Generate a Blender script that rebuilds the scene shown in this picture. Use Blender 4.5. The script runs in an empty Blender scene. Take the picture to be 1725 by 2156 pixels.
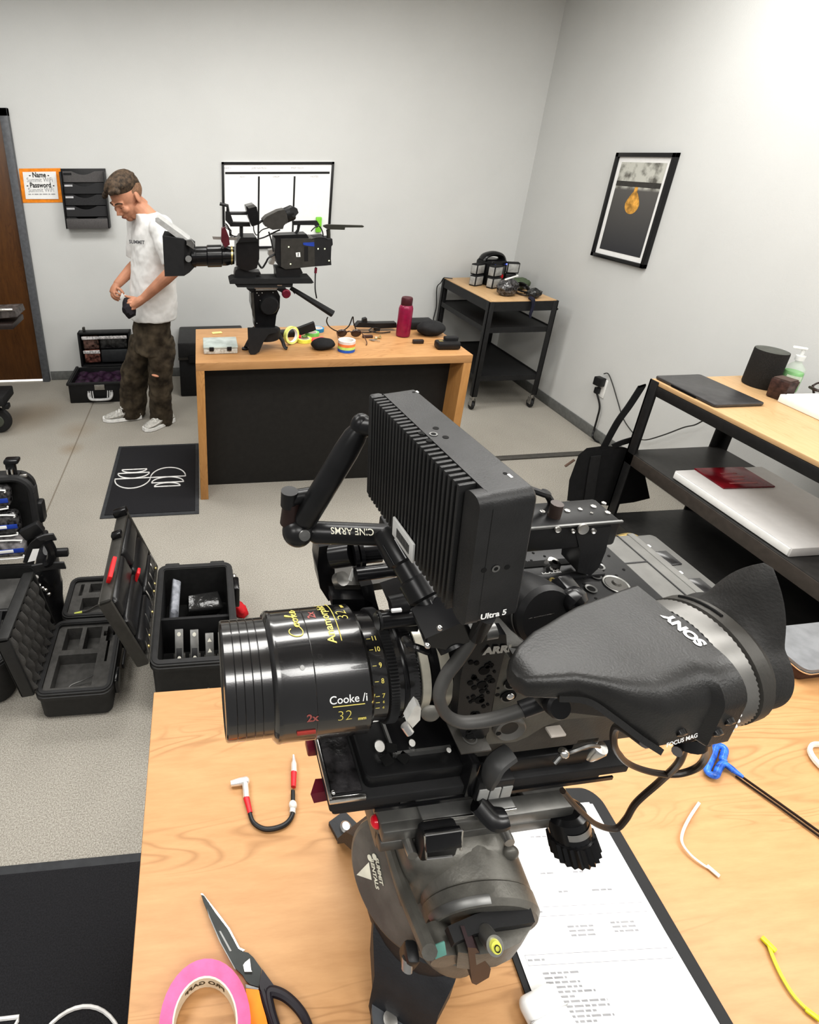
import bpy, bmesh, math, random
from mathutils import Matrix, Vector, Euler
random.seed(7)
PI = math.pi
C = bpy.context.scene.collection
# ---- camera model (metres; X right along the back wall, Y towards it, Z up) ----
CAMZ = 1.85
FPX, PPX, PPY = 1118.99, 513.71, 805.33
RC = Matrix(((0.9967051688, -0.0811095458, -0.0002191877), (-0.0324692242, -0.3965149688, -0.9174538839), (0.0743273566, 0.9144381451, -0.3978420829)))
def ray(u, v): return RC.transposed() @ Vector(((u-PPX)/FPX, (v-PPY)/FPX, 1.0))
EYE = Vector((0, 0, CAMZ))
def onz(u, v, z): d = ray(u, v); return EYE + d*((z-CAMZ)/d.z)
def ony(u, v, y): d = ray(u, v); return EYE + d*(y/d.y)
def onx(u, v, x): d = ray(u, v); return EYE + d*(x/d.x)
def V(*a): return Vector(a)
# ---- materials ----
MATS = {}
def mat(name, col, rough=0.5, metal=0.0, var=0.12, scale=40.0, bump=0.0, bscale=None, spec=0.5, emit=0.0, alpha=1.0, trans=0.0, coat=0.0, col2=None, ior=1.45, sheen=0.0):
    if name in MATS: return MATS[name]
    m = bpy.data.materials.new(name); m.use_nodes = True
    nt = m.node_tree; N = nt.nodes; L = nt.links
    b = N['Principled BSDF']
    tc = N.new('ShaderNodeTexCoord'); nz = N.new('ShaderNodeTexNoise')
    nz.inputs['Scale'].default_value = scale; nz.inputs['Detail'].default_value = 4
    L.new(tc.outputs['Object'], nz.inputs['Vector'])
    rp = N.new('ShaderNodeValToRGB')
    c2 = col2 or tuple(min(1, c*(1+var)) for c in col)
    c1 = tuple(c*(1-var) for c in col) if not col2 else col
    rp.color_ramp.elements[0].color = (*c1, 1); rp.color_ramp.elements[1].color = (*c2, 1)
    rp.color_ramp.elements[0].position = 0.35; rp.color_ramp.elements[1].position = 0.65
    L.new(nz.outputs['Fac'], rp.inputs['Fac']); L.new(rp.outputs['Color'], b.inputs['Base Color'])
    b.inputs['Roughness'].default_value = rough; b.inputs['Metallic'].default_value = metal
    b.inputs['Specular IOR Level'].default_value = spec; b.inputs['IOR'].default_value = ior
    b.inputs['Alpha'].default_value = alpha; b.inputs['Transmission Weight'].default_value = trans
    b.inputs['Coat Weight'].default_value = coat
    if sheen: b.inputs['Sheen Weight'].default_value = sheen
    if emit:
        b.inputs['Emission Strength'].default_value = emit; L.new(rp.outputs['Color'], b.inputs['Emission Color'])
    if bump:
        n2 = N.new('ShaderNodeTexNoise'); n2.inputs['Scale'].default_value = bscale or scale*4; n2.inputs['Detail'].default_value = 3
        L.new(tc.outputs['Object'], n2.inputs['Vector'])
        bp = N.new('ShaderNodeBump'); bp.inputs['Strength'].default_value = bump; bp.inputs['Distance'].default_value = 0.002
        L.new(n2.outputs['Fac'], bp.inputs['Height']); L.new(bp.outputs['Normal'], b.inputs['Normal'])
    MATS[name] = m
    return m
def wood(name, c1, c2, c3, along='X', scale=1.0, rough=0.45):
    if name in MATS: return MATS[name]
    m = bpy.data.materials.new(name); m.use_nodes = True
    nt = m.node_tree; N = nt.nodes; L = nt.links; b = N['Principled BSDF']
    tc = N.new('ShaderNodeTexCoord'); mp = N.new('ShaderNodeMapping')
    s = {'X': (1.6, 11, 11), 'Y': (11, 1.6, 11), 'Z': (11, 11, 1.6)}[along]
    mp.inputs['Scale'].default_value = [k*scale for k in s]
    L.new(tc.outputs['Object'], mp.inputs['Vector'])
    n0 = N.new('ShaderNodeTexNoise'); n0.inputs['Scale'].default_value = 1.3; n0.inputs['Detail'].default_value = 2; n0.inputs['Distortion'].default_value = 0.6
    L.new(mp.outputs['Vector'], n0.inputs['Vector'])
    # contour lines of the broad noise give cathedral grain
    ml = N.new('ShaderNodeMath'); ml.operation = 'MULTIPLY'; ml.inputs[1].default_value = 16.0
    L.new(n0.outputs['Fac'], ml.inputs[0])
    fr = N.new('ShaderNodeMath'); fr.operation = 'PINGPONG'; fr.inputs[1].default_value = 0.5; L.new(ml.outputs[0], fr.inputs[0])
    n1 = N.new('ShaderNodeTexNoise'); n1.inputs['Scale'].default_value = 6; n1.inputs['Detail'].default_value = 8; n1.inputs['Roughness'].default_value = 0.7
    L.new(mp.outputs['Vector'], n1.inputs['Vector'])
    n3 = N.new('ShaderNodeTexNoise'); n3.inputs['Scale'].default_value = 1.0; n3.inputs['Detail'].default_value = 1
    L.new(mp.outputs['Vector'], n3.inputs['Vector'])
    rm = N.new('ShaderNodeMapRange'); rm.inputs['From Min'].default_value = 0.45; rm.inputs['From Max'].default_value = 0.62; rm.inputs['To Max'].default_value = 0.55
    L.new(n3.outputs['Fac'], rm.inputs['Value'])
    r1 = N.new('ShaderNodeValToRGB'); r1.color_ramp.elements[0].color = (*c1, 1); r1.color_ramp.elements[1].color = (*c2, 1)
    r1.color_ramp.elements[0].position = 0.3; r1.color_ramp.elements[1].position = 0.75
    L.new(n1.outputs['Fac'], r1.inputs['Fac'])
    rl = N.new('ShaderNodeValToRGB'); rl.color_ramp.elements[0].color = (1, 1, 1, 1); rl.color_ramp.elements[1].color = (0, 0, 0, 1)
    rl.color_ramp.elements[0].position = 0.0; rl.color_ramp.elements[1].position = 0.22
    L.new(fr.outputs[0], rl.inputs['Fac'])
    mm = N.new('ShaderNodeMath'); mm.operation = 'MULTIPLY'; L.new(rl.outputs['Color'], mm.inputs[0]); L.new(rm.outputs['Result'], mm.inputs[1])
    mx = N.new('ShaderNodeMix'); mx.data_type = 'RGBA'
    L.new(mm.outputs[0], mx.inputs['Factor']); L.new(r1.outputs['Color'], mx.inputs['A']); mx.inputs['B'].default_value = (*c3, 1)
    L.new(mx.outputs['Result'], b.inputs['Base Color'])
    b.inputs['Roughness'].default_value = rough
    MATS[name] = m
    return m
# ---- mesh builder ----
def rot(rx=0, ry=0, rz=0): return Euler((math.radians(rx), math.radians(ry), math.radians(rz)), 'XYZ').to_matrix().to_4x4()
def T(x, y=None, z=None): return Matrix.Translation(x if y is None else (x, y, z))
def frame(o, xd, zd=(0, 0, 1)):          # local frame: origin, x direction, approx z direction
    x = Vector(xd).normalized(); z = Vector(zd); y = z.cross(x).normalized(); z = x.cross(y)
    m = Matrix((x, y, z)).transposed().to_4x4(); m.translation = Vector(o); return m
def spline(pts, k=6, closed=False):
    P = [Vector(p) for p in pts]; n = len(P); out = []
    if n < 3: return P
    for i in range(n if closed else n-1):
        if closed: a, b, c, d = P[i-1], P[i], P[(i+1) % n], P[(i+2) % n]
        else: a, b, c, d = P[max(i-1, 0)], P[i], P[i+1], P[min(i+2, n-1)]
        for j in range(k):
            t = j/k
            out.append(0.5*((2*b)+(c-a)*t+(2*a-5*b+4*c-d)*t*t+(3*b-a-3*c+d)*t**3))
    if not closed: out.append(P[-1])
    return out
class G:
    def __init__(s, M=None): s.v = []; s.f = []; s.M = M or Matrix.Identity(4)
    def add(s, vs, fs, M=None):
        n = len(s.v); A = s.M @ M if M else s.M
        s.v += [A @ Vector(p) for p in vs]; s.f += [[i+n for i in f] for f in fs]; return s
    def box(s, c, d, M=None, bev=0.0, seg=2, taper=None):
        bm = bmesh.new(); bmesh.ops.create_cube(bm, size=1)
        for w in bm.verts:
            k = 1.0
            if taper and w.co.z > 0: w.co.x *= taper[0]; w.co.y *= taper[1]
            w.co = Vector((w.co.x*d[0], w.co.y*d[1], w.co.z*d[2]))
        if bev: bmesh.ops.bevel(bm, geom=bm.edges[:], offset=min(bev, min(d)*0.49), segments=seg, affect='EDGES', profile=0.5)
        s._bm(bm, T(*c) @ M if M else T(*c)); return s
    def bx(s, x0, x1, y0, y1, z0, z1, bev=0.0, seg=2): return s.box(((x0+x1)/2, (y0+y1)/2, (z0+z1)/2), (abs(x1-x0), abs(y1-y0), abs(z1-z0)), bev=bev, seg=seg)
    def rbox(s, c, d, r, M=None, n=5, bev=0.0):  # box with rounded vertical edges
        x, y = d[0]/2, d[1]/2; P = []
        for cx, cy, a0 in ((x-r, y-r, 0), (-x+r, y-r, 90), (-x+r, -y+r, 180), (x-r, -y+r, 270)):
            for i in range(n+1): a = math.radians(a0+90*i/n); P.append((cx+r*math.cos(a), cy+r*math.sin(a)))
        return s.prism(P, -d[2]/2, d[2]/2, T(*c) @ M if M else T(*c), bev)
    def _bm(s, bm, M=None):
        bm.verts.index_update(); s.add([w.co.copy() for w in bm.verts], [[w.index for w in f.verts] for f in bm.faces], M); bm.free()
    def prism(s, P, z0, z1, M=None, bev=0.0):    # polygon (ccw) extruded along z
        bm = bmesh.new(); vs = [bm.verts.new((p[0], p[1], z0)) for p in P]
        f = bm.faces.new(vs); bm.normal_update()
        if f.normal.z > 0: f.normal_flip()
        r = bmesh.ops.extrude_face_region(bm, geom=[f])
        for e in r['geom']:
            if isinstance(e, bmesh.types.BMVert): e.co.z = z1
        bmesh.ops.recalc_face_normals(bm, faces=bm.faces[:])
        if bev:
            ed = [e for e in bm.edges if abs(e.verts[0].co.z-e.verts[1].co.z) < 1e-9]
            bmesh.ops.bevel(bm, geom=ed, offset=bev, segments=2, affect='EDGES', profile=0.5)
        s._bm(bm, M); return s
    def poly(s, pts): return s.add(pts, [list(range(len(pts)))])
    def cyl(s, p, q, r, r2=None, n=20, caps=True):
        r2 = r if r2 is None else r2; return s.lathe([(r, 0), (r2, 1)], p, q, n, caps, unit=True)
    def lathe(s, prof, p, q, n=32, caps=True, unit=False, a0=0.0, a1=360.0):   # prof: (radius, distance from p along p->q)
        p = Vector(p); q = Vector(q); ax = q-p; ln = ax.length; z = ax/ln
        t = Vector((0, 0, 1)) if abs(z.z) < 0.9 else Vector((1, 0, 0)); x = t.cross(z).normalized(); y = z.cross(x)
        full = abs(a1-a0) > 359.9; m = n if full else n+1; vs = []; fs = []
        for r, h in prof:
            h = h*ln if unit else h
            for i in range(m):
                a = math.radians(a0+(a1-a0)*i/n); vs.append(p+z*h+(x*math.cos(a)+y*math.sin(a))*r)
        for j in range(len(prof)-1):
            for i in range(n):
                k = (i+1) % m; fs.append([j*m+i, j*m+k, (j+1)*m+k, (j+1)*m+i])
        if caps and full:
            if prof[0][0] > 1e-6: fs.append(list(range(m))[::-1])
            if prof[-1][0] > 1e-6: fs.append([(len(prof)-1)*m+i for i in range(m)])
        return s.add(vs, fs)
    def tube(s, pts, r, n=8, k=6, closed=False, rs=None):
        P = spline(pts, k, closed) if k > 1 else [Vector(p) for p in pts]
        m = len(P); vs = []; fs = []; up = None
        for i, p in enumerate(P):
            d = (P[(i+1) % m]-P[i-1]) if closed else (P[min(i+1, m-1)]-P[max(i-1, 0)])
            d = d.normalized() if d.length > 1e-9 else Vector((0, 0, 1))
            if up is None: up = Vector((0, 0, 1)) if abs(d.z) < 0.9 else Vector((1, 0, 0))
            x = up.cross(d)
            x = x.normalized() if x.length > 1e-6 else d.orthogonal().normalized()
            y = d.cross(x); up = y
            rr = r if rs is None else rs[0]+(rs[1]-rs[0])*i/(m-1) if len(rs) == 2 else _lerp(rs, i/(m-1))
            rx, ry = rr if isinstance(rr, (tuple, list)) else (rr, rr)
            vs += [p+x*math.cos(2*PI*j/n)*rx+y*math.sin(2*PI*j/n)*ry for j in range(n)]
        for i in range(m if closed else m-1):
            for j in range(n): a = i*n; b = ((i+1) % m)*n; fs.append([a+j, a+(j+1) % n, b+(j+1) % n, b+j])
        if not closed: fs.append(list(range(n))[::-1]); fs.append([(m-1)*n+j for j in range(n)])
        return s.add(vs, fs)
    def ribbon(s, pts, w, t, nrm=(0, 0, 1), k=6):        # flat strap
        P = spline(pts, k); nrm = Vector(nrm); vs = []; fs = []; m = len(P)
        for i, p in enumerate(P):
            d = (P[min(i+1, m-1)]-P[max(i-1, 0)]).normalized(); x = nrm.cross(d)
            x = x.normalized()*w/2 if x.length > 1e-6 else d.orthogonal().normalized()*w/2
            y = d.cross(x).normalized()*t/2
            vs += [p+x+y, p-x+y, p-x-y, p+x-y]
        for i in range(m-1):
            for j in range(4): a = i*4; b = a+4; fs.append([a+j, a+(j+1) % 4, b+(j+1) % 4, b+j])
        fs += [[3, 2, 1, 0], [m*4-4, m*4-3, m*4-2, m*4-1]]
        return s.add(vs, fs)
    def sph(s, c, r, M=None, nu=20, nv=12):
        r = (r, r, r) if not isinstance(r, (tuple, list)) else r; vs = [(0, 0, r[2])]; fs = []
        for j in range(1, nv):
            t = PI*j/nv
            for i in range(nu): a = 2*PI*i/nu; vs.append((r[0]*math.sin(t)*math.cos(a), r[1]*math.sin(t)*math.sin(a), r[2]*math.cos(t)))
        vs.append((0, 0, -r[2])); e = len(vs)-1
        for i in range(nu): k = (i+1) % nu; fs.append([0, 1+i, 1+k]); fs.append([e, e-nu+k, e-nu+i])
        for j in range(nv-2):
            for i in range(nu): k = (i+1) % nu; a = 1+j*nu; fs.append([a+i, a+nu+i, a+nu+k, a+k])
        return s.add(vs, fs, T(*c) @ M if M else T(*c))
    def loft(s, rings, caps=True):     # rings of equal count
        n = len(rings[0]); vs = [p for r in rings for p in r]; fs = []
        for i in range(len(rings)-1):
            for j in range(n): fs.append([i*n+j, i*n+(j+1) % n, (i+1)*n+(j+1) % n, (i+1)*n+j])
        if caps: fs.append(list(range(n))[::-1]); fs.append([(len(rings)-1)*n+j for j in range(n)])
        return s.add(vs, fs)
    def jitter(s, a, sc=30):
        from mathutils import noise
        for i, p in enumerate(s.v): s.v[i] = p+noise.noise_vector(p*sc)*a
        return s
    def build(s, name, m, parent=None, ang=35, sub=0, label=None):
        me = bpy.data.meshes.new(name); me.from_pydata(s.v, [], s.f); me.validate(); me.update()
        bm = bmesh.new(); bm.from_mesh(me); bmesh.ops.recalc_face_normals(bm, faces=bm.faces[:]); bm.to_mesh(me); bm.free()
        me.polygons.foreach_set('use_smooth', [True]*len(me.polygons)); me.set_sharp_from_angle(angle=math.radians(ang))
        me.materials.append(m)
        o = bpy.data.objects.new(name, me); C.objects.link(o)
        if sub: md = o.modifiers.new('sub', 'SUBSURF'); md.levels = sub; md.render_levels = sub
        if parent is not None: adopt(o, parent)
        if label: o['label'] = label
        return o
def _lerp(a, t):
    x = t*(len(a)-1); i = min(int(x), len(a)-2); f = x-i
    if isinstance(a[i], (tuple, list)): return tuple(p+(q-p)*f for p, q in zip(a[i], a[i+1]))
    return a[i]+(a[i+1]-a[i])*f
def wm(o):
    m = Matrix.LocRotScale(o.location, o.rotation_euler, o.scale)
    return wm(o.parent) @ o.matrix_parent_inverse @ m if o.parent else m
def adopt(o, parent): o.parent = parent; o.matrix_parent_inverse = wm(parent).inverted(); return o
def tag(o, label, cat, group=None, kind=None):
    o['label'] = label; o['category'] = cat
    if group: o['group'] = group
    if kind: o['kind'] = kind
    return o
def thing(name, label, cat, loc=(0, 0, 0), group=None):
    o = bpy.data.objects.new(name, None); o.empty_display_size = 0.05; o.location = loc; C.objects.link(o)
    return tag(o, label, cat, group)
def struct(o): o['kind'] = 'structure'; return o
def dup(root, loc=None, rz=None, label=None, group=None):
    r = root.copy(); C.objects.link(r)
    if loc is not None: r.location = loc
    if rz is not None: r.rotation_euler = (0, 0, rz)
    if label: r['label'] = label
    if group: r['group'] = group
    def rec(a, b):
        for ch in list(a.children): c = ch.copy(); C.objects.link(c); c.parent = b; c.matrix_parent_inverse = ch.matrix_parent_inverse; rec(ch, c)
    rec(root, r); return r
def textmesh(s, size, res=3, bold=0.0):
    cu = bpy.data.curves.new('t', 'FONT'); cu.body = s; cu.size = size; cu.align_x = 'CENTER'; cu.align_y = 'CENTER'; cu.resolution_u = res; cu.offset = bold
    ob = bpy.data.objects.new('t', cu); C.objects.link(ob)
    dg = bpy.context.evaluated_depsgraph_get(); me = ob.evaluated_get(dg).to_mesh()
    vs = [w.co.copy() for w in me.vertices]; fs = [list(p.vertices) for p in me.polygons]
    ob.evaluated_get(dg).to_mesh_clear(); bpy.data.objects.remove(ob); bpy.data.curves.remove(cu)
    return vs, fs
def text(g, s, size, M, bold=0.0, sx=1.0):   # flat text in the local xy plane of M
    vs, fs = textmesh(s, size, bold=bold); g.add([(p.x*sx, p.y, 0) for p in vs], fs, M); return g
def plane_frame(o, xd, yd):
    x = Vector(xd).normalized(); y = Vector(yd).normalized(); z = x.cross(y).normalized(); y = z.cross(x)
    m = Matrix((x, y, z)).transposed().to_4x4(); m.translation = Vector(o); return m
def gridface(g, A, B, Cc, D, nx, ny, fn):    # bilinear patch A-B-C-D displaced by fn(s,t)->Vector
    vs = []; A, B, Cc, D = map(Vector, (A, B, Cc, D))
    for j in range(ny+1):
        for i in range(nx+1):
            s, t = i/nx, j/ny
            vs.append((A*(1-s)+B*s)*(1-t)+(D*(1-s)+Cc*s)*t+fn(s, t))
    g.add(vs, [[j*(nx+1)+i, j*(nx+1)+i+1, (j+1)*(nx+1)+i+1, (j+1)*(nx+1)+i] for j in range(ny) for i in range(nx)]); return g
# ---- shared materials ----
K = mat('black_plastic', (0.012, 0.012, 0.013), 0.42, bump=0.05, bscale=400)
KM = mat('black_matte', (0.014, 0.014, 0.015), 0.7, bump=0.08, bscale=500)
KG = mat('black_gloss', (0.010, 0.010, 0.011), 0.22)
KR = mat('black_rubber', (0.02, 0.02, 0.021), 0.6)
AN = mat('anodised_black', (0.018, 0.018, 0.019), 0.36, metal=0.35, bump=0.04, bscale=600)
DG = mat('dark_grey_metal', (0.055, 0.052, 0.047), 0.45, metal=0.25, bump=0.06, bscale=500)
GR = mat('grey_plastic', (0.09, 0.088, 0.082), 0.5)
MG = mat('mid_grey_metal', (0.2, 0.2, 0.195), 0.38, metal=0.7)
SI = mat('silver_metal', (0.75, 0.74, 0.72), 0.22, metal=1.0, var=0.05)
SD = mat('worn_silver', (0.45, 0.44, 0.42), 0.35, metal=0.9)
GO = mat('gold_metal', (0.75, 0.6, 0.25), 0.3, metal=0.9)
WH = mat('white_paint', (0.85, 0.85, 0.83), 0.5, var=0.03)
PA = mat('white_paper', (0.86, 0.86, 0.85), 0.8, var=0.02)
RD = mat('red_plastic', (0.6, 0.02, 0.03), 0.4)
MR = mat('maroon_metal', (0.18, 0.02, 0.04), 0.35, metal=0.4)
BL = mat('blue_tape', (0.02, 0.06, 0.35), 0.5)
INK = mat('grey_ink', (0.35, 0.35, 0.36), 0.8)
INKB = mat('black_ink', (0.03, 0.03, 0.03), 0.8)
VINYL = mat('clear_vinyl', (0.06, 0.058, 0.06), 0.12, var=0.95, scale=55, bump=0.9, bscale=45, spec=0.8)
# ================= the room =================
WY, WX = 4.45, 2.716
def wall_mat():
    return mat('wall_paint', (0.63, 0.636, 0.625), 0.75, var=0.012, scale=3, bump=0.25, bscale=160, spec=0.25)
WALL = wall_mat()
struct(G().bx(-3.2, WX+0.1, WY, WY+0.1, 0, 3.05).build('wall_back', WALL))
struct(G().bx(WX, WX+0.1, -1.2, WY, 0, 3.05).build('wall_right', WALL))
struct(G().bx(-3.2, WX+0.1, -1.2, WY+0.1, 3.05, 3.12).build('ceiling', mat('ceiling_tile', (0.6, 0.6, 0.58), 0.9, var=0.05, scale=20, bump=0.3)))
def carpet():
    m = mat('carpet', (0.255, 0.238, 0.207), 0.95, var=0.0, scale=260, spec=0.1, bump=0.9, bscale=420, col2=(0.45, 0.428, 0.385))
    nt = m.node_tree; N = nt.nodes; L = nt.links; b = N['Principled BSDF']
    src = b.inputs['Base Color'].links[0].from_socket
    tc = N.new('ShaderNodeTexCoord'); cur = src
    # broad wear
    nz = N.new('ShaderNodeTexNoise'); nz.inputs['Scale'].default_value = 2.2; nz.inputs['Detail'].default_value = 3; L.new(tc.outputs['Object'], nz.inputs['Vector'])
    mr = N.new('ShaderNodeMapRange'); mr.inputs['From Min'].default_value = 0.35; mr.inputs['From Max'].default_value = 0.65; mr.inputs['To Min'].default_value = 0.95; mr.inputs['To Max'].default_value = 1.04
    L.new(nz.outputs['Fac'], mr.inputs['Value'])
    mx = N.new('ShaderNodeMix'); mx.data_type = 'RGBA'; mx.blend_type = 'MULTIPLY'; mx.inputs['Factor'].default_value = 1
    L.new(cur, mx.inputs['A']); L.new(mr.outputs['Result'], mx.inputs['B']); cur = mx.outputs['Result']
    def blend(fac, col):
        nonlocal cur
        k = N.new('ShaderNodeMix'); k.data_type = 'RGBA'; L.new(fac, k.inputs['Factor']); L.new(cur, k.inputs['A']); k.inputs['B'].default_value = (*col, 1); cur = k.outputs['Result']
    # the two sizes of stains and the seam between carpet rolls
    for (u, w, rad, a) in ((50, 880, 0.30, .45), (165, 905, 0.16, .35), (150, 945, 0.1, .5), (100, 860, .22, .25)):
        p = onz(u, w, 0); d = N.new('ShaderNodeVectorMath'); d.operation = 'DISTANCE'; d.inputs[1].default_value = p; L.new(tc.outputs['Object'], d.inputs[0])
        r = N.new('ShaderNodeMapRange'); r.inputs['From Min'].default_value = rad; r.inputs['From Max'].default_value = 0; r.inputs['To Max'].default_value = a; L.new(d.outputs['Value'], r.inputs['Value'])
        blend(r.outputs['Result'], (0.24, 0.17, 0.10))
    a, c = onz(187, 870, 0), onz(95, 1085, 0); dr = (c-a).normalized(); n = Vector((-dr.y, dr.x, 0))
    d = N.new('ShaderNodeVectorMath'); d.operation = 'DOT_PRODUCT'; d.inputs[1].default_value = n; L.new(tc.outputs['Object'], d.inputs[0])
    s = N.new('ShaderNodeMath'); s.operation = 'SUBTRACT'; s.inputs[1].default_value = a.dot(n); L.new(d.outputs['Value'], s.inputs[0])
    ab = N.new('ShaderNodeMath'); ab.operation = 'ABSOLUTE'; L.new(s.outputs[0], ab.inputs[0])
    r = N.new('ShaderNodeMapRange'); r.inputs['From Min'].default_value = 0.007; r.inputs['From Max'].default_value = 0.001; r.inputs['To Max'].default_value = 0.65; L.new(ab.outputs[0], r.inputs['Value'])
    blend(r.outputs['Result'], (0.13, 0.10, 0.07))
    L.new(cur, b.inputs['Base Color']); return m
struct(G().bx(-3.2, WX+0.1, -1.2, WY+0.1, -0.05, 0).build('floor', carpet()))
BB = mat('baseboard_vinyl', (0.165, 0.17, 0.165), 0.55)
struct(G().bx(-1.345, WX, WY-0.008, WY, 0, 0.082, 0.003).build('baseboard_back', BB))
struct(G().bx(WX-0.008, WX, -1.2, WY-0.008, 0, 0.082, 0.003).build('baseboard_right', BB))
# door with its steel frame
FRM = mat('frame_paint', (0.115, 0.12, 0.13), 0.45)
d = G().bx(-2.33, -1.412, WY-0.012, WY-0.001, 0.016, 2.085, 0.002)
struct(d.build('door_1', wood('door_wood', (0.12, 0.048, 0.010), (0.065, 0.024, 0.005), (0.045, 0.015, 0.003), 'Z', 0.8, 0.4)))
struct(G().bx(-1.41, -1.352, WY-0.045, WY-0.001, 0, 2.142, 0.003).bx(-2.40, -1.352, WY-0.045, WY-0.001, 2.088, 2.142, 0.003).bx(-2.40, -2.335, WY-0.045, WY-0.001, 0, 2.142, .003).build('trim_1', FRM))
struct(G().bx(-2.33, -1.412, WY-0.014, WY-0.001, 0.001, 0.014).build('door_gap_glow', mat('threshold_light', (0.95, 0.93, 0.88), 0.4, emit=1.2)))  # pale glowing strip stands in for the light showing under the door
# cable cover across the floor by the bag
o = G().box((2.37, 2.868, 0.006), (1.0, 0.045, 0.012), rot(0, 0, 1.5), bev=0.004).build('cable_cover', mat('cable_cover_rubber', (0.07, 0.066, 0.06), 0.6))
tag(o, 'dark flat rubber cable cover strip across the carpet behind the tote bag', 'cable cover')
# paper notice with an orange border
def on_wall(u, v): return ony(u, v, WY)
t = thing('paper_notice', 'white paper notice with orange border taped to wall beside the door', 'sign', (-1.19, WY, 1.6))
a, b, c, d = [on_wall(*p) for p in ((40, 355), (128, 354), (133, 426), (48, 427))]
dy = V(0, -0.003, 0)
g = G(); gridface(g, a+dy, b+dy, c+dy, d+dy, 8, 8, lambda s, t: V(0, -0.004*math.sin(t*PI)*(1-s), 0)); g.build('orange_backing', mat('orange_card', (0.85, 0.28, 0.02), 0.7), t)
a, b, c, d = [on_wall(*p) for p in ((48, 362), (118, 361), (124, 419), (55, 419))]
dy = V(0, -0.008, 0); G().poly([a+dy, d+dy, c+dy, b+dy]).build('white_sheet', PA, t)
cx = -1.2
for i, (s, z, sz, bo) in enumerate((('- Name -', 1.69, .05, .0012), ('Summit WiFi', 1.655, .045, 0), ('- Password -', 1.617, .05, .0012), ('Summit WiFi', 1.582, .045, 0))):
    g = G(); text(g, s, sz, plane_frame((cx, WY-0.0095, z), (1, 0, 0), (0, 0, 1)), bo, 0.82); g.build('lettering', INKB if bo else INK, t)
g = G(); x = cx-.10
for w in (.02, .012, .03, .018, .035, .014, .03): g.bx(x, x+w, WY-.0100, WY-.0095, 1.550, 1.556); x += w+.007
g.build('small_print', INK, t)
# mesh wall file with five pockets
t = thing('wall_file_holder', 'black mesh wall file holder with five pockets and small label tabs', 'file holder', (-0.87, WY, 1.5))
x0, x1, zt, zb = -1.035, -0.70, 1.735, 1.30
MESH = mat('mesh_steel', (0.03, 0.03, 0.032), 0.5, var=0.5, scale=500)
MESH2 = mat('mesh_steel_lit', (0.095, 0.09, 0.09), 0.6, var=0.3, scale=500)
G().bx(x0, x1, WY-0.012, WY-0.001, zb, zt, .002).bx(x0, x0+.012, WY-0.075, WY-.001, zb, zt-.02, .002).bx(x1-.012, x1, WY-0.075, WY-.001, zb, zt-.02, .002).build('frame', K, t)
for i in range(5):
    z1 = zt-0.018-i*0.083; h = 0.078; y = WY-0.022-i*0.011
    P = [(x0+.014, 0), (x1-.014, 0), (x1-.014, h)] + [(x1-.08-(x1-x0-.16)*k/10, h-(0.026 if 0 < k < 10 else 0)*math.sin(PI*k/10)) for k in range(11)] + [(x0+.014, h)]
    G().prism(P, -0.003, 0.003, plane_frame((0, y, z1-h), (1, 0, 0), (0, 0, 1))).build('pocket', MESH2 if i == 0 else MESH, t)
    if i < 4:
        G().bx(x0+.02, x0+.08, y-.006, y-.0035, z1-.026, z1-.012).build('label_tab', mat('tab_white', (0.5, 0.5, 0.52), 0.5) if i in (1, 2, 3) else K, t)
G().bx(x0+.01, x1-.01, WY-.075, WY-.065, zb, zb+.075, .002).build('front_panel', MESH2, t)
# whiteboard
t = thing('whiteboard', 'white dry-erase board with thin black frame and taped black columns', 'whiteboard', (0.63, WY, 1.2))
X0, X1, Z1, Z0 = 0.188, 1.072, 1.78, 1.12
G().bx(X0, X1, WY-.012, WY-.001, Z0, Z1).build('board', mat('board_white', (0.90, 0.905, 0.91), 0.22, var=.01), t)
g = G(); w = .019
g.bx(X0, X1, WY-.02, WY-.001, Z1-w, Z1, .002).bx(X0, X1, WY-.02, WY-.001, Z0, Z0+w, .002).bx(X0, X0+w, WY-.02, WY-.001, Z0, Z1, .002).bx(X1-w, X1, WY-.02, WY-.001, Z0, Z1, .002); g.build('frame', K, t)
g = G().bx(.215, 1.04, WY-.0135, WY-.0115, 1.692, 1.708).bx(.472, .486, WY-.0135, WY-.0115, 1.15, 1.675).bx(.755, .769, WY-.0135, WY-.0115, 1.15, 1.675); g.build('tape_lines', KM, t)
g = G()
for s, x, z in (('DAY 1', .235, 1.735), ('JOB NAME(S)', .48, 1.735), ('PREP TECH', .78, 1.735), ('ADD', .35, 1.672), ('DROP', .615, 1.672), ('NOTES', .92, 1.672)):
    text(g, s, .02, plane_frame((x, WY-.0128, z), (1, 0, 0), (0, 0, 1)))
g.build('lettering', mat('faint_ink', (0.5, 0.5, 0.52), .8), t)
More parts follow.
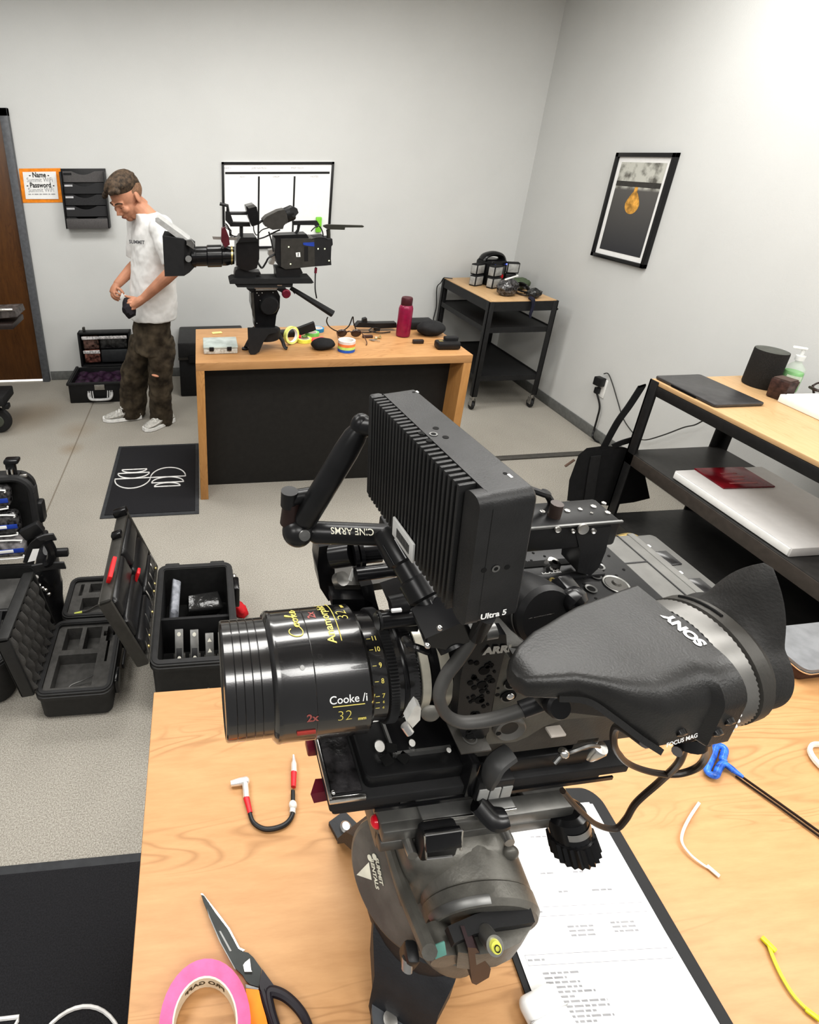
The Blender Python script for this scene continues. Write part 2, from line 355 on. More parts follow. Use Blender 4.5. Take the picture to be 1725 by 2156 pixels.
# framed picture on the right wall
t = thing('framed_picture', 'tall black framed print of glowing orange shape under rocky ledge', 'picture', (WX, 3.28, 1.2))
Y1, Y0, pz0, pz1 = 3.515, 3.046, 1.196, 1.846; fw = .024
g = G().bx(WX-.028, WX-.001, Y0, Y1, pz1-fw, pz1, .001).bx(WX-.028, WX-.001, Y0, Y1, pz0, pz0+fw, .001).bx(WX-.028, WX-.001, Y0, Y0+fw, pz0, pz1, .001).bx(WX-.028, WX-.001, Y1-fw, Y1, pz0, pz1, .001); g.build('frame', KG, t)
G().bx(WX-.014, WX-.004, Y0+.02, Y1-.02, pz0+.02, pz1-.02).build('mat_board', PA, t)
def print_mat():
    m = bpy.data.materials.new('art_print'); m.use_nodes = True; N = m.node_tree.nodes; L = m.node_tree.links; b = N['Principled BSDF']
    tc = N.new('ShaderNodeTexCoord'); sp = N.new('ShaderNodeSeparateXYZ'); L.new(tc.outputs['Generated'], sp.inputs[0])
    vo = N.new('ShaderNodeTexVoronoi'); vo.inputs['Scale'].default_value = 9; nz = N.new('ShaderNodeTexNoise'); nz.inputs['Scale'].default_value = 16; nz.inputs['Detail'].default_value = 8
    L.new(tc.outputs['Object'], nz.inputs['Vector']); L.new(nz.outputs['Color'], vo.inputs['Vector'])
    rk = N.new('ShaderNodeValToRGB'); rk.color_ramp.elements[0].color = (.12, .115, .1, 1); rk.color_ramp.elements[1].color = (.55, .55, .5, 1); rk.color_ramp.elements[0].position = .33; rk.color_ramp.elements[1].position = .55; L.new(nz.outputs['Fac'], rk.inputs['Fac'])
    dk = N.new('ShaderNodeValToRGB'); e = dk.color_ramp.elements; e[0].color = (.035, .036, .042, 1); e[1].color = (.11, .105, .10, 1); e[1].position = .7; L.new(sp.outputs['Z'], dk.inputs['Fac'])
    st = N.new('ShaderNodeMapRange'); st.inputs['From Min'].default_value = .70; st.inputs['From Max'].default_value = .735; L.new(sp.outputs['Z'], st.inputs['Value'])
    mx = N.new('ShaderNodeMix'); mx.data_type = 'RGBA'; L.new(st.outputs['Result'], mx.inputs['Factor']); L.new(dk.outputs['Color'], mx.inputs['A']); L.new(rk.outputs['Color'], mx.inputs['B'])
    L.new(mx.outputs['Result'], b.inputs['Base Color']); b.inputs['Roughness'].default_value = .5; return m
py0, py1, qz0, qz1 = Y0+.055, Y1-.055, pz0+.055, pz1-.055
G().poly([(WX-.0155, py0, qz0), (WX-.0155, py0, qz1), (WX-.0155, py1, qz1), (WX-.0155, py1, qz0)]).build('print', print_mat(), t)
G().bx(WX-.0165, WX-.0156, py0, py1, qz0+.40, qz0+.43).build('dark_band', mat('art_dark', (.05, .047, .042), .6), t)
oc = mat('art_orange', (.62, .33, .07), .6, var=.45, scale=25)
g = G(); cy, cz = (py0+py1)/2, qz0+.30
P = [(.058*math.sin(a)*(1-.25*max(0, math.cos(a))), .06*math.cos(a)+.018*max(0, math.cos(a))**3) for a in [2*PI*i/28 for i in range(28)]]
g.poly([(WX-.0162, cy+p[0], cz+p[1]) for p in P]); g.poly([(WX-.0163, cy-.015, cz+.06), (WX-.0163, cy-.012, cz+.11), (WX-.0163, cy+.012, cz+.11), (WX-.0163, cy+.015, cz+.06)]); g.build('orange_shape', oc, t)
# ================= back desk and what stands on it =================
OAK1, OAK2, OAK3 = (0.52, 0.295, 0.135), (0.42, 0.222, 0.092), (0.27, 0.13, 0.045)
def waterfall(name, label, x0, x1, y0, y1, zt, panel_y, th=.045):
    t = thing(name, label, 'table', ((x0+x1)/2, (y0+y1)/2, 0))
    G().bx(x0, x1, y0, y1, zt-th, zt, .002).build('tabletop', wood('oak_top', OAK1, OAK2, OAK3, 'X'), t)
    for a, b in ((x0, x0+th), (x1-th, x1)): G().bx(a, b, y0, y1, 0, zt-th, .002).build('leg_panel', wood('oak_leg', (0.50, 0.27, 0.10), (0.40, 0.2, 0.07), (0.3, 0.14, 0.045), 'Z'), t)
    G().bx(x0+th, x1-th, panel_y, panel_y+.02, .0, zt-th).build('modesty_panel', mat('black_laminate', (0.016, 0.015, 0.014), .6, bump=.05), t)
    return t
waterfall('work_table', 'light oak waterfall table with black front panel at the back wall', -.042, 1.445, 2.568, 3.145, .85, 2.715)
DZ = .85
def slab(g, px, y, d, yc=None):     # outline seen from the room side, at depth y, d thick towards the wall
    P = [ony(u, v, y) for u, v in px]; n = len(P)
    vs = P+[p+V(0, d, 0) for p in P]
    fs = [list(range(n))[::-1], list(range(n, 2*n))]+[[i, (i+1) % n, n+(i+1) % n, n+i] for i in range(n)]
    return g.add(vs, fs)
def tube_px(g, pts, y, r, **k): return g.tube([ony(u, v, y) if len(q) == 0 else ony(u, v, q[0]) for u, v, *q in pts], r, **k)
YR = 2.72
# --- hi-hat stand
t = thing('hi_hat_stand', 'black three-legged hi-hat stand on the oak table by the wall', 'stand', (.345, 2.76, DZ))
zc = .945
G().lathe([(.055, 0), (.074, .006), (.079, .035), (.079, .058), (.07, .062)], (.345, 2.765, .905), (.345, 2.765, 1), 28).build('bowl', KM, t)
slab(G(), [(522, 692), (585, 692), (585, 700), (566, 704), (556, 718), (546, 741), (537, 746.5), (527, 746), (524, 741)], 2.665, .022).build('leg', KM, t)
g = G(); g.tube([(.41, 2.78, .93), (.435, 2.76, .90), (.448, 2.735, .865), (.462, 2.728, .860)], .012, rs=[(.02, .014), (.012, .01), (.011, .008), (.014, .007)]); g.build('leg', K, t)
g = G(); g.tube([(.30, 2.80, .93), (.262, 2.785, .90), (.235, 2.76, .862)], .012, rs=[(.018, .014), (.012, .01), (.016, .007)]); g.lathe([(.02, 0), (.02, .008)], (.232, 2.755, .852), (.232, 2.755, 1), 14); g.build('leg', K, t)
# --- fluid head
t = thing('fluid_head', 'black fluid head on the hi-hat with pan handle sticking out right', 'tripod head', (.35, 2.75, .96))
y0 = 2.69
slab(G(), [(529, 616), (536, 612), (584, 612), (590, 624), (589, 648), (582, 664), (579, 690), (537, 692), (535, 668), (529, 646)], y0, .12).build('head_body', KG, t)
c = ony(566, 641, y0); G().lathe([(.048, 0), (.05, .01), (.05, .045), (.044, .055), (.02, .056)], c+V(0, .02, 0), c+V(0, -1, 0), 26).build('drag_drum', K, t)
slab(G(), [(520, 608.5), (602, 608), (606, 612), (597, 618), (582, 610), (536, 612), (529, 615)], y0-.005, .13).build('head_platform', AN, t)
slab(G(), [(539, 608), (583, 607), (583, 611), (539, 612)], y0-.012, .01).build('quick_release_plate', SD, t)
c = ony(602, 617, y0); G().lathe([(.02, 0), (.023, .004), (.023, .02), (.018, .024)], c, c+V(0, -1, 0), 20).build('knob', MR, t)
a, b = ony(612, 606, 2.74), ony(701, 661, 2.70)
g = G().tube([a, b], .012, k=1, rs=[.011, .011, .013, .017, .018, .019]); g.build('pan_handle', KM, t)
g = G(); slab(g, [(615, 607), (622, 610), (621, 620), (616, 614)], 2.73, .03); g.build('handle_clamp', K, t)
g = G(); slab(g, [(528, 618), (534, 616), (538, 680), (532, 664)], y0-.01, .012); g.build('side_plate', DG, t)
g = G()
for u, v in ((552, 617), (541, 617), (575, 616), (548, 633), (541, 681), (545, 622)): c = ony(u, v, y0-.004); g.sph(c, .0032, nu=8, nv=6)
g.build('bolt', SD, t)
# --- the second camera package
t = thing('cinema_camera', 'black cinema camera with matte box standing on the far oak table', 'camera', (.35, 2.75, 1.2))
y = 2.66
p = [ony(*q, y) for q in ((342, 497), (386, 503), (388, 581), (347, 582))]
hd = V(0, .19, 0)
def ring4(a, b, e=0, e2=0): return [a+V(0, e, 0), b+V(0, e, 0), b+V(0, .19-e, 0), a+V(0, .19-e, 0)]
pp = [ony(*q, y+.02) for q in ((398, 511), (399, 575), (411, 518), (411, 565))]
G().loft([ring4(p[0], p[3]), ring4(p[1], p[2]), ring4(pp[0], pp[1], .015), ring4(pp[2], pp[3], .045)]).build('matte_box', KM, t, ang=20)
g = G(); slab(g, [(327, 459), (333, 458), (399, 506), (402, 515), (393, 516), (327, 467)], y+.02, .15); g.build('top_flag', mat('flag_grey', (.55, .55, .54), .35, metal=.4), t)
g = G(); slab(g, [(392, 506), (403, 505), (410, 515), (408, 525), (394, 516)], y, .03); g.cyl(ony(397, 545, y-.012), ony(397, 545, y+.02), .016, n=16); g.build('flag_bracket', MG, t)
yl = 2.75; a, b = ony(404, 540, yl), ony(493, 538, yl); L = (b-a).length
G().lathe([(.055, 0), (.055, .02), (.05, .022), (.05, .075), (.056, .08), (.056, .15), (.05, .155), (.05, .18), (.044, .2), (.044, L)], a, b, 32).build('lens', KG, t)
G().lathe([(.047, 0), (.047, .008)], ony(486, 538, yl), b, 28).build('mount_ring', GO, t)
G().lathe([(.052, 0), (.052, .01)], ony(497, 538, yl), ony(505, 538, yl), 28).build('mount_ring', SD, t)
slab(G(), [(497, 514), (506, 503), (541, 502), (546, 518), (546, 545), (541, 565), (521, 571), (506, 566), (498, 557)], 2.685, .13).build('sensor_block', KG, t)
g = G(); slab(g, [(507, 500), (540, 500), (545, 508), (500, 511)], 2.67, .15); g.build('block_plate', AN, t)
slab(G(), [(591, 503), (662, 502), (663, 561), (601, 567), (592, 562)], 2.68, .14).build('camera_body', DG, t)
slab(G(), [(580, 502), (591, 502), (592, 562), (584, 556), (579, 530)], 2.685, .13).build('front_module', K, t)
g = G(); slab(g, [(662, 502), (688, 500), (689, 559), (663, 561)], 2.68, .13); slab(g, [(688, 504), (700, 503), (701, 515), (698, 519), (697, 545), (698, 558), (688, 559)], 2.685, .12); g.build('battery', KM, t)
g = G(); slab(g, [(574, 496), (646, 493), (650, 500), (650, 503), (580, 503)], 2.69, .1); g.build('top_plate', AN, t)
g = G(); slab(g, [(616, 466), (668, 465), (673, 473), (668, 480), (663, 474), (618, 474)], 2.73, .025); slab(g, [(628, 473), (633, 473), (630, 487), (624, 494), (620, 494), (627, 484)], 2.73, .025); g.build('top_handle', KM, t)
g = G(); slab(g, [(682, 475), (690, 473), (727, 474), (765, 475), (767, 477), (764, 479), (727, 479), (726, 484), (690, 483), (682, 478)], 2.72, .02); tube_px(g, [(691, 483), (692, 493), (692, 503)], 2.73, .01); g.build('antenna_mount', mat('olive_black', (.03, .03, .022), .55), t)
g = G(); slab(g, [(638, 511), (662, 510), (662, 519), (652, 518), (639, 516)], 2.678, .001); g.build('blue_label', BL, t)
g = G(); slab(g, [(641, 519), (649, 519), (649, 550), (641, 550)], 2.6785, .001); g.build('media_slot', K, t)
g = G(); slab(g, [(623, 532), (632, 531), (633, 541), (624, 541)], 2.678, .001); g.build('number_sticker', PA, t)
g = G(); text(g, '1', .022, plane_frame(ony(628, 536.5, 2.677), (1, 0, 0), (0, 0, 1)), .0008); g.build('number', INKB, t)
g = G()
for u, v in ((608, 520), (670, 524), (684, 524), (612, 556), (693, 549)): g.sph(ony(u, v, 2.679), .004, nu=8, nv=6)
g.build('indicator_lamp', mat('lamp_white', (.8, .85, .6), .3, emit=.6), t)
# viewfinder
a, b = ony(562, 471, 2.64), ony(614, 446, 2.62); ax = (b-a).normalized()
g = G(); slab(g, [(554, 464), (562, 456), (586, 444), (599, 441), (604, 450), (607, 466), (598, 475), (596, 482), (574, 484), (558, 476)], 2.60, .085); vf = g.build('viewfinder', DG, t)
G().lathe([(.034, 0), (.036, .004), (.036, .045), (.03, .05)], ony(598, 455, 2.64), ony(625, 443, 2.64), 24).build('eyepiece', K, vf)
slab(G(), [(612, 438), (618, 435), (626, 439), (629, 448), (620, 458), (611, 452)], 2.605, .075).build('eyecup', KR, vf)
G().lathe([(.0365, 0), (.0365, .004)], ony(597, 456, 2.64), ony(620, 446, 2.64), 24).build('eyepiece_ring', SD, vf)
tube_px(G(), [(546, 469), (556, 462)], 2.66, .006).build('viewfinder_arm', K, t)
# monitor and its arm
mo = slab(G(), [(518, 435), (534, 431), (541, 436), (547, 472), (531, 477), (523, 458)], 2.66, .10).build('monitor', KG, t)
slab(G(), [(519, 434), (534, 430), (540, 435), (524, 439)], 2.659, .1).build('monitor_top_face', MG, mo)
g = G(); tube_px(g, [(463, 429), (479, 433), (480, 444), (479, 460)], 2.72, .008, k=1); tube_px(g, [(480, 449), (524, 449)], 2.71, .008); slab(g, [(475, 446), (484, 446), (491, 466), (484, 474), (475, 464)], 2.70, .03); g.build('monitor_arm', K, t)
g = G(); slab(g, [(483, 468), (526, 469), (528, 477), (485, 477)], 2.71, .04); slab(g, [(505, 477), (512, 477), (512, 500), (505, 500)], 2.72, .02); g.build('front_handle', K, t)
# lens motor and accent rods
g = G(); slab(g, [(447, 498), (500, 500), (500, 506), (449, 504)], 2.70, .012); g.build('focus_rod', SI, t)
g = G(); slab(g, [(467, 482), (474, 478), (482, 498), (484, 515), (474, 522), (466, 508)], 2.68, .05); g.build('focus_motor', mat('maroon_plastic', (.09, .012, .02), .4), t)
for i in range(6): tube_px(G(), [(470+i*2, 478+i), (474+i*2.5, 470+i*3), (482+i, 480+i*4), (484+i*3, 497)], 2.69+.008*i, .0022).build('cable', K, t)
for pts, yy, r in (([(540, 545, 2.70), (545, 556, 2.69), (552, 564, 2.69), (560, 553, 2.69), (566, 543, 2.69), (580, 535, 2.70)], 2.7, .005), ([(544, 503), (558, 499), (580, 488), (590, 484)], 2.66, .0035), ([(566, 488), (571, 505), (576, 530)], 2.67, .0035), ([(534, 474), (535, 486), (541, 495), (552, 484), (572, 478)], 2.66, .0025), ([(655, 487), (663, 479), (672, 476), (679, 487), (681, 500)], 2.7, .003), ([(655, 504), (667, 500), (680, 500), (690, 503)], 2.68, .003)):
    tube_px(G(), pts, yy, r).build('cable', K, t)
g = G(); slab(g, [(566, 527), (578, 525), (580, 548), (576, 558), (567, 556), (573, 545), (566, 538)], 2.70, .05); g.build('connector_block', SD, t)
g = G(); slab(g, [(496, 569), (504, 566), (524, 571), (530, 573), (548, 573), (550, 578), (540, 580), (540, 588), (494, 588), (494, 578)], 2.70, .08); g.build('lens_support', K, t)
g = G(); slab(g, [(580, 564), (602, 566), (620, 560), (632, 562), (638, 575), (630, 578), (632, 588), (582, 588), (582, 576)], 2.69, .1); g.build('riser_plate', K, t)
g = G(); slab(g, [(483, 592), (490, 588), (655, 586), (661, 595), (657, 597), (484, 598)], 2.66, .12); slab(g, [(494, 597), (617, 597), (616, 605), (500, 605)], 2.67, .10); g.build('dovetail_plate', KM, t)
g = G(); slab(g, [(584, 600), (594, 600), (594, 602), (584, 602)], 2.668, .002); slab(g, [(536, 606), (584, 606), (584, 608), (536, 608)], 2.675, .002); g.build('plate_mark', SI, t)
g = tube_px(G(), [(665, 562, 2.7), (664, 585, 2.69), (664, 610, 2.67), (667, 628, 2.67)], 2.69, .0035); t2 = g.build('tally_cable', K, t)
tube_px(G(), [(665.5, 564), (664.5, 575)], 2.69, .007).build('connector', MR, t2)
# green marker stuck to the whiteboard
o = G().bx(.955, 1.0, WY-.045, WY-.014, 1.30, 1.42, .006).build('green_eraser', mat('lime_plastic', (.22, .62, .05), .5)); 
# hang it where the photo shows it
c = ony(671, 473, WY-.03); o.location = (c.x-.9775, 0, c.z-1.36)
tag(o, 'lime green board eraser stuck on the whiteboard behind the far camera', 'eraser')
# --- loose things on the table
def P0(u, v): return onz(u, v, DZ)
t = thing('organizer_box', 'clear plastic parts organizer with two black latches, left end of far table', 'box', (.09, 2.77, DZ))
G().bx(.002, .185, 2.69, 2.845, DZ+.001, DZ+.032, .006).build('tray', mat('tray_parts', (.38, .35, .30), .35, var=.7, scale=70, col2=(.62, .62, .58)), t)
G().bx(.0, .187, 2.688, 2.847, DZ+.032, DZ+.046, .005).build('lid', mat('milky_lid', (.50, .56, .53), .2, var=.15, scale=18), t)
for x in (.045, .14): G().bx(x-.012, x+.012, 2.682, 2.69, DZ+.02, DZ+.042, .002).build('latch', K, t)
c = P0(457, 701); g = G().box(c+V(0, 0, .002), (.06, .035, .002), rot(0, 0, 10), bev=.0008); tag(g.build('yellow_tape_scrap', mat('yellow_tape', (.75, .65, .25), .6)), 'torn scrap of yellow tape on far table behind the organizer', 'tape scrap')
def roll(name, c, ax, R, r, h, m, label, core=None, group='tape rolls on the far table'):
    t = thing(name, label, 'tape roll', c, group); a = Vector(c); ax = Vector(ax).normalized()
    G().lathe([(r+.002, 0), (R, 0), (R, h), (r+.002, h), (r+.002, 0)], a-ax*h/2, a+ax*h/2, 36, caps=False).build('tape', m, t)
    G().lathe([(r, 0), (r+.002, 0), (r+.002, h), (r, h), (r, 0)], a-ax*h/2, a+ax*h/2, 36, caps=False).build('core', core or PA, t)
    return t
c = P0(613, 724); roll('tape_roll', c+V(0, 0, .052), (.55, -.83, .12), .051, .037, .02, mat('tape_lime', (.75, .80, .25), .5), 'pale lime tape roll standing on edge beside the hi-hat')
c = P0(640, 719); roll('tape_roll', c+V(0, 0, .011), (0, 0, 1), .044, .03, .02, mat('tape_yellow', (.80, .78, .12), .5), 'yellow tape roll lying flat in front of the black box')
c = P0(657, 706); roll('tape_roll', c+V(0, 0, .0105), (0, 0, 1), .042, .028, .02, mat('tape_green', (.20, .62, .15), .5), 'green tape roll lying behind the coral marker')
c = P0(664, 701); roll('tape_roll', c+V(.02, .035, .0105), (0, 0, 1), .04, .028, .02, mat('tape_teal', (.03, .22, .42), .5), 'blue tape roll lying behind the green tape roll')
c = P0(667, 717); tag(G().box(c+V(0, 0, .009), (.085, .03, .017), rot(0, 0, 8), bev=.004).build('coral_marker', mat('coral', (.85, .10, .10), .45)), 'coral red marker pen lying beside the yellow tape roll', 'marker')
c = P0(627, 717); tag(G().box(c+V(0, -.005, .026), (.035, .03, .014), rot(0, 0, -10), bev=.004).build('red_clip', RD), 'small red clip resting on the yellow tape roll', 'clip')
c = P0(641, 717); g = G().box(c+V(0, -.002, .025), (.03, .028, .008), rot(0, 0, 15), bev=.003); tag(g.build('knife_handle', mat('olive_grip', (.10, .18, .05), .5, var=.5, scale=120)), 'small olive pocket tool lying on the yellow tape roll', 'tool')
g = G(); slab(g, [(625, 693), (662, 679), (666, 695), (631, 707)], 2.93, .03); tag(g.build('black_box', KM), 'flat black box propped up behind the tape rolls', 'box')
c = P0(600, 712); tag(G().box(c+V(.01, .04, .018), (.12, .06, .034), rot(0, 0, 5), bev=.01).build('dark_case', K), 'small dark case lying behind the lime tape roll', 'case')
def pouch(name, px, w, d, h, label, cat='pouch', m=None, rz=0, seed=0):
    c = P0(*px); g = G().sph(c+V(0, 0, h*.5), (w/2, d/2, h*.55), rot(0, 0, rz), 24, 14)
    for i, p in enumerate(g.v): p.z = max(p.z, DZ+.001)
    g.jitter(.010, 22); 
    for p in g.v: p.z = max(p.z, DZ+.001)
    o = g.build(name, m or mat('black_fabric', (.014, .014, .015), .85, bump=.4, bscale=300), ang=60); return tag(o, label, cat)
pouch('fabric_pouch', (680, 734), .135, .10, .055, 'small black fabric pouch lying left of the rainbow tape stack')
pouch('padded_pouch', (906, 705), .17, .13, .085, 'larger black padded pouch lying behind the charger at table end')
# sunglasses
t = thing('sunglasses', 'brown sunglasses lying open behind the rainbow tape stack', 'sunglasses', P0(734, 715))
a, b = P0(719, 713), P0(749, 713); lens = mat('brown_lens', (.035, .018, .012), .12, spec=.8)
for c in (a, b): G().sph(c+V(0, 0, .034), (.031, .008, .024), nu=18, nv=10).build('lens', lens, t)
G().tube([a+V(.028, -.002, .040), (a+b)/2+V(0, -.004, .046), b+V(-.028, -.002, .040)], .004).build('bridge', lens, t)
for c, s in ((a, -1), (b, 1)): G().tube([c+V(s*.03, 0, .04), c+V(s*.034, -.05, .028), c+V(s*.036, -.10, .010), c+V(s*.026, -.125, .004)], .003).build('temple', mat('brown_frame', (.10, .05, .03), .3), t)
c = P0(729, 738)
for i, (nm, col, lb) in enumerate((('blue', (.03, .12, .5), 'blue tape roll at the bottom of the rainbow stack'), ('lime', (.55, .78, .2), 'lime tape roll second from bottom in the rainbow stack'), ('orange', (.85, .25, .08), 'orange tape roll third from bottom in the rainbow stack'), ('white', (.82, .72, .68), 'white tape roll on top of the rainbow stack'))):
    roll('tape_roll', c+V(0, 0, .008+i*.0155), (0, 0, 1), .047, .036, .015, mat('stack_'+nm, col, .5), lb, group='rainbow tape stack')
c = P0(774, 711); tag(G().box(c+V(0, 0, .008), (.06, .022, .014), rot(0, 0, -4), bev=.003).build('key_fob', mat('brown_leather', (.05, .025, .02), .5)), 'dark brown key fob beside the keys', 'key fob')
t = thing('key_ring', 'bunch of brass keys on a ring beside the brown fob', 'keys', P0(790, 714))
for i, (u, v, a) in enumerate(((785, 716, 10), (795, 713, 35), (790, 719, -30), (800, 712, 70))):
    c = P0(u, v)+V(0, 0, .003+.002*i); M = T(c) @ rot(0, 0, a)
    G(M).box((-.012, 0, 0), (.018, .016, .002), bev=.0009).bx(-.004, .028, -.003, .003, -.001, .001).build('key', GO if i % 2 else SD, t)
G().lathe([(.008, 0), (.009, .001), (.01, 0)], P0(792, 712)+V(0, 0, .006), P0(792, 712)+V(0, 0, 1), 16, caps=False).build('ring', SD, t)
# bottle
t = thing('water_bottle', 'tall maroon metal water bottle with screw lid on the far table', 'bottle', P0(848, 708))
c = P0(848, 707); h = ony(850, 626, c.y).z-DZ; WINE = mat('maroon_coat', (.22, .005, .045), .35, coat=.3)
G().lathe([(.03, .001), (.0395, .004), (.0405, .012), (.0405, h*.72), (.036, h*.79), (.029, h*.82)], c, c+V(0, 0, 1), 36).build('flask', WINE, t)
G().lathe([(.031, h*.80), (.032, h*.82), (.032, h*.97), (.029, h)], c, c+V(0, 0, 1), 32).build('screw_lid', mat('lid_maroon', (.06, .01, .015), .45), t)
G().lathe([(.0409, .03), (.0409, .065)], c, c+V(0, 0, 1), 8, caps=False, a0=200, a1=255).build('white_sticker', PA, t)
c = P0(880, 723); tag(G().box(c+V(0, 0, .012), (.062, .024, .022), rot(0, 0, -3), bev=.005).build('black_lighter', mat('dark_brown_case', (.03, .022, .02), .4)), 'small dark lighter-sized box in front of padded pouch', 'case')
t = thing('battery_charger', 'small black charger with raised back at right end of far table', 'charger', P0(941, 733))
c = P0(941, 733); G().box(c+V(0, 0, .022), (.13, .07, .042), rot(0, 0, -3), bev=.012).build('base', K, t); G().box(c+V(.025, .02, .05), (.075, .035, .022), rot(0, 0, -3), bev=.006).build('battery', KM, t)
G().box(c+V(-.04, .0, .0445), (.022, .018, .002), rot(0, 0, -3), bev=.0008).build('label', GO, t)
o = G().bx(1.27, 1.42, 3.02, 3.12, DZ+.001, DZ+.05, .008).build('hard_case', KM); tag(o, 'long black hard case lying behind the maroon bottle', 'case')
t = thing('mounting_bracket', 'black mounting bracket with knob lying left of the maroon bottle', 'bracket', P0(790, 690))
y = 3.05; slab(G(), [(748, 689), (757, 679), (790, 681), (835, 680), (836, 690), (800, 692), (800, 700), (792, 700), (790, 690)], y-.04, .045).build('arm', K, t)
slab(G(), [(765, 672), (773, 670), (774, 681), (764, 680)], y-.03, .03).build('knob', K, t)
g = tube_px(G(), [(690, 668, 2.70), (688, 677, 2.72), (694, 688, 2.78), (709, 697, 2.9), (722, 696, 2.93), (735, 686, 2.93), (743, 667, 2.93), (745, 680, 2.95), (752, 697, 2.97), (765, 700, 2.97), (785, 699, 2.97), (800, 693, 2.97), (785, 690, 2.97), (778, 697, 2.95), (800, 701, 2.95), (822, 699, 2.97)], 2.9, .0035, n=6)
tag(g.build('remote_cable', K), 'thin black cable looping from the pan handle across the far table', 'cable')
# trunk behind the table
t = thing('storage_chest', 'low black storage chest on the floor behind the far table, against wall', 'chest', (.07, 4.2, 0))
G().bx(-.195, .335, 4.0, 4.43, .0, .33, .012).build('body', KM, t); G().bx(-.20, .34, 3.995, 4.435, .335, .468, .014).build('lid', mat('trunk_lid', (.03, .03, .031), .5), t)
G().bx(-.12, -.05, 3.985, 3.997, .30, .36, .003).build('latch', K, t); G().bx(-.2, .34, 3.992, 3.996, .325, .345).build('rim', DG, t)
# open case by the wall
t = thing('open_equipment_case', 'open black hard case by back wall, clear pouches in its lid', 'case', (-.82, 4.15, 0))
x0, x1 = -1.075, -.60
g = G().bx(x0, x1, 3.95, 4.30, 0, .02, .004).bx(x0, x1, 3.945, 3.965, 0, .17, .006).bx(x0, x1, 4.285, 4.305, 0, .17, .006).bx(x0, x0+.02, 3.95, 4.3, 0, .17, .006).bx(x1-.02, x1, 3.95, 4.3, 0, .17, .006); g.build('base_shell', K, t)
g = G().bx(x0-.012, x1+.012, 3.935, 3.955, .155, .178, .006).bx(x0-.012, x0+.012, 3.94, 4.31, .155, .178, .006).bx(x1-.012, x1+.012, 3.94, 4.31, .155, .178, .006); g.build('rim', KR, t)
g = G(); gridface(g, (x0+.02, 3.965, .12), (x1-.02, 3.965, .12), (x1-.02, 4.285, .13), (x0+.02, 4.285, .13), 24, 16, lambda s, tt: V(0, 0, .02*math.sin(s*19)*math.sin(tt*13))); g.build('contents_liner', mat('purple_black', (.03, .012, .03), .35, var=.7, scale=30), t)
g = G().bx(x0+.035, x1-.005, 4.37, 4.385, .17, .475, .01).bx(x0+.035, x0+.055, 4.30, 4.385, .17, .475, .008).bx(x1-.025, x1-.005, 4.30, 4.385, .17, .475, .008).bx(x0+.035, x1-.005, 4.30, 4.385, .455, .475, .008).bx(x0+.035, x1-.005, 4.30, 4.385, .168, .185, .008); lid = g.build('lid', K, t)
for i, (xa, xb, za, zb, mm) in enumerate(((x0+.07, x0+.20, .325, .44, mat('pouch_brown', (.10, .06, .05), .25, var=.8, scale=40)), (x0+.21, x1-.04, .325, .44, mat('pouch_black', (.03, .03, .03), .25, var=.6, scale=40)), (x0+.07, x0+.20, .20, .315, mat('pouch_red', (.16, .07, .055), .25, var=.8, scale=30)), (x0+.21, x1-.04, .20, .315, mat('pouch_dark', (.028, .03, .032), .5)))):
    pk = G().bx(xa, xb, 4.315, 4.375, za, zb, .012).build('lid_pouch', mm, lid)
    if i != 3: G().bx(xa-.005, xb+.003, 4.310, 4.318, zb-.03, zb-.002, .003).jitter(.004, 60).build('clear_flap', mat('flap_vinyl', (.55, .53, .53), .15, var=.4, scale=70), pk)
G().bx(x0+.075, x0+.095, 4.33, 4.36, .475, .51, .004).build('lid_latch', DG, lid)
c = V(-.83, 3.94, 0)
G().bx(c.x-.04, c.x+.04, 3.93, 3.945, .115, .16, .003).build('name_plate', SD, t)
g = G().tube([(c.x-.09, 3.94, .09), (c.x-.088, 3.925, .06), (c.x-.06, 3.915, .04), (c.x+.06, 3.915, .04), (c.x+.088, 3.925, .06), (c.x+.09, 3.94, .09)], .011, k=4, n=10)
for s in (-1, 1):
    for k in range(3): g.tube([(c.x+s*(.055+.017*k), 3.925, .05), (c.x+s*(.06+.017*k), 3.938, .105)], .005, k=1)
g.build('carry_handle', mat('handle_grey', (.55, .55, .55), .4), t)
# ================= the man at the back =================
def remesh(o, vox, smooth=4, sm=.5):
    m = o.modifiers.new('remesh', 'REMESH'); m.mode = 'VOXEL'; m.voxel_size = vox; m.use_smooth_shade = True
    if smooth: s = o.modifiers.new('smooth', 'SMOOTH'); s.iterations = smooth; s.factor = sm
    return o
def wrinkle(o, name, strength, size, depth=2):
    tx = bpy.data.textures.new(name, 'CLOUDS'); tx.noise_scale = size; tx.noise_depth = depth
    m = o.modifiers.new('folds', 'DISPLACE'); m.texture = tx; m.strength = strength; m.mid_level = .5; m.texture_coords = 'GLOBAL'
def ell(c, fx, w, dpt, n=28, pw=2.4):      # horizontal superellipse ring; fx = facing direction
    f = Vector((fx[0], fx[1], 0)).normalized(); l = Vector((-f.y, f.x, 0)); R = []
    for i in range(n):
        a = 2*PI*i/n; ca, sa = math.cos(a), math.sin(a)
        R.append(Vector(c)+f*(math.copysign(abs(ca)**(2/pw), ca)*dpt/2)+l*(math.copysign(abs(sa)**(2/pw), sa)*w/2))
    return R
F = (-.90, -.43); FV = Vector((F[0], F[1], 0)).normalized(); LV = Vector((-FV.y, FV.x, 0))
man = thing('person', 'standing man in white t-shirt and brown mottled trousers looking down at his hands', 'person', (-.36, 3.55, 0))
SKIN = mat('skin', (.50, .25, .16), .5, var=.12, scale=14, spec=.35)
TY = 3.55
tc = lambda u, v: ony(u, v, TY)
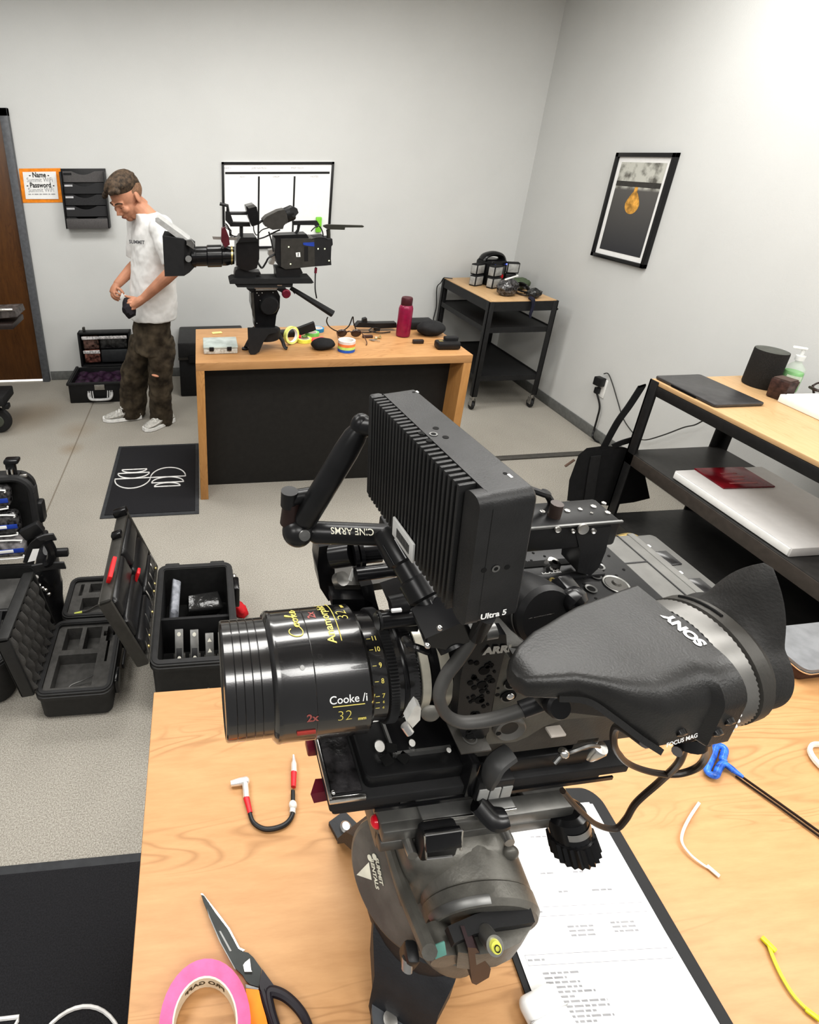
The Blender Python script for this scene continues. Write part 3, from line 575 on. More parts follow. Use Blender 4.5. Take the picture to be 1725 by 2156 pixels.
S_l, E_l, W_l, H_l = ony(340, 480, 3.37), ony(374, 562, 3.29), ony(304, 627, 3.31), ony(286, 639, 3.32)
S_r, E_r, W_r, H_r = ony(292, 468, 3.70), ony(291, 552, 3.74), ony(246, 600, 3.58), ony(243, 612, 3.555)
neck0, neck1 = tc(310, 455), tc(286, 432)
g = G()
g.tube([tc(320, 640), tc(322, 560), tc(322, 490), tc(312, 458)], .1, n=20, k=4, rs=[.09, .09, .09, .065])
g.tube([neck0+V(0.015, 0, -.03), neck0, neck1], .05, n=16, k=4, rs=[.075, .060, .055])
for S, E_, W_ in ((S_l, E_l, W_l), (S_r, E_r, W_r)):
    g.tube([S, E_], .05, n=14, k=1, rs=[.055, .045]); g.tube([E_, (E_*.65+W_*.35), W_], .04, n=14, k=4, rs=[.044, .043, .029]); g.sph(E_, .044)
def finger(pts, r): g.tube(pts, r, n=8, k=4, rs=[r*1.08, r*1.02, r, r*.8]); g.sph(pts[-1], r*.85, nu=8, nv=6)
# far (right) hand: back of the hand to the left, fingers hanging and pinching towards the thumb
P3 = lambda u, v, y: ony(u, v, y)
g.tube([W_r, P3(241, 608, 3.565), P3(238, 617, 3.555)], .03, n=12, k=4, rs=[(.028, .024), (.036, .022), (.036, .018)])
finger([P3(236, 614, 3.57), P3(235, 622, 3.56), P3(241, 629, 3.55), P3(249, 633, 3.545)], .0085)
finger([P3(237, 615, 3.55), P3(238, 623, 3.54), P3(245, 628, 3.53), P3(252, 630, 3.525)], .009)
finger([P3(240, 615, 3.535), P3(243, 622, 3.525), P3(250, 625, 3.515), P3(256, 625, 3.51)], .009)
finger([P3(244, 614, 3.52), P3(249, 618, 3.51), P3(255, 620, 3.50), P3(260, 619, 3.495)], .0085)
finger([P3(246, 606, 3.53), P3(252, 609, 3.51), P3(257, 614, 3.50), P3(260, 617.5, 3.495)], .0105)
# near (left) hand closed on the dark pouch
g.tube([W_l, P3(294, 634, 3.315), P3(283, 642, 3.325)], .03, n=12, k=4, rs=[(.03, .027), (.036, .03), (.036, .027)])
finger([P3(285, 634, 3.33), P3(275, 631, 3.33), P3(270, 634, 3.335), P3(272, 639, 3.34)], .0095)
finger([P3(282, 639, 3.315), P3(272, 638, 3.315), P3(267, 642, 3.325), P3(271, 646, 3.335)], .0098)
finger([P3(283, 644, 3.305), P3(273, 645, 3.305), P3(270, 649, 3.315), P3(275, 651, 3.33)], .0095)
finger([P3(286, 649, 3.30), P3(278, 651, 3.30), P3(276, 654, 3.31), P3(281, 655, 3.325)], .0085)
finger([P3(292, 630, 3.34), P3(281, 627, 3.35), P3(272, 626, 3.36), P3(264, 623, 3.37)], .0105)
# head: local frame, x = face direction, z = crown
HC = tc(267, 415)
HF = (FV*.93+LV*.26).normalized(); fd = (HF*.80+V(0, 0, -.60)).normalized(); HM = frame(HC, fd, (HF*.60+V(0, 0, .80))) @ Matrix.Scale(1.07, 4)
h = G(HM)
h.sph((-.012, 0, .025), (.098, .078, .098), nu=28, nv=18); h.sph((.030, 0, -.035), (.062, .062, .082), nu=24, nv=16); h.sph((.055, 0, -.098), (.030, .034, .024))
h.tube([(.02, .055, -.07), (.055, .03, -.10)], .022, k=1); h.tube([(.02, -.055, -.07), (.055, -.03, -.10)], .022, k=1)
h.tube([(.083, 0, .012), (.097, 0, -.018), (.111, 0, -.040)], .01, rs=[.009, .011, .0135]); h.sph((.098, .011, -.043), .009); h.sph((.098, -.011, -.043), .009)
h.tube([(.066, .05, .018), (.084, .03, .022), (.088, 0, .015), (.084, -.03, .022), (.066, -.05, .018)], .011)
h.sph((.072, .038, -.026), (.02, .024, .02)); h.sph((.072, -.038, -.026), (.02, .024, .02))
h.sph((.084, 0, -.066), (.014, .024, .0075)); h.sph((.082, 0, -.078), (.014, .021, .0075)); h.sph((.073, .032, -.001), (.012, .016, .011)); h.sph((.073, -.032, -.001), (.012, .016, .011))
for s in (-1, 1):
    h.sph((-.016, s*.084, -.008), (.021, .009, .033), rot(0, -14, s*24)); h.sph((-.010, s*.081, -.036), (.010, .008, .012))
h.tube([(-.025, 0, -.05), (-.045, 0, -.11)], .05, k=1, rs=[.052, .052])
g.add(h.v, h.f)
body = g.build('body', SKIN, man); remesh(body, .0042, 5)
# face details
FM = mat('lash_brown', (.05, .028, .018), .7)
for s in (-1, 1):
    e = G(HM).tube([(.074, s*.047, -.004), (.083, s*.033, -.011), (.083, s*.018, -.007)], .0022, n=6).build('eyelash_line', FM, man)
    e = G(HM).tube([(.074, s*.056, .018), (.088, s*.038, .030), (.094, s*.012, .024)], .004, n=6, rs=[.003, .005, .0045]).build('eyebrow', mat('brow_hair', (.075, .045, .028), .85), man)
G(HM).tube([(.092, -.022, -.0715), (.0985, 0, -.0705), (.092, .022, -.0715)], .0022, n=6).build('lip_line', mat('lip', (.30, .10, .08), .5), man)
HAIRM = mat('brown_hair', (.060, .040, .025), .75, var=.65, scale=45, bump=.9, bscale=110)
hg = G(HM)
hg.sph((-.022, 0, .074), (.092, .084, .074), nu=36, nv=24); hg.sph((.034, 0, .104), (.050, .064, .038), rot(0, 25, 0)); hg.sph((-.072, 0, .05), (.045, .066, .07))
for i in range(70):
    a, b = random.uniform(-.085, .085), random.uniform(-.068, .068); hg.sph((a, b, .134-(a+.01)**2*4.5-b*b*7), (.020, .020, .016), nu=8, nv=6)
hair = hg.build('hair', HAIRM, man); remesh(hair, .006, 2)
hs = G(HM); hs.sph((-.030, 0, .022), (.085, .0815, .078), nu=28, nv=18); hs.build('shaved_sides', mat('short_hair', (.20, .115, .07), .8, var=.25, scale=90), man)
# t-shirt
HEM = [(( 322, 667), .37, .31), ((323, 640), .365, .30), ((323, 600), .36, .285), ((324, 560), .36, .27), ((323, 520), .375, .26), ((322, 490), .40, .235), ((319, 470), .385, .20), ((312, 455), .25, .165), ((306, 448), .165, .145)]
sg = G(); sg.loft([ell(tc(*p), F, w, d) for p, w, d in HEM])
for S, E_ in ((S_l, E_l), (S_r, E_r)):
    e = S.lerp(E_, .86); sg.tube([S+V(0, 0, .005), S.lerp(E_, .4), e], .08, n=18, k=4, rs=[.075, .080, .082]); sg.sph(S, .078)
shirt = sg.build('tshirt', mat('white_cotton', (.78, .775, .76), .85, var=.03, bump=.2, bscale=300), man, ang=60); remesh(shirt, .008, 4); wrinkle(shirt, 'shirt_folds', .020, .10)
c = ony(285, 510, 3.40)
pt = G(); f2 = (FV*.75+LV*.66).normalized(); text(pt, 'SUMMIT', .030, plane_frame(ony(288, 510, 3.41), Vector((-f2.y, f2.x, 0)), (0, 0, 1)), .001)
pt.build('chest_print', mat('shirt_ink', (.12, .12, .13), .8), man)
# trousers
def leg(pts): return [ell(ony(u, v, y), F, w, d, 22, 2.2) for u, v, y, w, d in pts]
pg = G()
pg.loft(leg([(318, 735, 3.55, .33, .24), (320, 700, 3.55, .33, .24), (321, 665, 3.55, .31, .225), (321, 650, 3.55, .29, .21)]))
pg.loft(leg([(342, 893, 3.56, .165, .175), (340, 872, 3.555, .165, .165), (338, 840, 3.54, .175, .165), (338, 790, 3.50, .185, .165), (340, 745, 3.49, .19, .19), (336, 710, 3.51, .18, .20)]))
pg.loft(leg([(280, 874, 3.67, .165, .20), (281, 855, 3.67, .17, .195), (281, 820, 3.67, .175, .20), (285, 775, 3.65, .185, .205), (300, 735, 3.62, .20, .20), (303, 705, 3.61, .19, .2)]))
pants = pg.build('trousers', mat('mottled_brown', (.030, .022, .014), .9, scale=13, col2=(.105, .083, .056), bump=.5, bscale=250), man, ang=60); remesh(pants, .008, 4); wrinkle(pants, 'trouser_folds', .030, .085)
c = ony(327, 791, 3.385); G().sph(c, (.026, .014, .008), rot(0, 18, 0)).build('knee_tear', SKIN, man)
# shoes
UP = mat('shoe_grey', (.48, .47, .44), .7, var=.2, scale=60); SOLE = mat('shoe_sole', (.8, .8, .78), .55)
def shoe(toe, heel):
    d = (toe-heel); L = d.length; M = frame(heel, d, (0, 0, 1)); k = L/.29
    prof = [(-.005, .035, .075, .06), (.03, .038, .095, .04), (.08, .040, .105, 0), (.13, .042, .098, 0), (.18, .047, .075, 0), (.23, .046, .058, 0), (.268, .036, .045, 0), (.288, .015, .03, 0)]
    def ringw(x, w, hgt, z0, sw=1.0):
        return [Vector((x, sw*w*math.cos(a)*(1 if math.sin(a) < .2 else .75), z0+(hgt-z0)*(.5+.5*math.sin(a)))) for a in [2*PI*i/18 for i in range(18)]]
    so = G(M); so.loft([[Vector((x*k, y, z)) for x, y, z in ([(xx, -w-.006, .004), (xx, w+.006, .004), (xx, w+.003, zt), (xx, -w-.003, zt)])] for xx, w, zt in ((-.012, .028, .034), (.02, .036, .034), (.08, .037, .03), (.15, .044, .026), (.21, .049, .024), (.26, .04, .026), (.296, .014, .032))])
    ro = thing_part = G(M).loft([[Vector((p.x*k, p.y, p.z)) for p in ringw(x, w, hh, .02)] for x, w, hh, _ in prof]).build('shoe', UP, man, ang=50)
    so.build('sole', SOLE, ro)
    lg = G(M)
    for i in range(4): x = .12+.022*i; z = .104-.0105*i*1.1; lg.tube([(x*k, -.03, z-.012), (x*k, 0, z+.003), (x*k, .03, z-.012)], .004, n=6)
    lg.tube([(.125*k, 0, .108), (.15*k, -.03, .115), (.13*k, -.035, .10), (.125*k, 0, .108), (.15*k, .03, .115), (.13*k, .035, .10)], .0035, n=6); lg.build('laces', SOLE, ro)
    G(M).box((.275*k, 0, .016), (.03, .045, .012), bev=.004).build('toe_tip', K, ro)
    for s in (-1, 1): G(M).box((.10*k, s*.041, .06), (.04, .002, .03), rot(0, 0, 0), bev=.0008).build('side_patch', SOLE, ro)
shoe(onz(304, 908, 0), onz(362, 886, 0)); shoe(onz(219, 886, 0), onz(296, 879, 0))
# pouch and label in his hands
o = G().tube([P3(266, 629, 3.35), P3(268, 640, 3.345), P3(273, 655, 3.33), P3(279, 667, 3.32)], .03, n=14, k=5, rs=[(.016, .018), (.032, .03), (.054, .04), (.055, .036), (.03, .025)]).jitter(.010, 30).build('drawstring_pouch', mat('dark_pouch', (.013, .010, .014), .8, bump=.3))
tag(o, 'small black drawstring pouch held in the hands of the standing man', 'pouch')
o = G().box(P3(259, 624, 3.49), (.03, .003, .038), rot(0, 25, 20), bev=.001).build('white_tag', PA); tag(o, 'small white tag pinched between the fingers of the standing man', 'tag')
# ================= corner cart, bench and bag on the right =================
t = thing('utility_cart', 'black three-shelf rolling cart with wood top standing in the corner', 'cart', (2.32, 3.95, 0))
cx0, cx1, cy0, cy1, czt = 2.055, 2.575, 3.56, 4.36, .868
STEEL = mat('black_steel', (.02, .02, .021), .5, metal=.2, bump=.04)
G().bx(cx0+.01, cx1-.01, cy0+.01, cy1-.01, czt-.025, czt, .003).build('wood_top', wood('maple_top', (.60, .41, .23), (.52, .33, .17), (.42, .26, .12), 'Y'), t)
g = G()
for a in ((cx0+.002, cx1-.002, cy0+.002, cy0+.014), (cx0+.002, cx1-.002, cy1-.014, cy1-.002), (cx0+.002, cx0+.014, cy0+.002, cy1-.002), (cx1-.014, cx1-.002, cy0+.002, cy1-.002)): g.bx(*a, czt-.075, czt-.006)
g.build('apron', STEEL, t)
for x, yy in ((cx0, cy0), (cx1-.04, cy0), (cx0, cy1-.04), (cx1-.04, cy1-.04)):
    lg = G().bx(x, x+.04, yy, yy+.006, .115, czt-.004, .001).bx(x if x < 2.3 else x+.034, x+.006 if x < 2.3 else x+.04, yy, yy+.04, .115, czt-.004, .001).build('leg', STEEL, t)
    c = V(x+.02, yy+.02, 0)
    cs = G().cyl(c+V(0, 0, .115), c+V(0, 0, .085), .012, n=12).bx(c.x-.018, c.x-.014, c.y-.02, c.y+.02, .035, .09).bx(c.x+.014, c.x+.018, c.y-.02, c.y+.02, .035, .09).build('caster', SD, lg)
    G().lathe([(.02, 0), (.033, .003), (.033, .021), (.02, .024)], c+V(-.012, .008, .034), c+V(1, .008, .034), 20).build('wheel', KR, cs)
for z in (.665, .28):
    g = G().bx(cx0+.006, cx1-.006, cy0+.006, cy1-.006, z-.006, z, .001).bx(cx0+.004, cx1-.004, cy0+.003, cy0+.012, z-.035, z+.006).bx(cx0+.003, cx0+.012, cy0+.004, cy1-.004, z-.035, z+.006).bx(cx1-.012, cx1-.003, cy0+.004, cy1-.004, z-.035, z+.006).bx(cx0+.004, cx1-.004, cy1-.012, cy1-.003, z-.035, z+.006); g.build('shelf', STEEL, t)
G().sph((cx1+.004, cy0+.008, .80), .009).build('bolt', K, t)
# charger and batteries on the cart
def PC(u, v, dz=0): return onz(u, v, czt+dz)
t = thing('charger_station', 'round-topped black battery charger standing on the corner cart', 'charger', PC(1005, 595))
c = V(2.33, 4.12, czt)
G().box(c+V(0, 0, .10), (.17, .17, .195), rot(0, 0, 20), bev=.02).build('body', KG, t)
g = G().tube([c+V(-.085, 0, .19), c+V(-.06, 0, .225), c+V(0, 0, .24), c+V(.06, 0, .225), c+V(.085, 0, .19)], .02, n=10, rs=[(.05, .02)]*5); g.build('handle', KG, t)
M = T(c) @ rot(0, 0, 20)
G(M).bx(.01, .06, -.088, -.0855, .03, .15).build('label_strip', MG, t); G(M).lathe([(.0, 0), (.017, .001), (.018, .003)], (.035, -.088, .07), (.035, -1, .07), 18).build('red_badge', RD, t)
for a in (-.055, .07): G(M).sph((a, -.087, .165), .006).build('indicator_lamp', mat('lamp_blue', (.1, .15, .9), .3, emit=2), t)
BATT = mat('battery_grey', (.36, .36, .35), .45, var=.2, scale=30)
def batt(cc, lab, rz):
    t = thing('camera_battery', lab, 'battery', cc, 'camera batteries on the corner cart'); M = T(cc) @ rot(0, 0, rz)
    G(M).bx(-.045, .045, -.03, .03, 0, .085, .006).build('housing', KM, t); G(M).bx(-.038, .038, -.0325, -.03, .01, .075, .001).build('label', BATT, t); G(M).bx(-.0475, -.045, -.024, .024, .01, .075, .001).build('side_label', BATT, t)
batt(V(2.195, 4.06, czt+.001), 'grey-labelled battery at the lower left of the charger pile', 24); batt(V(2.29, 3.965, czt+.001), 'grey-labelled battery at the lower middle of the charger pile', 20)
batt(V(2.20, 4.075, czt+.0875), 'grey-labelled battery stacked on top at left of the pile', 24); batt(V(2.295, 3.98, czt+.0875), 'grey-labelled battery stacked on the lower middle battery', 22); 
batt(V(2.475, 4.055, czt+.096), 'grey-labelled battery clipped on right side of the charger', -18)
o = G().box(V(2.47, 4.06, czt+.047), (.08, .06, .092), rot(0, 0, -18), bev=.008).build('charger_module', K); tag(o, 'black charger module under the battery at right of the charger', 'charger')
def crumple(name, pts_c, r, m, label, cat, jit=.012, seed=3, n=(26, 16)):
    g = G().sph(pts_c, r, rot(0, 0, 25), *n).jitter(jit, 40).jitter(jit*.5, 90)
    for p in g.v: p.z = max(p.z, czt+.001)
    return tag(g.build(name, m, ang=25), label, cat)
crumple('cable_bag', V(2.272, 3.735, czt+.06), (.085, .07, .068), VINYL, 'clear bag of dark cables lying at the front edge of the corner cart', 'bag')
g = G().box(V(2.275, 3.715, czt+.135), (.13, .012, .012), rot(0, -8, 20), bev=.004); o = g.build('bag_zipper', WH); adopt(o, bpy.data.objects['cable_bag'])
crumple('cable_bag', V(2.425, 3.635, czt+.035), (.062, .045, .034), mat('dark_vinyl', (.025, .025, .025), .12, var=.9, scale=60, bump=.7, bscale=40), 'flatter dark shiny bag lying right of the clear cable bag', 'bag')
g = G()
for i in range(5): 
    a = random.random(); g.tube([V(2.33+.01*i, 3.86, czt+.012), V(2.40, 3.84-.008*i, czt+.05+.006*i), V(2.46, 3.80, czt+.03+.006*i), V(2.45, 3.745-.004*i, czt+.016), V(2.40, 3.76+.01*i, czt+.02)], .006, n=6)
tag(g.build('coiled_cable', KG), 'coil of thick black cable between the bags and green pouch', 'cable')
o = crumple('green_pouch', V(2.468, 3.92, czt+.042), (.098, .075, .042), mat('olive_cloth', (.075, .10, .06), .9, bump=.4, bscale=200), 'olive green cloth pouch at right on the corner cart', 'pouch', .008)
g = G().tube([PC(1080, 612, .012), PC(1098, 620, .008), PC(1112, 622, .007), PC(1126, 621, .008), PC(1116, 617, .008), PC(1104, 616, .008)], .006, n=6); tag(g.build('strap_loop', mat('brown_strap', (.05, .035, .025), .6)), 'small brown strap loop lying in front of the green pouch', 'strap')
g = G().tube([V(2.36, 3.58, czt+.018), V(2.365, 3.544, czt+.010), V(2.37, 3.538, czt-.04), V(2.365, 3.538, czt-.09), V(2.37, 3.540, czt-.12)], .01, n=6, rs=[.014, .014, .012, .01, .008]); tag(g.build('hanging_strap', mat('navy_strap', (.012, .013, .03), .7)), 'dark navy strap hanging over the front edge of the cart', 'strap')
g = G().tube([V(2.10, 4.27, czt+.010), V(2.062, 4.30, czt+.010), V(2.043, 4.315, czt+.006), V(2.038, 4.345, czt-.04), V(2.036, 4.40, czt-.10), ony(919, 645, 4.41), ony(913, 672, 4.42), ony(912, 692, 4.435)], .004, n=6); tag(g.build('power_cord', K), 'thin black power cord hanging down behind the corner cart', 'cord')
# ---- bench along the right wall
bx0, bx1, by1, by0, bz = 1.972, 2.435, 2.015, -.55, .93
t = thing('work_bench', 'black steel bench with wood top and dark lower shelves by right wall', 'bench', (2.2, .9, 0))
G().bx(bx0+.004, bx1, by0, by1-.002, bz-.020, bz, .003).build('wood_top', wood('bench_top', (.60, .40, .22), (.52, .33, .165), (.4, .24, .11), 'Y', 1.3), t)
g = G().bx(bx0+.002, bx0+.016, by0, by1-.002, bz-.066, bz-.021, .002).bx(bx1-.016, bx1-.002, by0, by1-.002, bz-.066, bz-.021, .002).bx(bx0+.002, bx1-.002, by1-.016, by1-.002, bz-.066, bz-.021, .002); g.build('apron', STEEL, t)
for x in (bx0, bx1-.05):
    G().bx(x, x+.05, by1-.008, by1, .0, bz-.002, .001).bx(x if x < 2.2 else x+.044, (x if x < 2.2 else x+.044)+.006, by1-.045, by1, .0, bz-.002, .001).build('leg', STEEL, t)
    G().bx(x, x+.05, by0, by0+.05, .0, bz-.002, .001).build('leg', STEEL, t)
SHELF = mat('shelf_laminate', (.035, .034, .033), .45, bump=.05)
g = G().bx(bx0+.004, bx1, by0, by1-.004, .545, .565, .002); g.build('shelf', SHELF, t)
G().bx(bx0, bx0+.012, by0, by1, .505, .562, .002).build('shelf_lip', mat('lip_brown', (.055, .046, .04), .5), t)
g = G().bx(bx0+.004, bx1, by0, by1-.004, .183, .203, .002).bx(bx0, bx0+.012, by0, by1, .15, .2, .002); g.build('bottom_shelf', SHELF, t)
G().bx(bx1-.012, bx1-.004, by0, by1-.05, .205, .50).build('back_panel', K, t)
# things on the bench top
def PB(u, v, dz=0): return onz(u, v, bz+dz)
t = thing('closed_laptop', 'closed dark grey laptop at far left end of the bench top', 'laptop', (2.09, 1.86, bz))
G().rbox((2.093, 1.862, bz+.0085), (.212, .298, .012), .012, bev=.003).build('lid', mat('laptop_grey', (.085, .083, .085), .35, metal=.5), t)
G().rbox((2.093, 1.862, bz+.0015), (.208, .294, .003), .012).build('base', K, t); G().bx(1.984, 1.99, 1.80, 1.92, bz+.003, bz+.010).build('hinge', KG, t)
t = thing('cylinder_speaker', 'black cylindrical speaker with slightly concave top on the bench', 'speaker', (2.39, 1.90, bz))
c = V(2.372, 1.905, bz); hs = .16
GRL = mat('speaker_fabric', (.018, .017, .016), .9, var=.5, scale=500)
def oval(z, k=1.0): return [c+V(.050*k*math.cos(a), .062*k*math.sin(a), z) for a in [2*PI*i/36 for i in range(36)]]
G().loft([oval(.001, .95), oval(.008, 1), oval(hs-.006, 1), oval(hs, .985)]).build('body', GRL, t)
G().loft([oval(hs, .96), oval(hs+.001, .93), oval(hs-.0005+.0015, .5)]).build('top_panel', mat('speaker_top', (.075, .078, .068), .5), t)
t = thing('brown_cup', 'small dark brown square box cup in front of the speaker', 'cup', PB(1632, 842))
c = PB(1636, 838); g = G().box(c+V(.005, 0, .042), (.055, .06, .082), rot(0, 0, 12), bev=.006, taper=(1.12, 1.12)); g.build('body', mat('brown_box', (.045, .022, .018), .5, var=.5, scale=60), t); G().box(c+V(.005, 0, .085), (.05, .055, .004), rot(0, 0, 12)).build('inside', mat('brown_inside', (.09, .06, .05), .6), t)
t = thing('sanitizer_bottle', 'clear pump bottle of green hand sanitizer near the wall', 'bottle', PB(1675, 826))
c = PB(1672, 822)+V(-.032, .004, 0)
def gel(n, col, a): return mat(n, col, .12, alpha=a, var=.1, spec=.6)
def ob(z, k): return [c+V(.026*k*math.cos(a), .036*k*math.sin(a), z) for a in [2*PI*i/24 for i in range(24)]]
G().loft([ob(.003, .9), ob(.01, .96), ob(.085, .96), ob(.088, .9)]).build('gel', gel('green_gel', (.16, .52, .12), .85), t)
G().loft([ob(.001, .93), ob(.008, 1.0), ob(.10, 1.0), ob(.118, .6), ob(.126, .36), ob(.138, .34)]).build('clear_shell', gel('clear_shell', (.75, .85, .75), .22), t)
PUMP = gel('pump_clear', (.85, .87, .86), .75)
g = G().cyl(c+V(0, 0, .136), c+V(0, 0, .155), .016, n=16).cyl(c+V(0, 0, .155), c+V(0, 0, .182), .006, n=10).box(c+V(-.008, .008, .186), (.045, .018, .010), rot(0, 0, 135), bev=.004); g.build('pump', PUMP, t)
G().poly([ob(.03, 1.02)[i] for i in range(12, 19)]+[ob(.075, 1.02)[i] for i in range(18, 11, -1)]).build('label', gel('label_pale', (.75, .82, .7), .8), t)
t = thing('white_box', 'flat white carton lying on bench below the sanitizer', 'box', PB(1700, 870))
G().box((2.36, 1.63, bz+.017), (.15, .23, .033), rot(0, 0, -3), bev=.003).build('carton', WH, t); G().box((2.365, 1.635, bz+.036), (.13, .20, .006), rot(0, 0, -3), bev=.002).build('lid', PA, t)
g = G(); c = PB(1722, 850); g.tube([PB(1712, 812, .05), PB(1725, 806, .055), PB(1745, 808, .06)], .004, n=6).tube([PB(1712, 812, .05), PB(1716, 835, .02), PB(1726, 850, .004)], .004, n=6).tube([PB(1706, 815, .045), PB(1722, 822, .05), PB(1745, 822, .05)], .006, n=6).tube([PB(1745, 808, .06), PB(1745, 850, .004)], .004, n=6, k=1)
tag(g.build('wire_stand', mat('brown_metal', (.03, .018, .016), .4)), 'small dark wire stand cut off by the picture edge on the bench', 'stand')
# things on the shelf
sz = .566
t = thing('flat_white_box', 'large flat white box lying on the bench shelf', 'box', (2.15, 1.5, sz))
G().bx(1.99, 2.39, 1.285, 1.775, sz, sz+.038, .004).build('carton', mat('box_white', (.62, .61, .60), .6, var=.02), t); G().bx(1.986, 1.994, 1.29, 1.77, sz+.004, sz+.034, .002).build('front_face', WH, t)
t = thing('red_booklet', 'dark red glossy booklet lying on the flat white box', 'booklet', (2.18, 1.7, sz+.04))
M = T(2.18, 1.698, sz+.042) @ rot(0, 0, -2)
G(M).bx(-.108, .108, -.072, .072, -.003, .004, .001).build('cover', mat('red_cover', (.20, .008, .018), .18, var=.4, scale=12), t)
g = G(M); 
for yy, w in ((.025, .07), (.0, .09), (-.02, .05), (-.045, .12)): g.bx(-w/2, w/2, yy-.004, yy+.004, .0041, .0046)
g.build('print', mat('red_print', (.33, .07, .07), .4), t)
# outlet, plug and cords on the right wall
t = thing('wall_outlet', 'white wall outlet with two black plugs low on right wall', 'outlet', (WX, 3.11, .37))
yy = onx(1270, 812, WX).y
G().bx(WX-.007, WX-.001, yy-.037, yy+.037, .305, .435, .002).build('cover_plate', WH, t)
G().box(V(WX-.03, yy+.005, .415), (.045, .06, .06), rot(0, 0, 8), bev=.006).build('plug_adapter', K, t); G().box(V(WX-.022, yy+.012, .345), (.03, .03, .045), bev=.006).build('plug', K, t)
X1 = WX-.02
g = G().tube([V(X1, yy+.012, .325), onx(1263, 855, X1), onx(1258, 880, X1), onx(1251, 905, X1), onx(1248, 918, X1-.02), onz(1255, 928, .01), onz(1280, 938, .008)], .006, n=6); tag(g.build('power_cord', K), 'thick black power cord hanging from the wall outlet to floor', 'cord')
g = G().tube([onx(1272, 787, X1), onx(1281, 787, X1), onx(1290, 808, X1), onx(1301, 845, X1), onx(1312, 880, X1), onx(1328, 905, X1), onx(1345, 922, X1-.01), onx(1362, 926, X1-.02), onx(1400, 915, X1-.02), onx(1440, 900, X1-.02), onx(1465, 894, X1-.03), onx(1490, 880, X1-.04)], .0035, n=6); tag(g.build('charging_cord', mat('grey_cord', (.04, .04, .04), .5)), 'thin grey cord looping along right wall behind the bench leg', 'cord')
# tote bag hanging at the bench corner
t = thing('hanging_tote_bag', 'black canvas tote bag hanging by its strap from the bench corner', 'bag', (2.1, 2.2, 0))
CANV = mat('black_canvas', (.011, .011, .012), .9, bump=.5, bscale=220)
def BP(u, v, y): return ony(u, v, y)
yf, yb = 2.06, 2.24
front = [(1218, 957), (1235, 943), (1270, 938), (1315, 941), (1343, 951), (1356, 985), (1366, 1040), (1368, 1049), (1335, 1058), (1280, 1064), (1240, 1060), (1194, 1054), (1199, 1010)]
g = G(); F_ = [BP(u, v, yf) for u, v in front]; B_ = [BP(u, v, yf+.13) for u, v in front]; B_ = [p.lerp(sum(B_, V(0, 0, 0))/len(B_), .12) for p in B_]
n = len(F_); mid = [F_[i].lerp(B_[i], .45)+(F_[i]-sum(F_, V(0, 0, 0))/n)*.02 for i in range(n)]
g.loft([F_, mid, B_]); g.jitter(.004, 12); zmin = min(p.z for p in g.v)
bag = g.build('bag_body', CANV, t, ang=50)
G().ribbon([BP(1270, 945, yf), BP(1300, 890, 2.03), BP(1325, 855, 2.03), BP(1349, 818, 2.03), BP(1352, 812, 2.03)], .035, .004, (0, 1, 0)).build('strap', CANV, t)
G().ribbon([BP(1290, 940, yf), BP(1310, 932, 2.05), BP(1330, 926, 2.05)], .03, .004, (0, 1, 0)).build('strap', CANV, t)
G().ribbon([BP(1255, 960, yf-.006), BP(1248, 1000, yf-.008), BP(1240, 1056, yf-.008)], .05, .004, (0, 1, 0)).build('webbing', mat('webbing', (.02, .02, .021), .8), t)
G().tube([BP(1210, 968, yf), BP(1200, 975, yf), BP(1190, 982, yf)], .006, n=6).build('zipper_pull', mat('brown_cord', (.09, .055, .04), .6), t)
# ================= cases and gear on the floor at left =================
FOAM = mat('grey_foam', (.075, .073, .070), .95, bump=.5, bscale=260, var=.15)
FOAMD = mat('dark_foam', (.018, .018, .018), .95, bump=.4, bscale=260)
CASE = mat('case_shell', (.022, .022, .022), .55, bump=.15, bscale=350)
def foam_tray(t, x0, x1, y0, y1, zb, zt, holes):      # foam block with pockets: built as cells around the holes
    xs = sorted({x0, x1, *[h[0] for h in holes], *[h[1] for h in holes]}); ys = sorted({y0, y1, *[h[2] for h in holes], *[h[3] for h in holes]})
    g = G(); gd = G()
    for i in range(len(xs)-1):
        for j in range(len(ys)-1):
            cx, cy = (xs[i]+xs[i+1])/2, (ys[j]+ys[j+1])/2; hh = [h for h in holes if h[0] < cx < h[1] and h[2] < cy < h[3]]
            a, b, c, d = xs[i], xs[i+1], ys[j], ys[j+1]
            if hh:
                zf = zt-hh[0][4]; g.poly([(a, c, zf), (b, c, zf), (b, d, zf), (a, d, zf)])
                if a == hh[0][0]: g.poly([(a, c, zf), (a, d, zf), (a, d, zt), (a, c, zt)])
                if b == hh[0][1]: g.poly([(b, c, zf), (b, c, zt), (b, d, zt), (b, d, zf)])
                if c == hh[0][2]: g.poly([(a, c, zf), (a, c, zt), (b, c, zt), (b, c, zf)])
                if d == hh[0][3]: g.poly([(a, d, zf), (b, d, zf), (b, d, zt), (a, d, zt)])
            else: g.poly([(a, c, zt), (b, c, zt), (b, d, zt), (a, d, zt)])
    return g.build('foam_insert', FOAM, t)
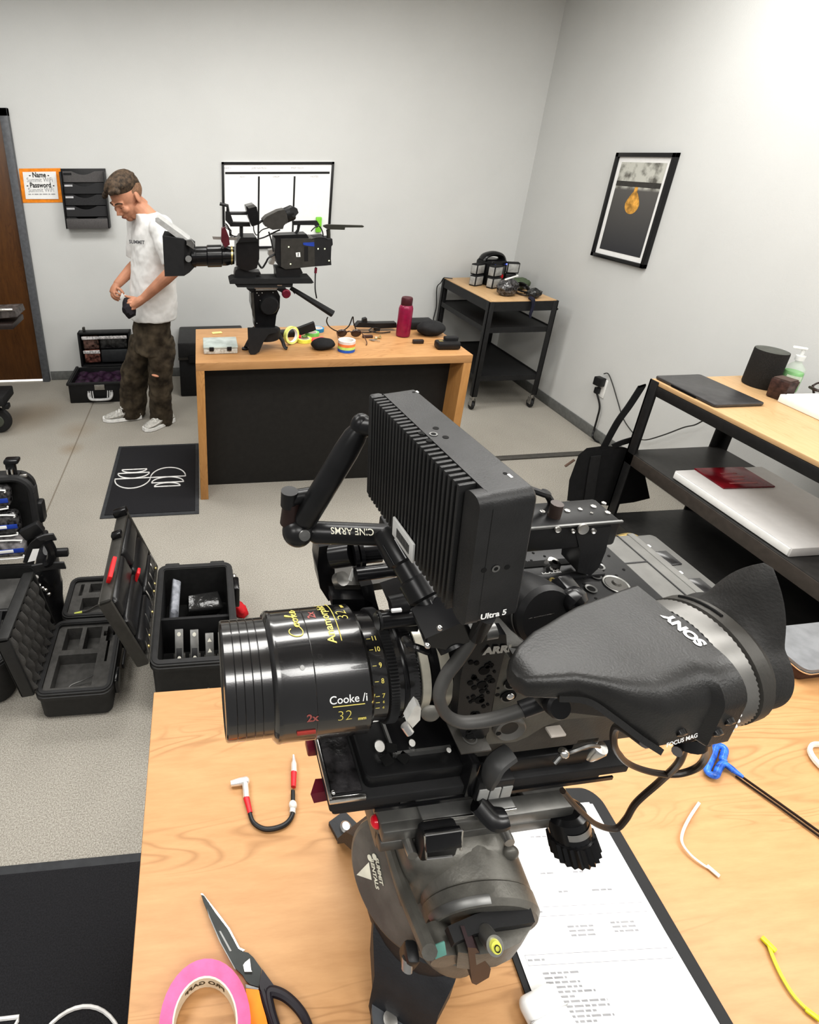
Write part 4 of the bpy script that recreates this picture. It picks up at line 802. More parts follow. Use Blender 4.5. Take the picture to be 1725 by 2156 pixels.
def shell(t, x0, x1, y0, y1, z0, z1, th=.014, r=.03, rim=True, name='base_shell', m=None):
    def rr(e, z): 
        P = []; X0, X1, Y0, Y1, q = x0-e, x1+e, y0-e, y1+e, max(r+e, .004)
        for cx, cy, a0 in ((X1-q, Y1-q, 0), (X0+q, Y1-q, 90), (X0+q, Y0+q, 180), (X1-q, Y0+q, 270)):
            for i in range(6): a = math.radians(a0+18*i); P.append(Vector((cx+q*math.cos(a), cy+q*math.sin(a), z)))
        return P
    rings = [rr(-.012, z0), rr(-.004, z0+.012), rr(0, z1-.03), rr(.008, z1-.026), rr(.008, z1-.012), rr(.004, z1-.010), rr(.006, z1), rr(-th, z1), rr(-th, z0+.012)]
    o = G().loft(rings).build(name, m or CASE, t, ang=30)
    if rim: g = G(); g.loft([rr(-th+.004, z1+.003), rr(-.001, z1+.003), rr(-.001, z1+.001), rr(-th+.004, z1+.001)], caps=False); g.build('seal', KR, t)
    return o
def lid_frame(hx, y0, z, tilt): return T(hx, y0, z) @ rot(0, -tilt, 0)    # local: y along hinge, z up the lid, x towards the inside
# A: foam case with egg-crate lid
t = thing('foam_case', 'small open hard case with cut grey foam and egg-crate lid, nearest on the carpet', 'case', (-.5, 1.46, 0))
ax0, ax1, ay0, ay1, az = -.615, -.362, 1.305, 1.615, .135
M0 = T(-.49, 1.46, 0) @ rot(0, 0, -1.5) @ T(.49, -1.46, 0)
n0 = len(C.objects)
shell(t, ax0, ax1, ay0, ay1, 0, az)
foam_tray(t, ax0+.012, ax1-.012, ay0+.012, ay1-.012, .01, az-.012, [(ax0+.045, ax0+.105, 1.49, 1.59, .06), (ax0+.122, ax0+.182, 1.49, 1.59, .06), (ax0+.04, ax0+.182, 1.335, 1.468, .05), (ax0+.204, ax0+.228, 1.52, 1.59, .04), (ax0+.192, ax0+.24, 1.545, 1.568, .025), (ax0+.212, ax0+.221, 1.43, 1.52, .03)])
g = G().tube([(ax0+.085, 1.338, az-.055), (ax0+.10, 1.365, az-.045), (ax0+.14, 1.378, az-.04), (ax0+.18, 1.38, az-.02)], .0022, n=6); g.build('foam_edge_wire', MG, t)
for yy in (1.37, 1.56): G().bx(ax1+.006, ax1+.022, yy-.03, yy+.03, az-.07, az-.005, .005).build('latch', KG, t)
G().bx(ax1+.02, ax1+.03, 1.43, 1.51, az-.06, az-.035, .004).build('carry_handle', K, t)
for yy in (1.385, 1.395): pass
M = lid_frame(ax0-.004, ay0, az-.004, 9)
g = G(M).bx(-.045, -.035, 0, .31, .004, .275, .004).bx(-.045, 0, 0, .012, .004, .275, .004).bx(-.045, 0, .298, .31, .004, .275, .004).bx(-.045, 0, 0, .31, .263, .275, .004).bx(-.045, 0, 0, .31, .0, .012, .004); lid = g.build('lid', CASE, t)
g = G(M)
gridface(g, (-.012, .012, .012), (-.012, .298, .012), (-.012, .298, .262), (-.012, .012, .262), 72, 60, lambda s, q: M.to_3x3().inverted() @ (M.to_3x3() @ V(.026*math.sin(s*PI*2*8)*(.8+.2*math.cos(q*PI*2*3.5)), 0, 0))); g.build('egg_crate_foam', FOAM, lid)
g = G(M)
for k in range(14): g.bx(-.004, .003, .012+.021*k, .024+.021*k, -.006, .004, .001)
g.build('hinge', DG, lid)
# B: second foam case behind it
t = thing('foam_case', 'small open foam case lying behind the egg-crate case, partly hidden by big lid', 'case', (-.5, 1.75, 0))
bx_0, bx_1, by_0, by_1 = -.605, -.36, 1.648, 1.862
shell(t, bx_0, bx_1, by_0, by_1, 0, .125)
foam_tray(t, bx_0+.012, bx_1-.012, by_0+.012, by_1-.012, .01, .113, [(bx_0+.04, bx_0+.055, 1.77, 1.835, .03), (bx_0+.08, bx_0+.20, 1.785, 1.835, .04), (bx_0+.06, bx_0+.21, 1.69, 1.755, .05)])
g = G().tube([(bx_0+.045, 1.668, .118), (bx_0+.075, 1.674, .119)], .005, n=8, k=1); c = g.build('cable_plug', mat('plug_yellow', (.55, .6, .12), .4), t)
tube = G().tube([(bx_0+.075, 1.674, .119), (bx_0+.10, 1.68, .12), (bx_0+.14, 1.70, .125), (bx_0+.19, 1.69, .12)], .0035, n=6).build('cable', DG, t)
# C: big case with padded lid
t = thing('gear_case', 'large open black hard case with divided bay beside the oak table corner', 'case', (-.06, 1.53, 0))
qx0, qx1, qy0, qy1, qz = -.212, .085, 1.295, 1.765, .25
OLIVE = mat('case_olive', (.040, .038, .034), .5, bump=.15, bscale=350)
g = G(); shell(t, qx0, qx1, qy0, qy1, 0, qz, .02, .03, m=CASE)
G().bx(qx0+.015, qx1-.015, qy0+.015, qy1-.015, .012, .05).build('floor_liner', FOAMD, t); G().bx(qx0+.018, qx1-.018, 1.506, 1.518, .04, .225, .002).build('divider', KM, t)
for yy in (1.40, 1.66): G().bx(qx1+.006, qx1+.03, yy-.035, yy+.035, qz-.11, qz-.01, .006).build('latch', KG, t)
G().sph((qx1+.012, 1.72, qz-.035), .012).build('pressure_valve', SD, t)
for xx in (-.16, .03): G().bx(xx-.03, xx+.03, qy1+.006, qy1+.02, qz-.03, qz-.002, .004).build('hinge_boss', CASE, t)
g = G()
for a, b in ((-.13, .09), (-.075, .10), (-.05, .085), (-.10, .075), (-.02, .125), (.02, .06)): g.sph((a, qy0-.0085, b), (.006, .002, .006), nu=8, nv=6)
g.build('paint_fleck', MG, t); G().bx(-.19, -.168, qy0-.012, qy0-.004, .02, .09, .003).build('bumper', DG, t)
M = lid_frame(qx0-.004, qy0, qz+.004, 19)
LW, LH = qy1-qy0, .315
g = G(M).bx(-.045, -.036, 0, LW, .004, LH, .01).bx(-.045, 0, 0, .016, .004, LH, .008).bx(-.045, 0, LW-.016, LW, .004, LH, .008).bx(-.045, 0, 0, LW, LH-.016, LH, .008).bx(-.045, 0, 0, LW, 0, .016, .008); lid = g.build('lid', OLIVE, t)
PADM = mat('padded_nylon', (.016, .016, .017), .3, bump=.3, bscale=30)
for i, (ya, yb, za, zb) in enumerate(((.02, .24, .03, .10), (.25, .45, .03, .10), (.02, .24, .11, .20), (.25, .45, .11, .20), (.02, .24, .21, .295), (.25, .45, .21, .295))):
    G(M).box((-.016, (ya+yb)/2, (za+zb)/2), (.045, yb-ya, zb-za), bev=.020, seg=4).jitter(.006, 40).build('lid_pouch', PADM, lid)
g = G(M)
for k in range(9): g.tube([(.002, .03+.05*k, .02+.01*random.random()), (.006, .04+.05*k, .05+.03*random.random()), (.001, .05+.05*k, .09)], .003, n=6)
g.build('clear_strap', SD, lid)
g = G(M)
for yy, zz in ((.05, .03), (.09, .035), (.30, .03), (.34, .03), (.42, .035), (.20, .028)): g.sph((.004, yy, zz), .006, nu=8, nv=6)
g.build('brass_snap', GO, lid)
G(M).bx(-.05, .006, .43, .46, LH-.002, LH+.028, .006).build('lid_latch', KG, lid); G(M).bx(-.04, .0, .30, .33, LH-.002, LH+.02, .006).build('lid_latch', KG, lid)
o = G().box(ony(244, 1210, 1.40)+V(-.012, 0, .022), (.014, .075, .045), rot(18, 20, 0), bev=.003); p = G(M).tube([(-.01, .13, LH+.004), (.0, .14, LH-.02), (.004, .15, LH-.05)], .012, n=6).v
tag(o.build('red_tag', mat('red_ribbon', (.75, .015, .02), .5, bump=.3, bscale=60)), 'bright red tag hanging on the upper edge of big case lid', 'tag')
o = G().box(ony(287, 1217, 1.52), (.012, .03, .075), rot(0, 20, 0), bev=.004).build('red_strip', mat('red_strip', (.55, .02, .025), .4)); tag(o, 'narrow red strip tucked between the pouches inside big case lid', 'strip')
o = G().sph(onz(505, 1283, .02), (.028, .045, .03), rot(0, 0, 35)).jitter(.008, 60); 
for p in o.v: p.z = max(p.z, .001)
tag(o.build('red_cloth', mat('red_cloth', (.5, .012, .02), .7, bump=.5, bscale=50)), 'crumpled red cloth on the carpet right of the big case', 'cloth')
# contents of the big case
PLAS = mat('plastic_bag', (.45, .47, .52), .25, alpha=.55, var=.3, scale=40)
o = G().box((-.150, 1.635, .15), (.03, .18, .15), rot(0, 8, 0), bev=.012, seg=3).jitter(.012, 30).build('plastic_bag', PLAS, ang=20); tag(o, 'clear crumpled plastic bag standing in the back bay of the big case', 'bag')
BLK = mat('shrink_black', (.02, .02, .02), .12, bump=.9, bscale=35)
o = G().box((-.030, 1.668, .13), (.14, .085, .05), rot(10, 0, 6), bev=.012, seg=3).jitter(.012, 30).build('wrapped_bundle', BLK, ang=25); tag(o, 'shiny black wrapped gear bundle lying at back of the big case', 'bundle')
o = G().tube([(-.09, 1.585, .10), (-.05, 1.598, .125), (0, 1.585, .12), (.03, 1.595, .13), (.035, 1.555, .10), (-.02, 1.552, .11)], .010, n=8).build('gear_strap', BLK); tag(o, 'tangled shiny black strap in front of the wrapped bundle', 'strap')
o = G().box((-.085, 1.552, .085), (.05, .04, .03), rot(0, 0, 30), bev=.008).build('brown_clamp', mat('brown_clamp', (.05, .03, .028), .35)); tag(o, 'small brownish metal clamp lying in the back bay of case', 'clamp')
o = G().box((.045, 1.635, .07), (.025, .04, .03), rot(0, 30, 10), bev=.006).build('small_clamp', KG); tag(o, 'small black clamp lying at right in back bay of case', 'clamp')
TRI = mat('mark_white', (.7, .68, .6), .5)
for i, (xx, lab, kind, hh) in enumerate(((-.125, 'grey rail clamp with round marks, first from left in front bay', 'o', .17), (-.068, 'grey rail clamp with round marks, second from left in front bay', 'o', .165), (-.012, 'grey plate with triangle marks, third from left in front bay', 'v', .15), (.036, 'grey plate with triangle marks, rightmost in front bay', 'v', .15))):
    t = thing('rail_clamp', lab, 'clamp', (xx, 1.40, .07), 'clamps in the front bay of the big case')
    M = T(xx, 1.372, .074) @ rot(-38, 0, 0)
    G(M).bx(-.016, .016, -.004, .006, 0, hh, .002).build('rail', MG, t); G(M).bx(-.022, .022, .004, .03, 0, hh*.5, .004).build('block', DG, t)
    if kind == 'o':
        G(M).bx(-.010, .010, -.006, -.0035, hh*.25, hh*.62, .001).build('slot', K, t)
        for zz in (.12, .42, .9): G(M).lathe([(0, 0), (.007, .0), (.007, .003)], (0, -.004, hh*zz), (0, -1, hh*zz), 14).build('screw', GO if zz < .3 else TRI, t)
    else:
        g = G(M)
        for k in range(4): g.prism([(-.008, 0), (.008, 0), (0, .013)], -.0008, .0008, T(0, -.0052, hh*(.08+.24*k)) @ rot(90, 0, 0))
        g.build('triangle_mark', TRI, t)
    g = G(M).cyl((-.0235, .012, .03), (.0235, .012, .03), .006, n=10).cyl((-.0235, .012, .055), (.0235, .012, .055), .005, n=10); g.build('thumb_screw', SD, t)
# D: harness bag between the cases
t = thing('harness_bag', 'black padded harness with grey webbing straps leaning between the foam cases', 'harness', (-.66, 1.72, 0))
g = G().tube([(-.670, 1.74, .03), (-.672, 1.74, .18), (-.655, 1.73, .33), (-.635, 1.72, .42)], .05, n=16, k=5, rs=[(.046, .05), (.050, .055), (.062, .05), (.03, .02)]).jitter(.012, 16); g.build('padded_body', mat('black_nylon', (.012, .012, .014), .35, bump=.4, bscale=120), t)
P_ = lambda u, v, y=1.64: ony(u, v, y)
for a, b, w in ((( 72, 1197), (137, 1190), .05), ((85, 1138), (116, 1130), .045)): G().ribbon([P_(*a), P_((a[0]+b[0])/2, (a[1]+b[1])/2-2), P_(*b)], w, .006, (0, 1, .4)).build('webbing', mat('grey_webbing', (.05, .05, .052), .75, bump=.3), t)
G().bx(-.60, -.535, 1.635, 1.655, .44, .472, .005).build('buckle', K, t)
G().ribbon([P_(60, 1185), P_(66, 1165), P_(74, 1148), P_(90, 1135)], .04, .006, (0, 1, .3)).build('shoulder_strap', KM, t)
G().poly([P_(58, 1184, 1.63), P_(75, 1180, 1.63), P_(83, 1155, 1.63), P_(69, 1156, 1.63)]).build('white_label', PA, t)
G().tube([P_(100, 1140), P_(110, 1160), P_(106, 1180), P_(95, 1186)], .018, n=8).build('loop_strap', KG, t)
G().tube([P_(75, 1215), P_(72, 1230), P_(84, 1235)], .012, n=8).build('ring', SD, t)
for (u, v) in ((90, 1238), (96, 1242), (103, 1251)): G().sph(P_(u, v, 1.65), .008).build('rivet', SI, t)
G().box(P_(68, 1117, 1.70), (.085, .03, .05), rot(0, -28, 0), bev=.008).build('side_buckle', K, t)

# E: wheeled case with clear pouches
t = thing('pouch_case', 'open black wheeled case with clear pouches in lid at left picture edge', 'case', (-.98, 1.62, 0))
ex0, ex1, ey0, ey1 = -1.26, -.735, 1.375, 1.885
shell(t, ex0, ex1, ey0, ey1, 0, .20, .02, .06)
G().bx(ex0+.03, ex1-.03, ey0+.03, ey1-.03, .05, .15).build('grey_liner', mat('liner_grey', (.10, .098, .095), .7, var=.3, scale=14), t)
g = G().bx(ex0+.02, ex1-.02, 1.63, 1.645, .1, .195, .003); g.build('divider', K, t)
G().ribbon([(ex1-.10, ey0+.06, .19), (ex1-.07, 1.5, .205), (ex1-.09, 1.62, .20)], .02, .006, (0, 0, 1)).build('strap', K, t); G().box((ex1-.085, 1.47, .21), (.03, .05, .012), bev=.004).build('clip', SD, t)
M = T(0, 1.90, .21) @ rot(-4, 0, 0)
P = []
for cx, cz, a0 in ((ex1-.07, .335, 0), (ex0+.07, .335, 90)):
    for i in range(7): a = math.radians(a0+15*i); P.append((cx+.07*math.cos(a), cz+.07*math.sin(a)))
P += [(ex0, 0), (ex1, 0)]
def lidprism(pp, d0, d1): return G(M).prism([(p[0], p[1]) for p in pp], d0, d1, Matrix(((1, 0, 0, 0), (0, 0, -1, 0), (0, 1, 0, 0), (0, 0, 0, 1))))
lid = lidprism(P, -.07, -.05).build('lid', CASE, t)
inn = [(max(min(p[0], ex1-.03), ex0+.03), min(max(p[1], .02), .375)) for p in P]
g = G(M); g.tube([(p[0], -.0, p[1]) for p in P[:7]]+[(ex0, 0, .1)][:0]+[(ex0+.07, 0, .405)], .016, n=8, k=1); g.tube([(ex1, 0, 0), (ex1, 0, .335)], .016, n=8, k=1); g.bx(ex1-.006, ex1+.006, 0, .06, 0, .34, .003).bx(ex0, ex1-.05, 0, .06, .398, .408, .003); g.build('lid_rim', KR, lid)
for i, (za, zb, dx, mm) in enumerate(((.275, .375, .075, VINYL), (.145, .255, .055, VINYL), (.03, .13, .045, mat('grey_vinyl', (.22, .21, .21), .15, var=.7, scale=30, bump=.9, bscale=30)))):
    pk = G(M).box(((ex0+ex1-dx)/2+.0, -.0, (za+zb)/2), (ex1-ex0-dx-.02, .06, zb-za), bev=.025, seg=3).jitter(.006, 30).build('clear_pouch', mm, lid)
    x1 = ex1-dx-.01
    for zz in (za+.004, zb-.004): G(M).tube([(ex0+.06, -.032, zz), (x1-.04, -.032, zz), (x1-.012, -.03, zz+(.014 if zz < (za+zb)/2 else -.014))], .0035, n=6, k=3).build('zipper', WH, pk)
    G(M).box((x1-.085, -.040, (za+zb)/2-.004), (.17, .004, .020), rot(0, -3, 0), bev=.001).build('blue_label', BL, pk)
    G(M).box((x1-.10, -.043, (za+zb)/2-.003), (.115, .003, .014), rot(0, -3, 0), bev=.001).build('white_label', PA, pk)
g = G(M).bx(-.83, -.79, .01, .035, .40, .47, .006).bx(-.832, -.772, .0, .045, .465, .485, .008); g.build('pull_handle', KG, lid)
for xx in (-.82, -.802): G(M).bx(xx-.004, xx+.004, -.0, .012, .405, .445, .002).build('handle_spring', SI, lid)
G(M).bx(-.775, -.745, .0, .012, .405, .418, .003).build('lid_plate', SD, lid)
G(M).bx(ex1, ex1+.035, .0, .05, .18, .28, .012).build('side_latch', K, lid); G(M).bx(ex1, ex1+.03, .0, .05, .03, .12, .012).build('side_latch', K, lid)
# F: equipment cart cut by the left edge
t = thing('equipment_cart', 'equipment cart with grey caster fork and black wheel cut by left picture edge', 'cart', (-1.7, 3.5, 0))
G().lathe([(.045, 0), (.09, .006), (.098, .02), (.098, .032), (.09, .046), (.045, .052)], (-1.475, 3.475, .099), (-1.475, 4, .099), 32).build('wheel', KR, t)
G().lathe([(0, 0), (.05, 0), (.045, .006), (.02, .01)], (-1.475, 3.476, .099), (-1.475, 2, .099), 24).build('hub', mat('hub_olive', (.09, .10, .08), .4), t)
G().loft([[V(-1.56, 3.44, .30), V(-1.41, 3.44, .29), V(-1.41, 3.47, .29), V(-1.56, 3.47, .30)], [V(-1.53, 3.44, .10), V(-1.48, 3.44, .09), V(-1.48, 3.47, .09), V(-1.53, 3.47, .10)]]).build('fork', mat('fork_grey', (.45, .45, .44), .35, metal=.6), t)
G().bx(-1.75, -1.372, 3.40, 3.62, .245, .315, .012).build('frame_block', KM, t); G().bx(-1.40, -1.355, 3.42, 3.47, .215, .25, .006).build('bracket', K, t)
for xx in (-1.70,): G().bx(xx-.03, xx+.03, 3.48, 3.54, .31, .80, .003).build('post', DG, t)
G().bx(-1.75, -1.22, 3.40, 3.64, .795, .835, .01).build('tray', mat('brown_black', (.03, .022, .02), .4), t)
G().loft([[V(-1.75, 3.42, .835), V(-1.19, 3.42, .875), V(-1.19, 3.60, .875), V(-1.75, 3.60, .835)], [V(-1.75, 3.42, .90), V(-1.20, 3.42, .915), V(-1.20, 3.60, .915), V(-1.75, 3.60, .90)]]).build('padded_top', mat('grey_brown_pad', (.075, .065, .062), .5, var=.6, scale=30), t)
G().tube([(-1.6, 3.41, .925), (-1.3, 3.41, .928), (-1.21, 3.42, .925)], .008, n=8).build('top_rail', SI, t)
G().lathe([(.045, 0), (.098, .006), (.098, .046), (.045, .052)], (-2.1, 3.475, .099), (-2.1, 4, .099), 24).build('wheel', KR, t); G().bx(-2.2, -1.75, 3.40, 3.62, .245, .315, .012).build('frame_block', KM, t)
G().bx(-2.16, -2.05, 3.44, 3.56, .19, .25, .01).build('bracket', K, t)
# logo mats
def arcpts(cx, cy, r, ry, a0, a1, n=24): return [(cx+r*math.cos(math.radians(a0+(a1-a0)*i/n)), cy+ry*math.sin(math.radians(a0+(a1-a0)*i/n))) for i in range(n+1)]
def logo_mat(name, x0, x1, y0, y1, cx, cy, s, label, flip=False):
    t = thing(name, label, 'mat', ((x0+x1)/2, (y0+y1)/2, 0))
    G().bx(x0, x1, y0, y1, .0005, .006, .002).build('rubber_edge', mat('mat_edge', (.04, .042, .046), .75), t)
    e = .022; G().bx(x0+e, x1-e, y0+e, y1-e, .003, .010, .002).build('pile', mat('mat_pile', (.018, .018, .021), .95, bump=1.0, bscale=700, var=.3, scale=300), t)
    g = G(); z = .0115
    def line(pts, closed=True): 
        P = [V(cx+p[0]*s, cy+p[1]*s, z) for p in pts]; g.tube(P+([P[0], P[1]] if closed else []), .003 if s < .2 else .004, n=6, k=1)
    for sg in (1, -1):
        d = 0.5*sg
        def bowl(c, w, y, h): return [(c+px*1.0, y+py) for px, py in [(-w*sg, 0)]+[(w*sg*math.cos(a), -h*sg*math.sin(a)) for a in [PI-PI*i/20 for i in range(1, 20)]]+[(w*sg, 0)]]
        line(bowl(-.5*sg, .5, 0.0, .49)); line(bowl(-.5*sg, .45, .28*sg, .27)); line(bowl(-.5*sg, .36, .47*sg, .17))
    g.build('logo', mat('mat_logo', (.75, .75, .74), .9), t)
    return t
a = onz(317, 1006, .01)
logo_mat('logo_mat', -.597, -.053, 2.436, 3.215, a.x, a.y, .215, 'black floor mat with white stacked-bowl logo beside the far table')
logo_mat('logo_mat', -.714, -.175, .105, .884, -.4445, .48, .225, 'black floor mat with white logo at lower left beside the near table')
# ================= the near table and the loose things on it =================
waterfall('work_table', 'light oak waterfall table in front carrying the big camera', -.122, 1.62, .12, .748, .85, .27)
TZ = .8505
def PT(u, v, dz=0): return onz(u, v, TZ+dz)
def flat(g, px, z0, z1, dz=0):       # polygon lying on the table from its outline in the photo, z0..z1 above the top
    P = [PT(u, v, z1) for u, v in px]; a = sum((P[i].x*P[(i+1) % len(P)].y-P[(i+1) % len(P)].x*P[i].y) for i in range(len(P)))
    if a < 0: P = P[::-1]
    return g.prism([(p.x, p.y) for p in P], TZ+z0, TZ+z1)
# short red-booted cable
t = thing('patch_cable', 'short black cable with red boots and silver connectors left of the big camera', 'cable', PT(570, 1700))
g = G().tube([PT(526, 1712, .005), PT(534, 1732, .004), PT(555, 1745, .004), PT(580, 1744, .004), PT(603, 1734, .004), PT(616, 1715, .005), PT(617, 1690, .006), PT(617, 1665, .006)], .0036, n=10); g.build('cord', K, t)
g = G().tube([PT(519, 1680, .006), PT(527, 1712, .005)], .005, k=1, n=12, rs=[.0055, .004]); g.build('red_boot', RD, t)
g = G().tube([PT(619, 1625, .006), PT(618, 1657, .006)], .005, k=1, n=12, rs=[.0052, .0042]); g.build('red_boot', RD, t)
WS = mat('bright_nickel', (.86, .85, .83), .28, metal=.7)
g = G().tube([PT(486, 1650, .007), PT(505, 1646, .007), PT(519, 1643, .007)], .005, k=1, n=12, rs=[.0045, .006, .006]).tube([PT(516, 1643, .007), PT(519, 1680, .006)], .0055, k=1, n=12).sph(PT(518, 1644, .007), .0065); g.build('elbow_connector', WS, t)
g = G().tube([PT(618, 1590, .006), PT(619, 1602, .006), PT(619, 1608, .006), PT(619, 1626, .006)], .004, k=1, n=12, rs=[.0022, .0034, .0052, .0055]); g.build('straight_connector', WS, t)
g = G().sph(PT(617, 1695, .006), .0068).tube([PT(617, 1700, .005), PT(616, 1712, .005)], .005, k=1); g.build('clear_collar', mat('clear_collar', (.6, .58, .54), .25), t)
# scissors
t = thing('scissors', 'large scissors with black blade and orange and black handles', 'scissors', PT(530, 2030))
flat(G(), [(424, 1884), (430, 1886), (454, 1922), (480, 1956), (492, 1978), (502, 1997), (512, 2003), (523, 2006), (534, 2016), (551, 2040), (545, 2078), (527, 2073), (518, 2065), (511, 2053), (495, 2038), (480, 2012), (460, 1972), (440, 1927), (428, 1897)], .006, .0085).build('blade', mat('coated_blade', (.035, .038, .037), .38, metal=.6), t)
flat(G(), [(422, 1882), (426, 1880), (458, 1920), (484, 1955), (497, 1980), (505, 1995), (516, 2000), (510, 2004), (500, 1999), (490, 1978), (452, 1922), (428, 1888)], .0035, .0055).build('edge_blade', SI, t)
flat(G(), [(436, 1912), (442, 1930), (466, 1985), (497, 2042), (494, 2040), (462, 1982), (440, 1930)], .0086, .0089).build('ground_edge', MG, t)
flat(G(), [(461, 1960), (465, 1960), (488, 2002), (484, 2003)], .0086, .0089).build('blade_print', MG, t)
flat(G(), [(516, 2026), (526, 2018), (529, 2042), (531, 2046), (515, 2046), (512, 2032)], .0085, .012).build('pivot', SD, t)
flat(G(), [(517, 2072), (545, 2080), (544, 2084), (518, 2080)], .006, .0095).build('ferrule', MG, t)
flat(G(), [(518, 2081), (545, 2084), (551, 2110), (560, 2140), (568, 2175), (585, 2260), (560, 2262), (532, 2175), (525, 2135), (519, 2105)], .001, .013).build('orange_handle', mat('orange_grip', (.90, .25, .01), .42), t)
g = G(); flat(g, [(552, 2040), (568, 2062), (584, 2084), (560, 2110), (548, 2082), (546, 2072)], .002, .012)
lp = [PT(u, v, .008) for u, v in ((566, 2090), (590, 2092), (616, 2110), (640, 2140), (655, 2180), (664, 2230), (650, 2262), (622, 2262), (600, 2215), (582, 2165), (570, 2125))]
g.tube(lp, .006, n=10, k=5, closed=True, rs=None); g.tube([PT(553, 2088, .007), PT(566, 2130, .007), PT(585, 2185, .007), PT(602, 2240, .007)], .006, n=10); g.build('black_handle', mat('black_grip', (.016, .013, .018), .4), t)
# pink gaffer tape
c = PT(437, 2182); R = (PT(437, 2182)-PT(524, 2182)).length
ctr = PT(433, 2172)
t = roll('tape_roll', ctr+V(0, 0, .0135), (0, 0, 1), .056, .038, .025, mat('tape_pink', (.86, .13, .30), .6, bump=.3, bscale=300), 'pink gaffer tape roll lying beside the scissors on the near table', mat('core_card', (.75, .66, .52), .8), group=None)
vs, fs = textmesh('PRO GAFF', .012, bold=.0004); g = G()
g.add([ctr+V(-.0376*math.sin(-(p.x)/.0376), .0376*math.cos(-(p.x)/.0376), 0)*1.0+V(0, 0, .014+p.y) for p in [Vector((-q.x, q.y, 0)) for q in vs]], fs); g.build('lettering', mat('core_ink', (.08, .06, .03), .7), t)
# papers on a black clipboard
M = T(.507, .352, TZ) @ rot(0, 0, -2.5)
t = thing('clipboard', 'black clipboard lying under the printed sheets beside the camera head', 'clipboard', (.507, .352, TZ))
G(M).rbox((.006, .004, .0022), (.245, .315, .003), .028, n=8).build('board', mat('clip_black', (.008, .008, .009), .6), t)
g = G(M).box((.02, .150, .006), (.11, .02, .006), bev=.002).cyl((-.03, .142, .009), (.07, .142, .009), .004, n=10); g.build('clip', GO, t)
def sheet(M, lab, z, rz):
    Q = M @ T(0, -.004, z) @ rot(0, 0, rz); t = thing('printed_sheet', lab, 'paper', Q.translation)
    G(Q).bx(-.108, .108, -.14, .14, 0, .0004).build('sheet', PA, t); return t, Q
sheet(M, 'white printed sheet underneath, edge showing left of the top page', .0042, 1.6)
t, Q = sheet(M, 'white printed order sheet on top of the black clipboard', .0050, 0)
g = G(Q); z = .00055
def bar(x0, x1, y, h=.0022, gg=None): (gg or g).bx(x0, x1, y-h/2, y+h/2, z-.0001, z+.00005)
random.seed(3)
def words_row(x0, x1, y, h=.0020):
    x = x0
    while x < x1: w = random.uniform(.004, .012); bar(x, min(x+w, x1), y, h); x += w+.0022
for xx, yy, w in ((-.02, .098, .03), (.065, .112, .03), (-.09, .06, .022), (-.03, .052, .02), (.02, .052, .016), (-.015, .03, .014), (.035, .03, .03)): words_row(xx, xx+w, yy)
for k in range(3): words_row(-.025, .012, -.008-.0045*k); words_row(.038, .072, -.006-.0045*k)
for yy in (.008, -.04):
    bar(-.10, .098, yy+.006, .0005); bar(-.10, .098, yy-.004, .0005); bar(-.10, -.0995, yy+.001, .010); bar(.0975, .098, yy+.001, .010); words_row(-.06 if yy > 0 else -.098, -.05 if yy > 0 else -.075, yy+.001)
for k in range(20):
    yy = -.052-.0043*k; words_row(-.085, -.085+random.choice((.03, .045, .05, .06, .07)), yy)
g.build('printed_text', mat('print_grey', (.30, .30, .31), .8), t)
g = G(Q)
for k in range(10): g.bx(-.088, .095, -.0535-.0086*k, -.0495-.0086*k, z-.0002, z-.0001)
g.bx(-.035, .05, .04, .058, z-.0002, z-.0001); g.build('row_shading', mat('row_grey', (.80, .80, .80), .8, var=.02), t)
# white earphone case
c = PT(1128, 2128); t = thing('earphone_case', 'small white rounded plastic case resting on the paper edge', 'case', c)
M = T(PT(1142, 2140)) @ rot(0, 0, 12)
G(M).box((0, -.012, .0152), (.056, .062, .0215), bev=.0105, seg=5).build('shell', mat('gloss_white', (.84, .84, .83), .16, var=.01), t)
G(M).box((0, -.005, .0152), (.0565, .0006, .0217), bev=.0002).build('lid_seam', mat('seam_grey', (.5, .5, .5), .5), t)
# zip ties
g = G().ribbon([PT(1473, 1690, .004), PT(1452, 1722, .005), PT(1438, 1752, .006), PT(1437, 1775, .006), PT(1455, 1800, .005), PT(1480, 1820, .004), PT(1492, 1827, .003)], .0035, .0013); g.box(PT(1502, 1834, .003), (.016, .006, .003), rot(0, 0, -62), bev=.001)
tag(g.build('white_zip_tie', mat('nylon_white', (.82, .74, .60), .45)), 'pale bent zip tie lying right of the clipboard', 'zip tie')
g = G().ribbon([PT(1616, 1980, .004), PT(1628, 2015, .004), PT(1648, 2058, .004), PT(1675, 2100, .004), PT(1714, 2138, .004)], .0042, .0016); g.box(PT(1619, 1988, .004), (.016, .0068, .0045), rot(0, 0, -70), bev=.0012).box(PT(1712, 2136, .004), (.014, .006, .004), rot(0, 0, -50), bev=.0012)
tag(g.build('yellow_zip_tie', mat('nylon_yellow', (.72, .76, .03), .4)), 'bright yellow zip tie lying at lower right of near table', 'zip tie')
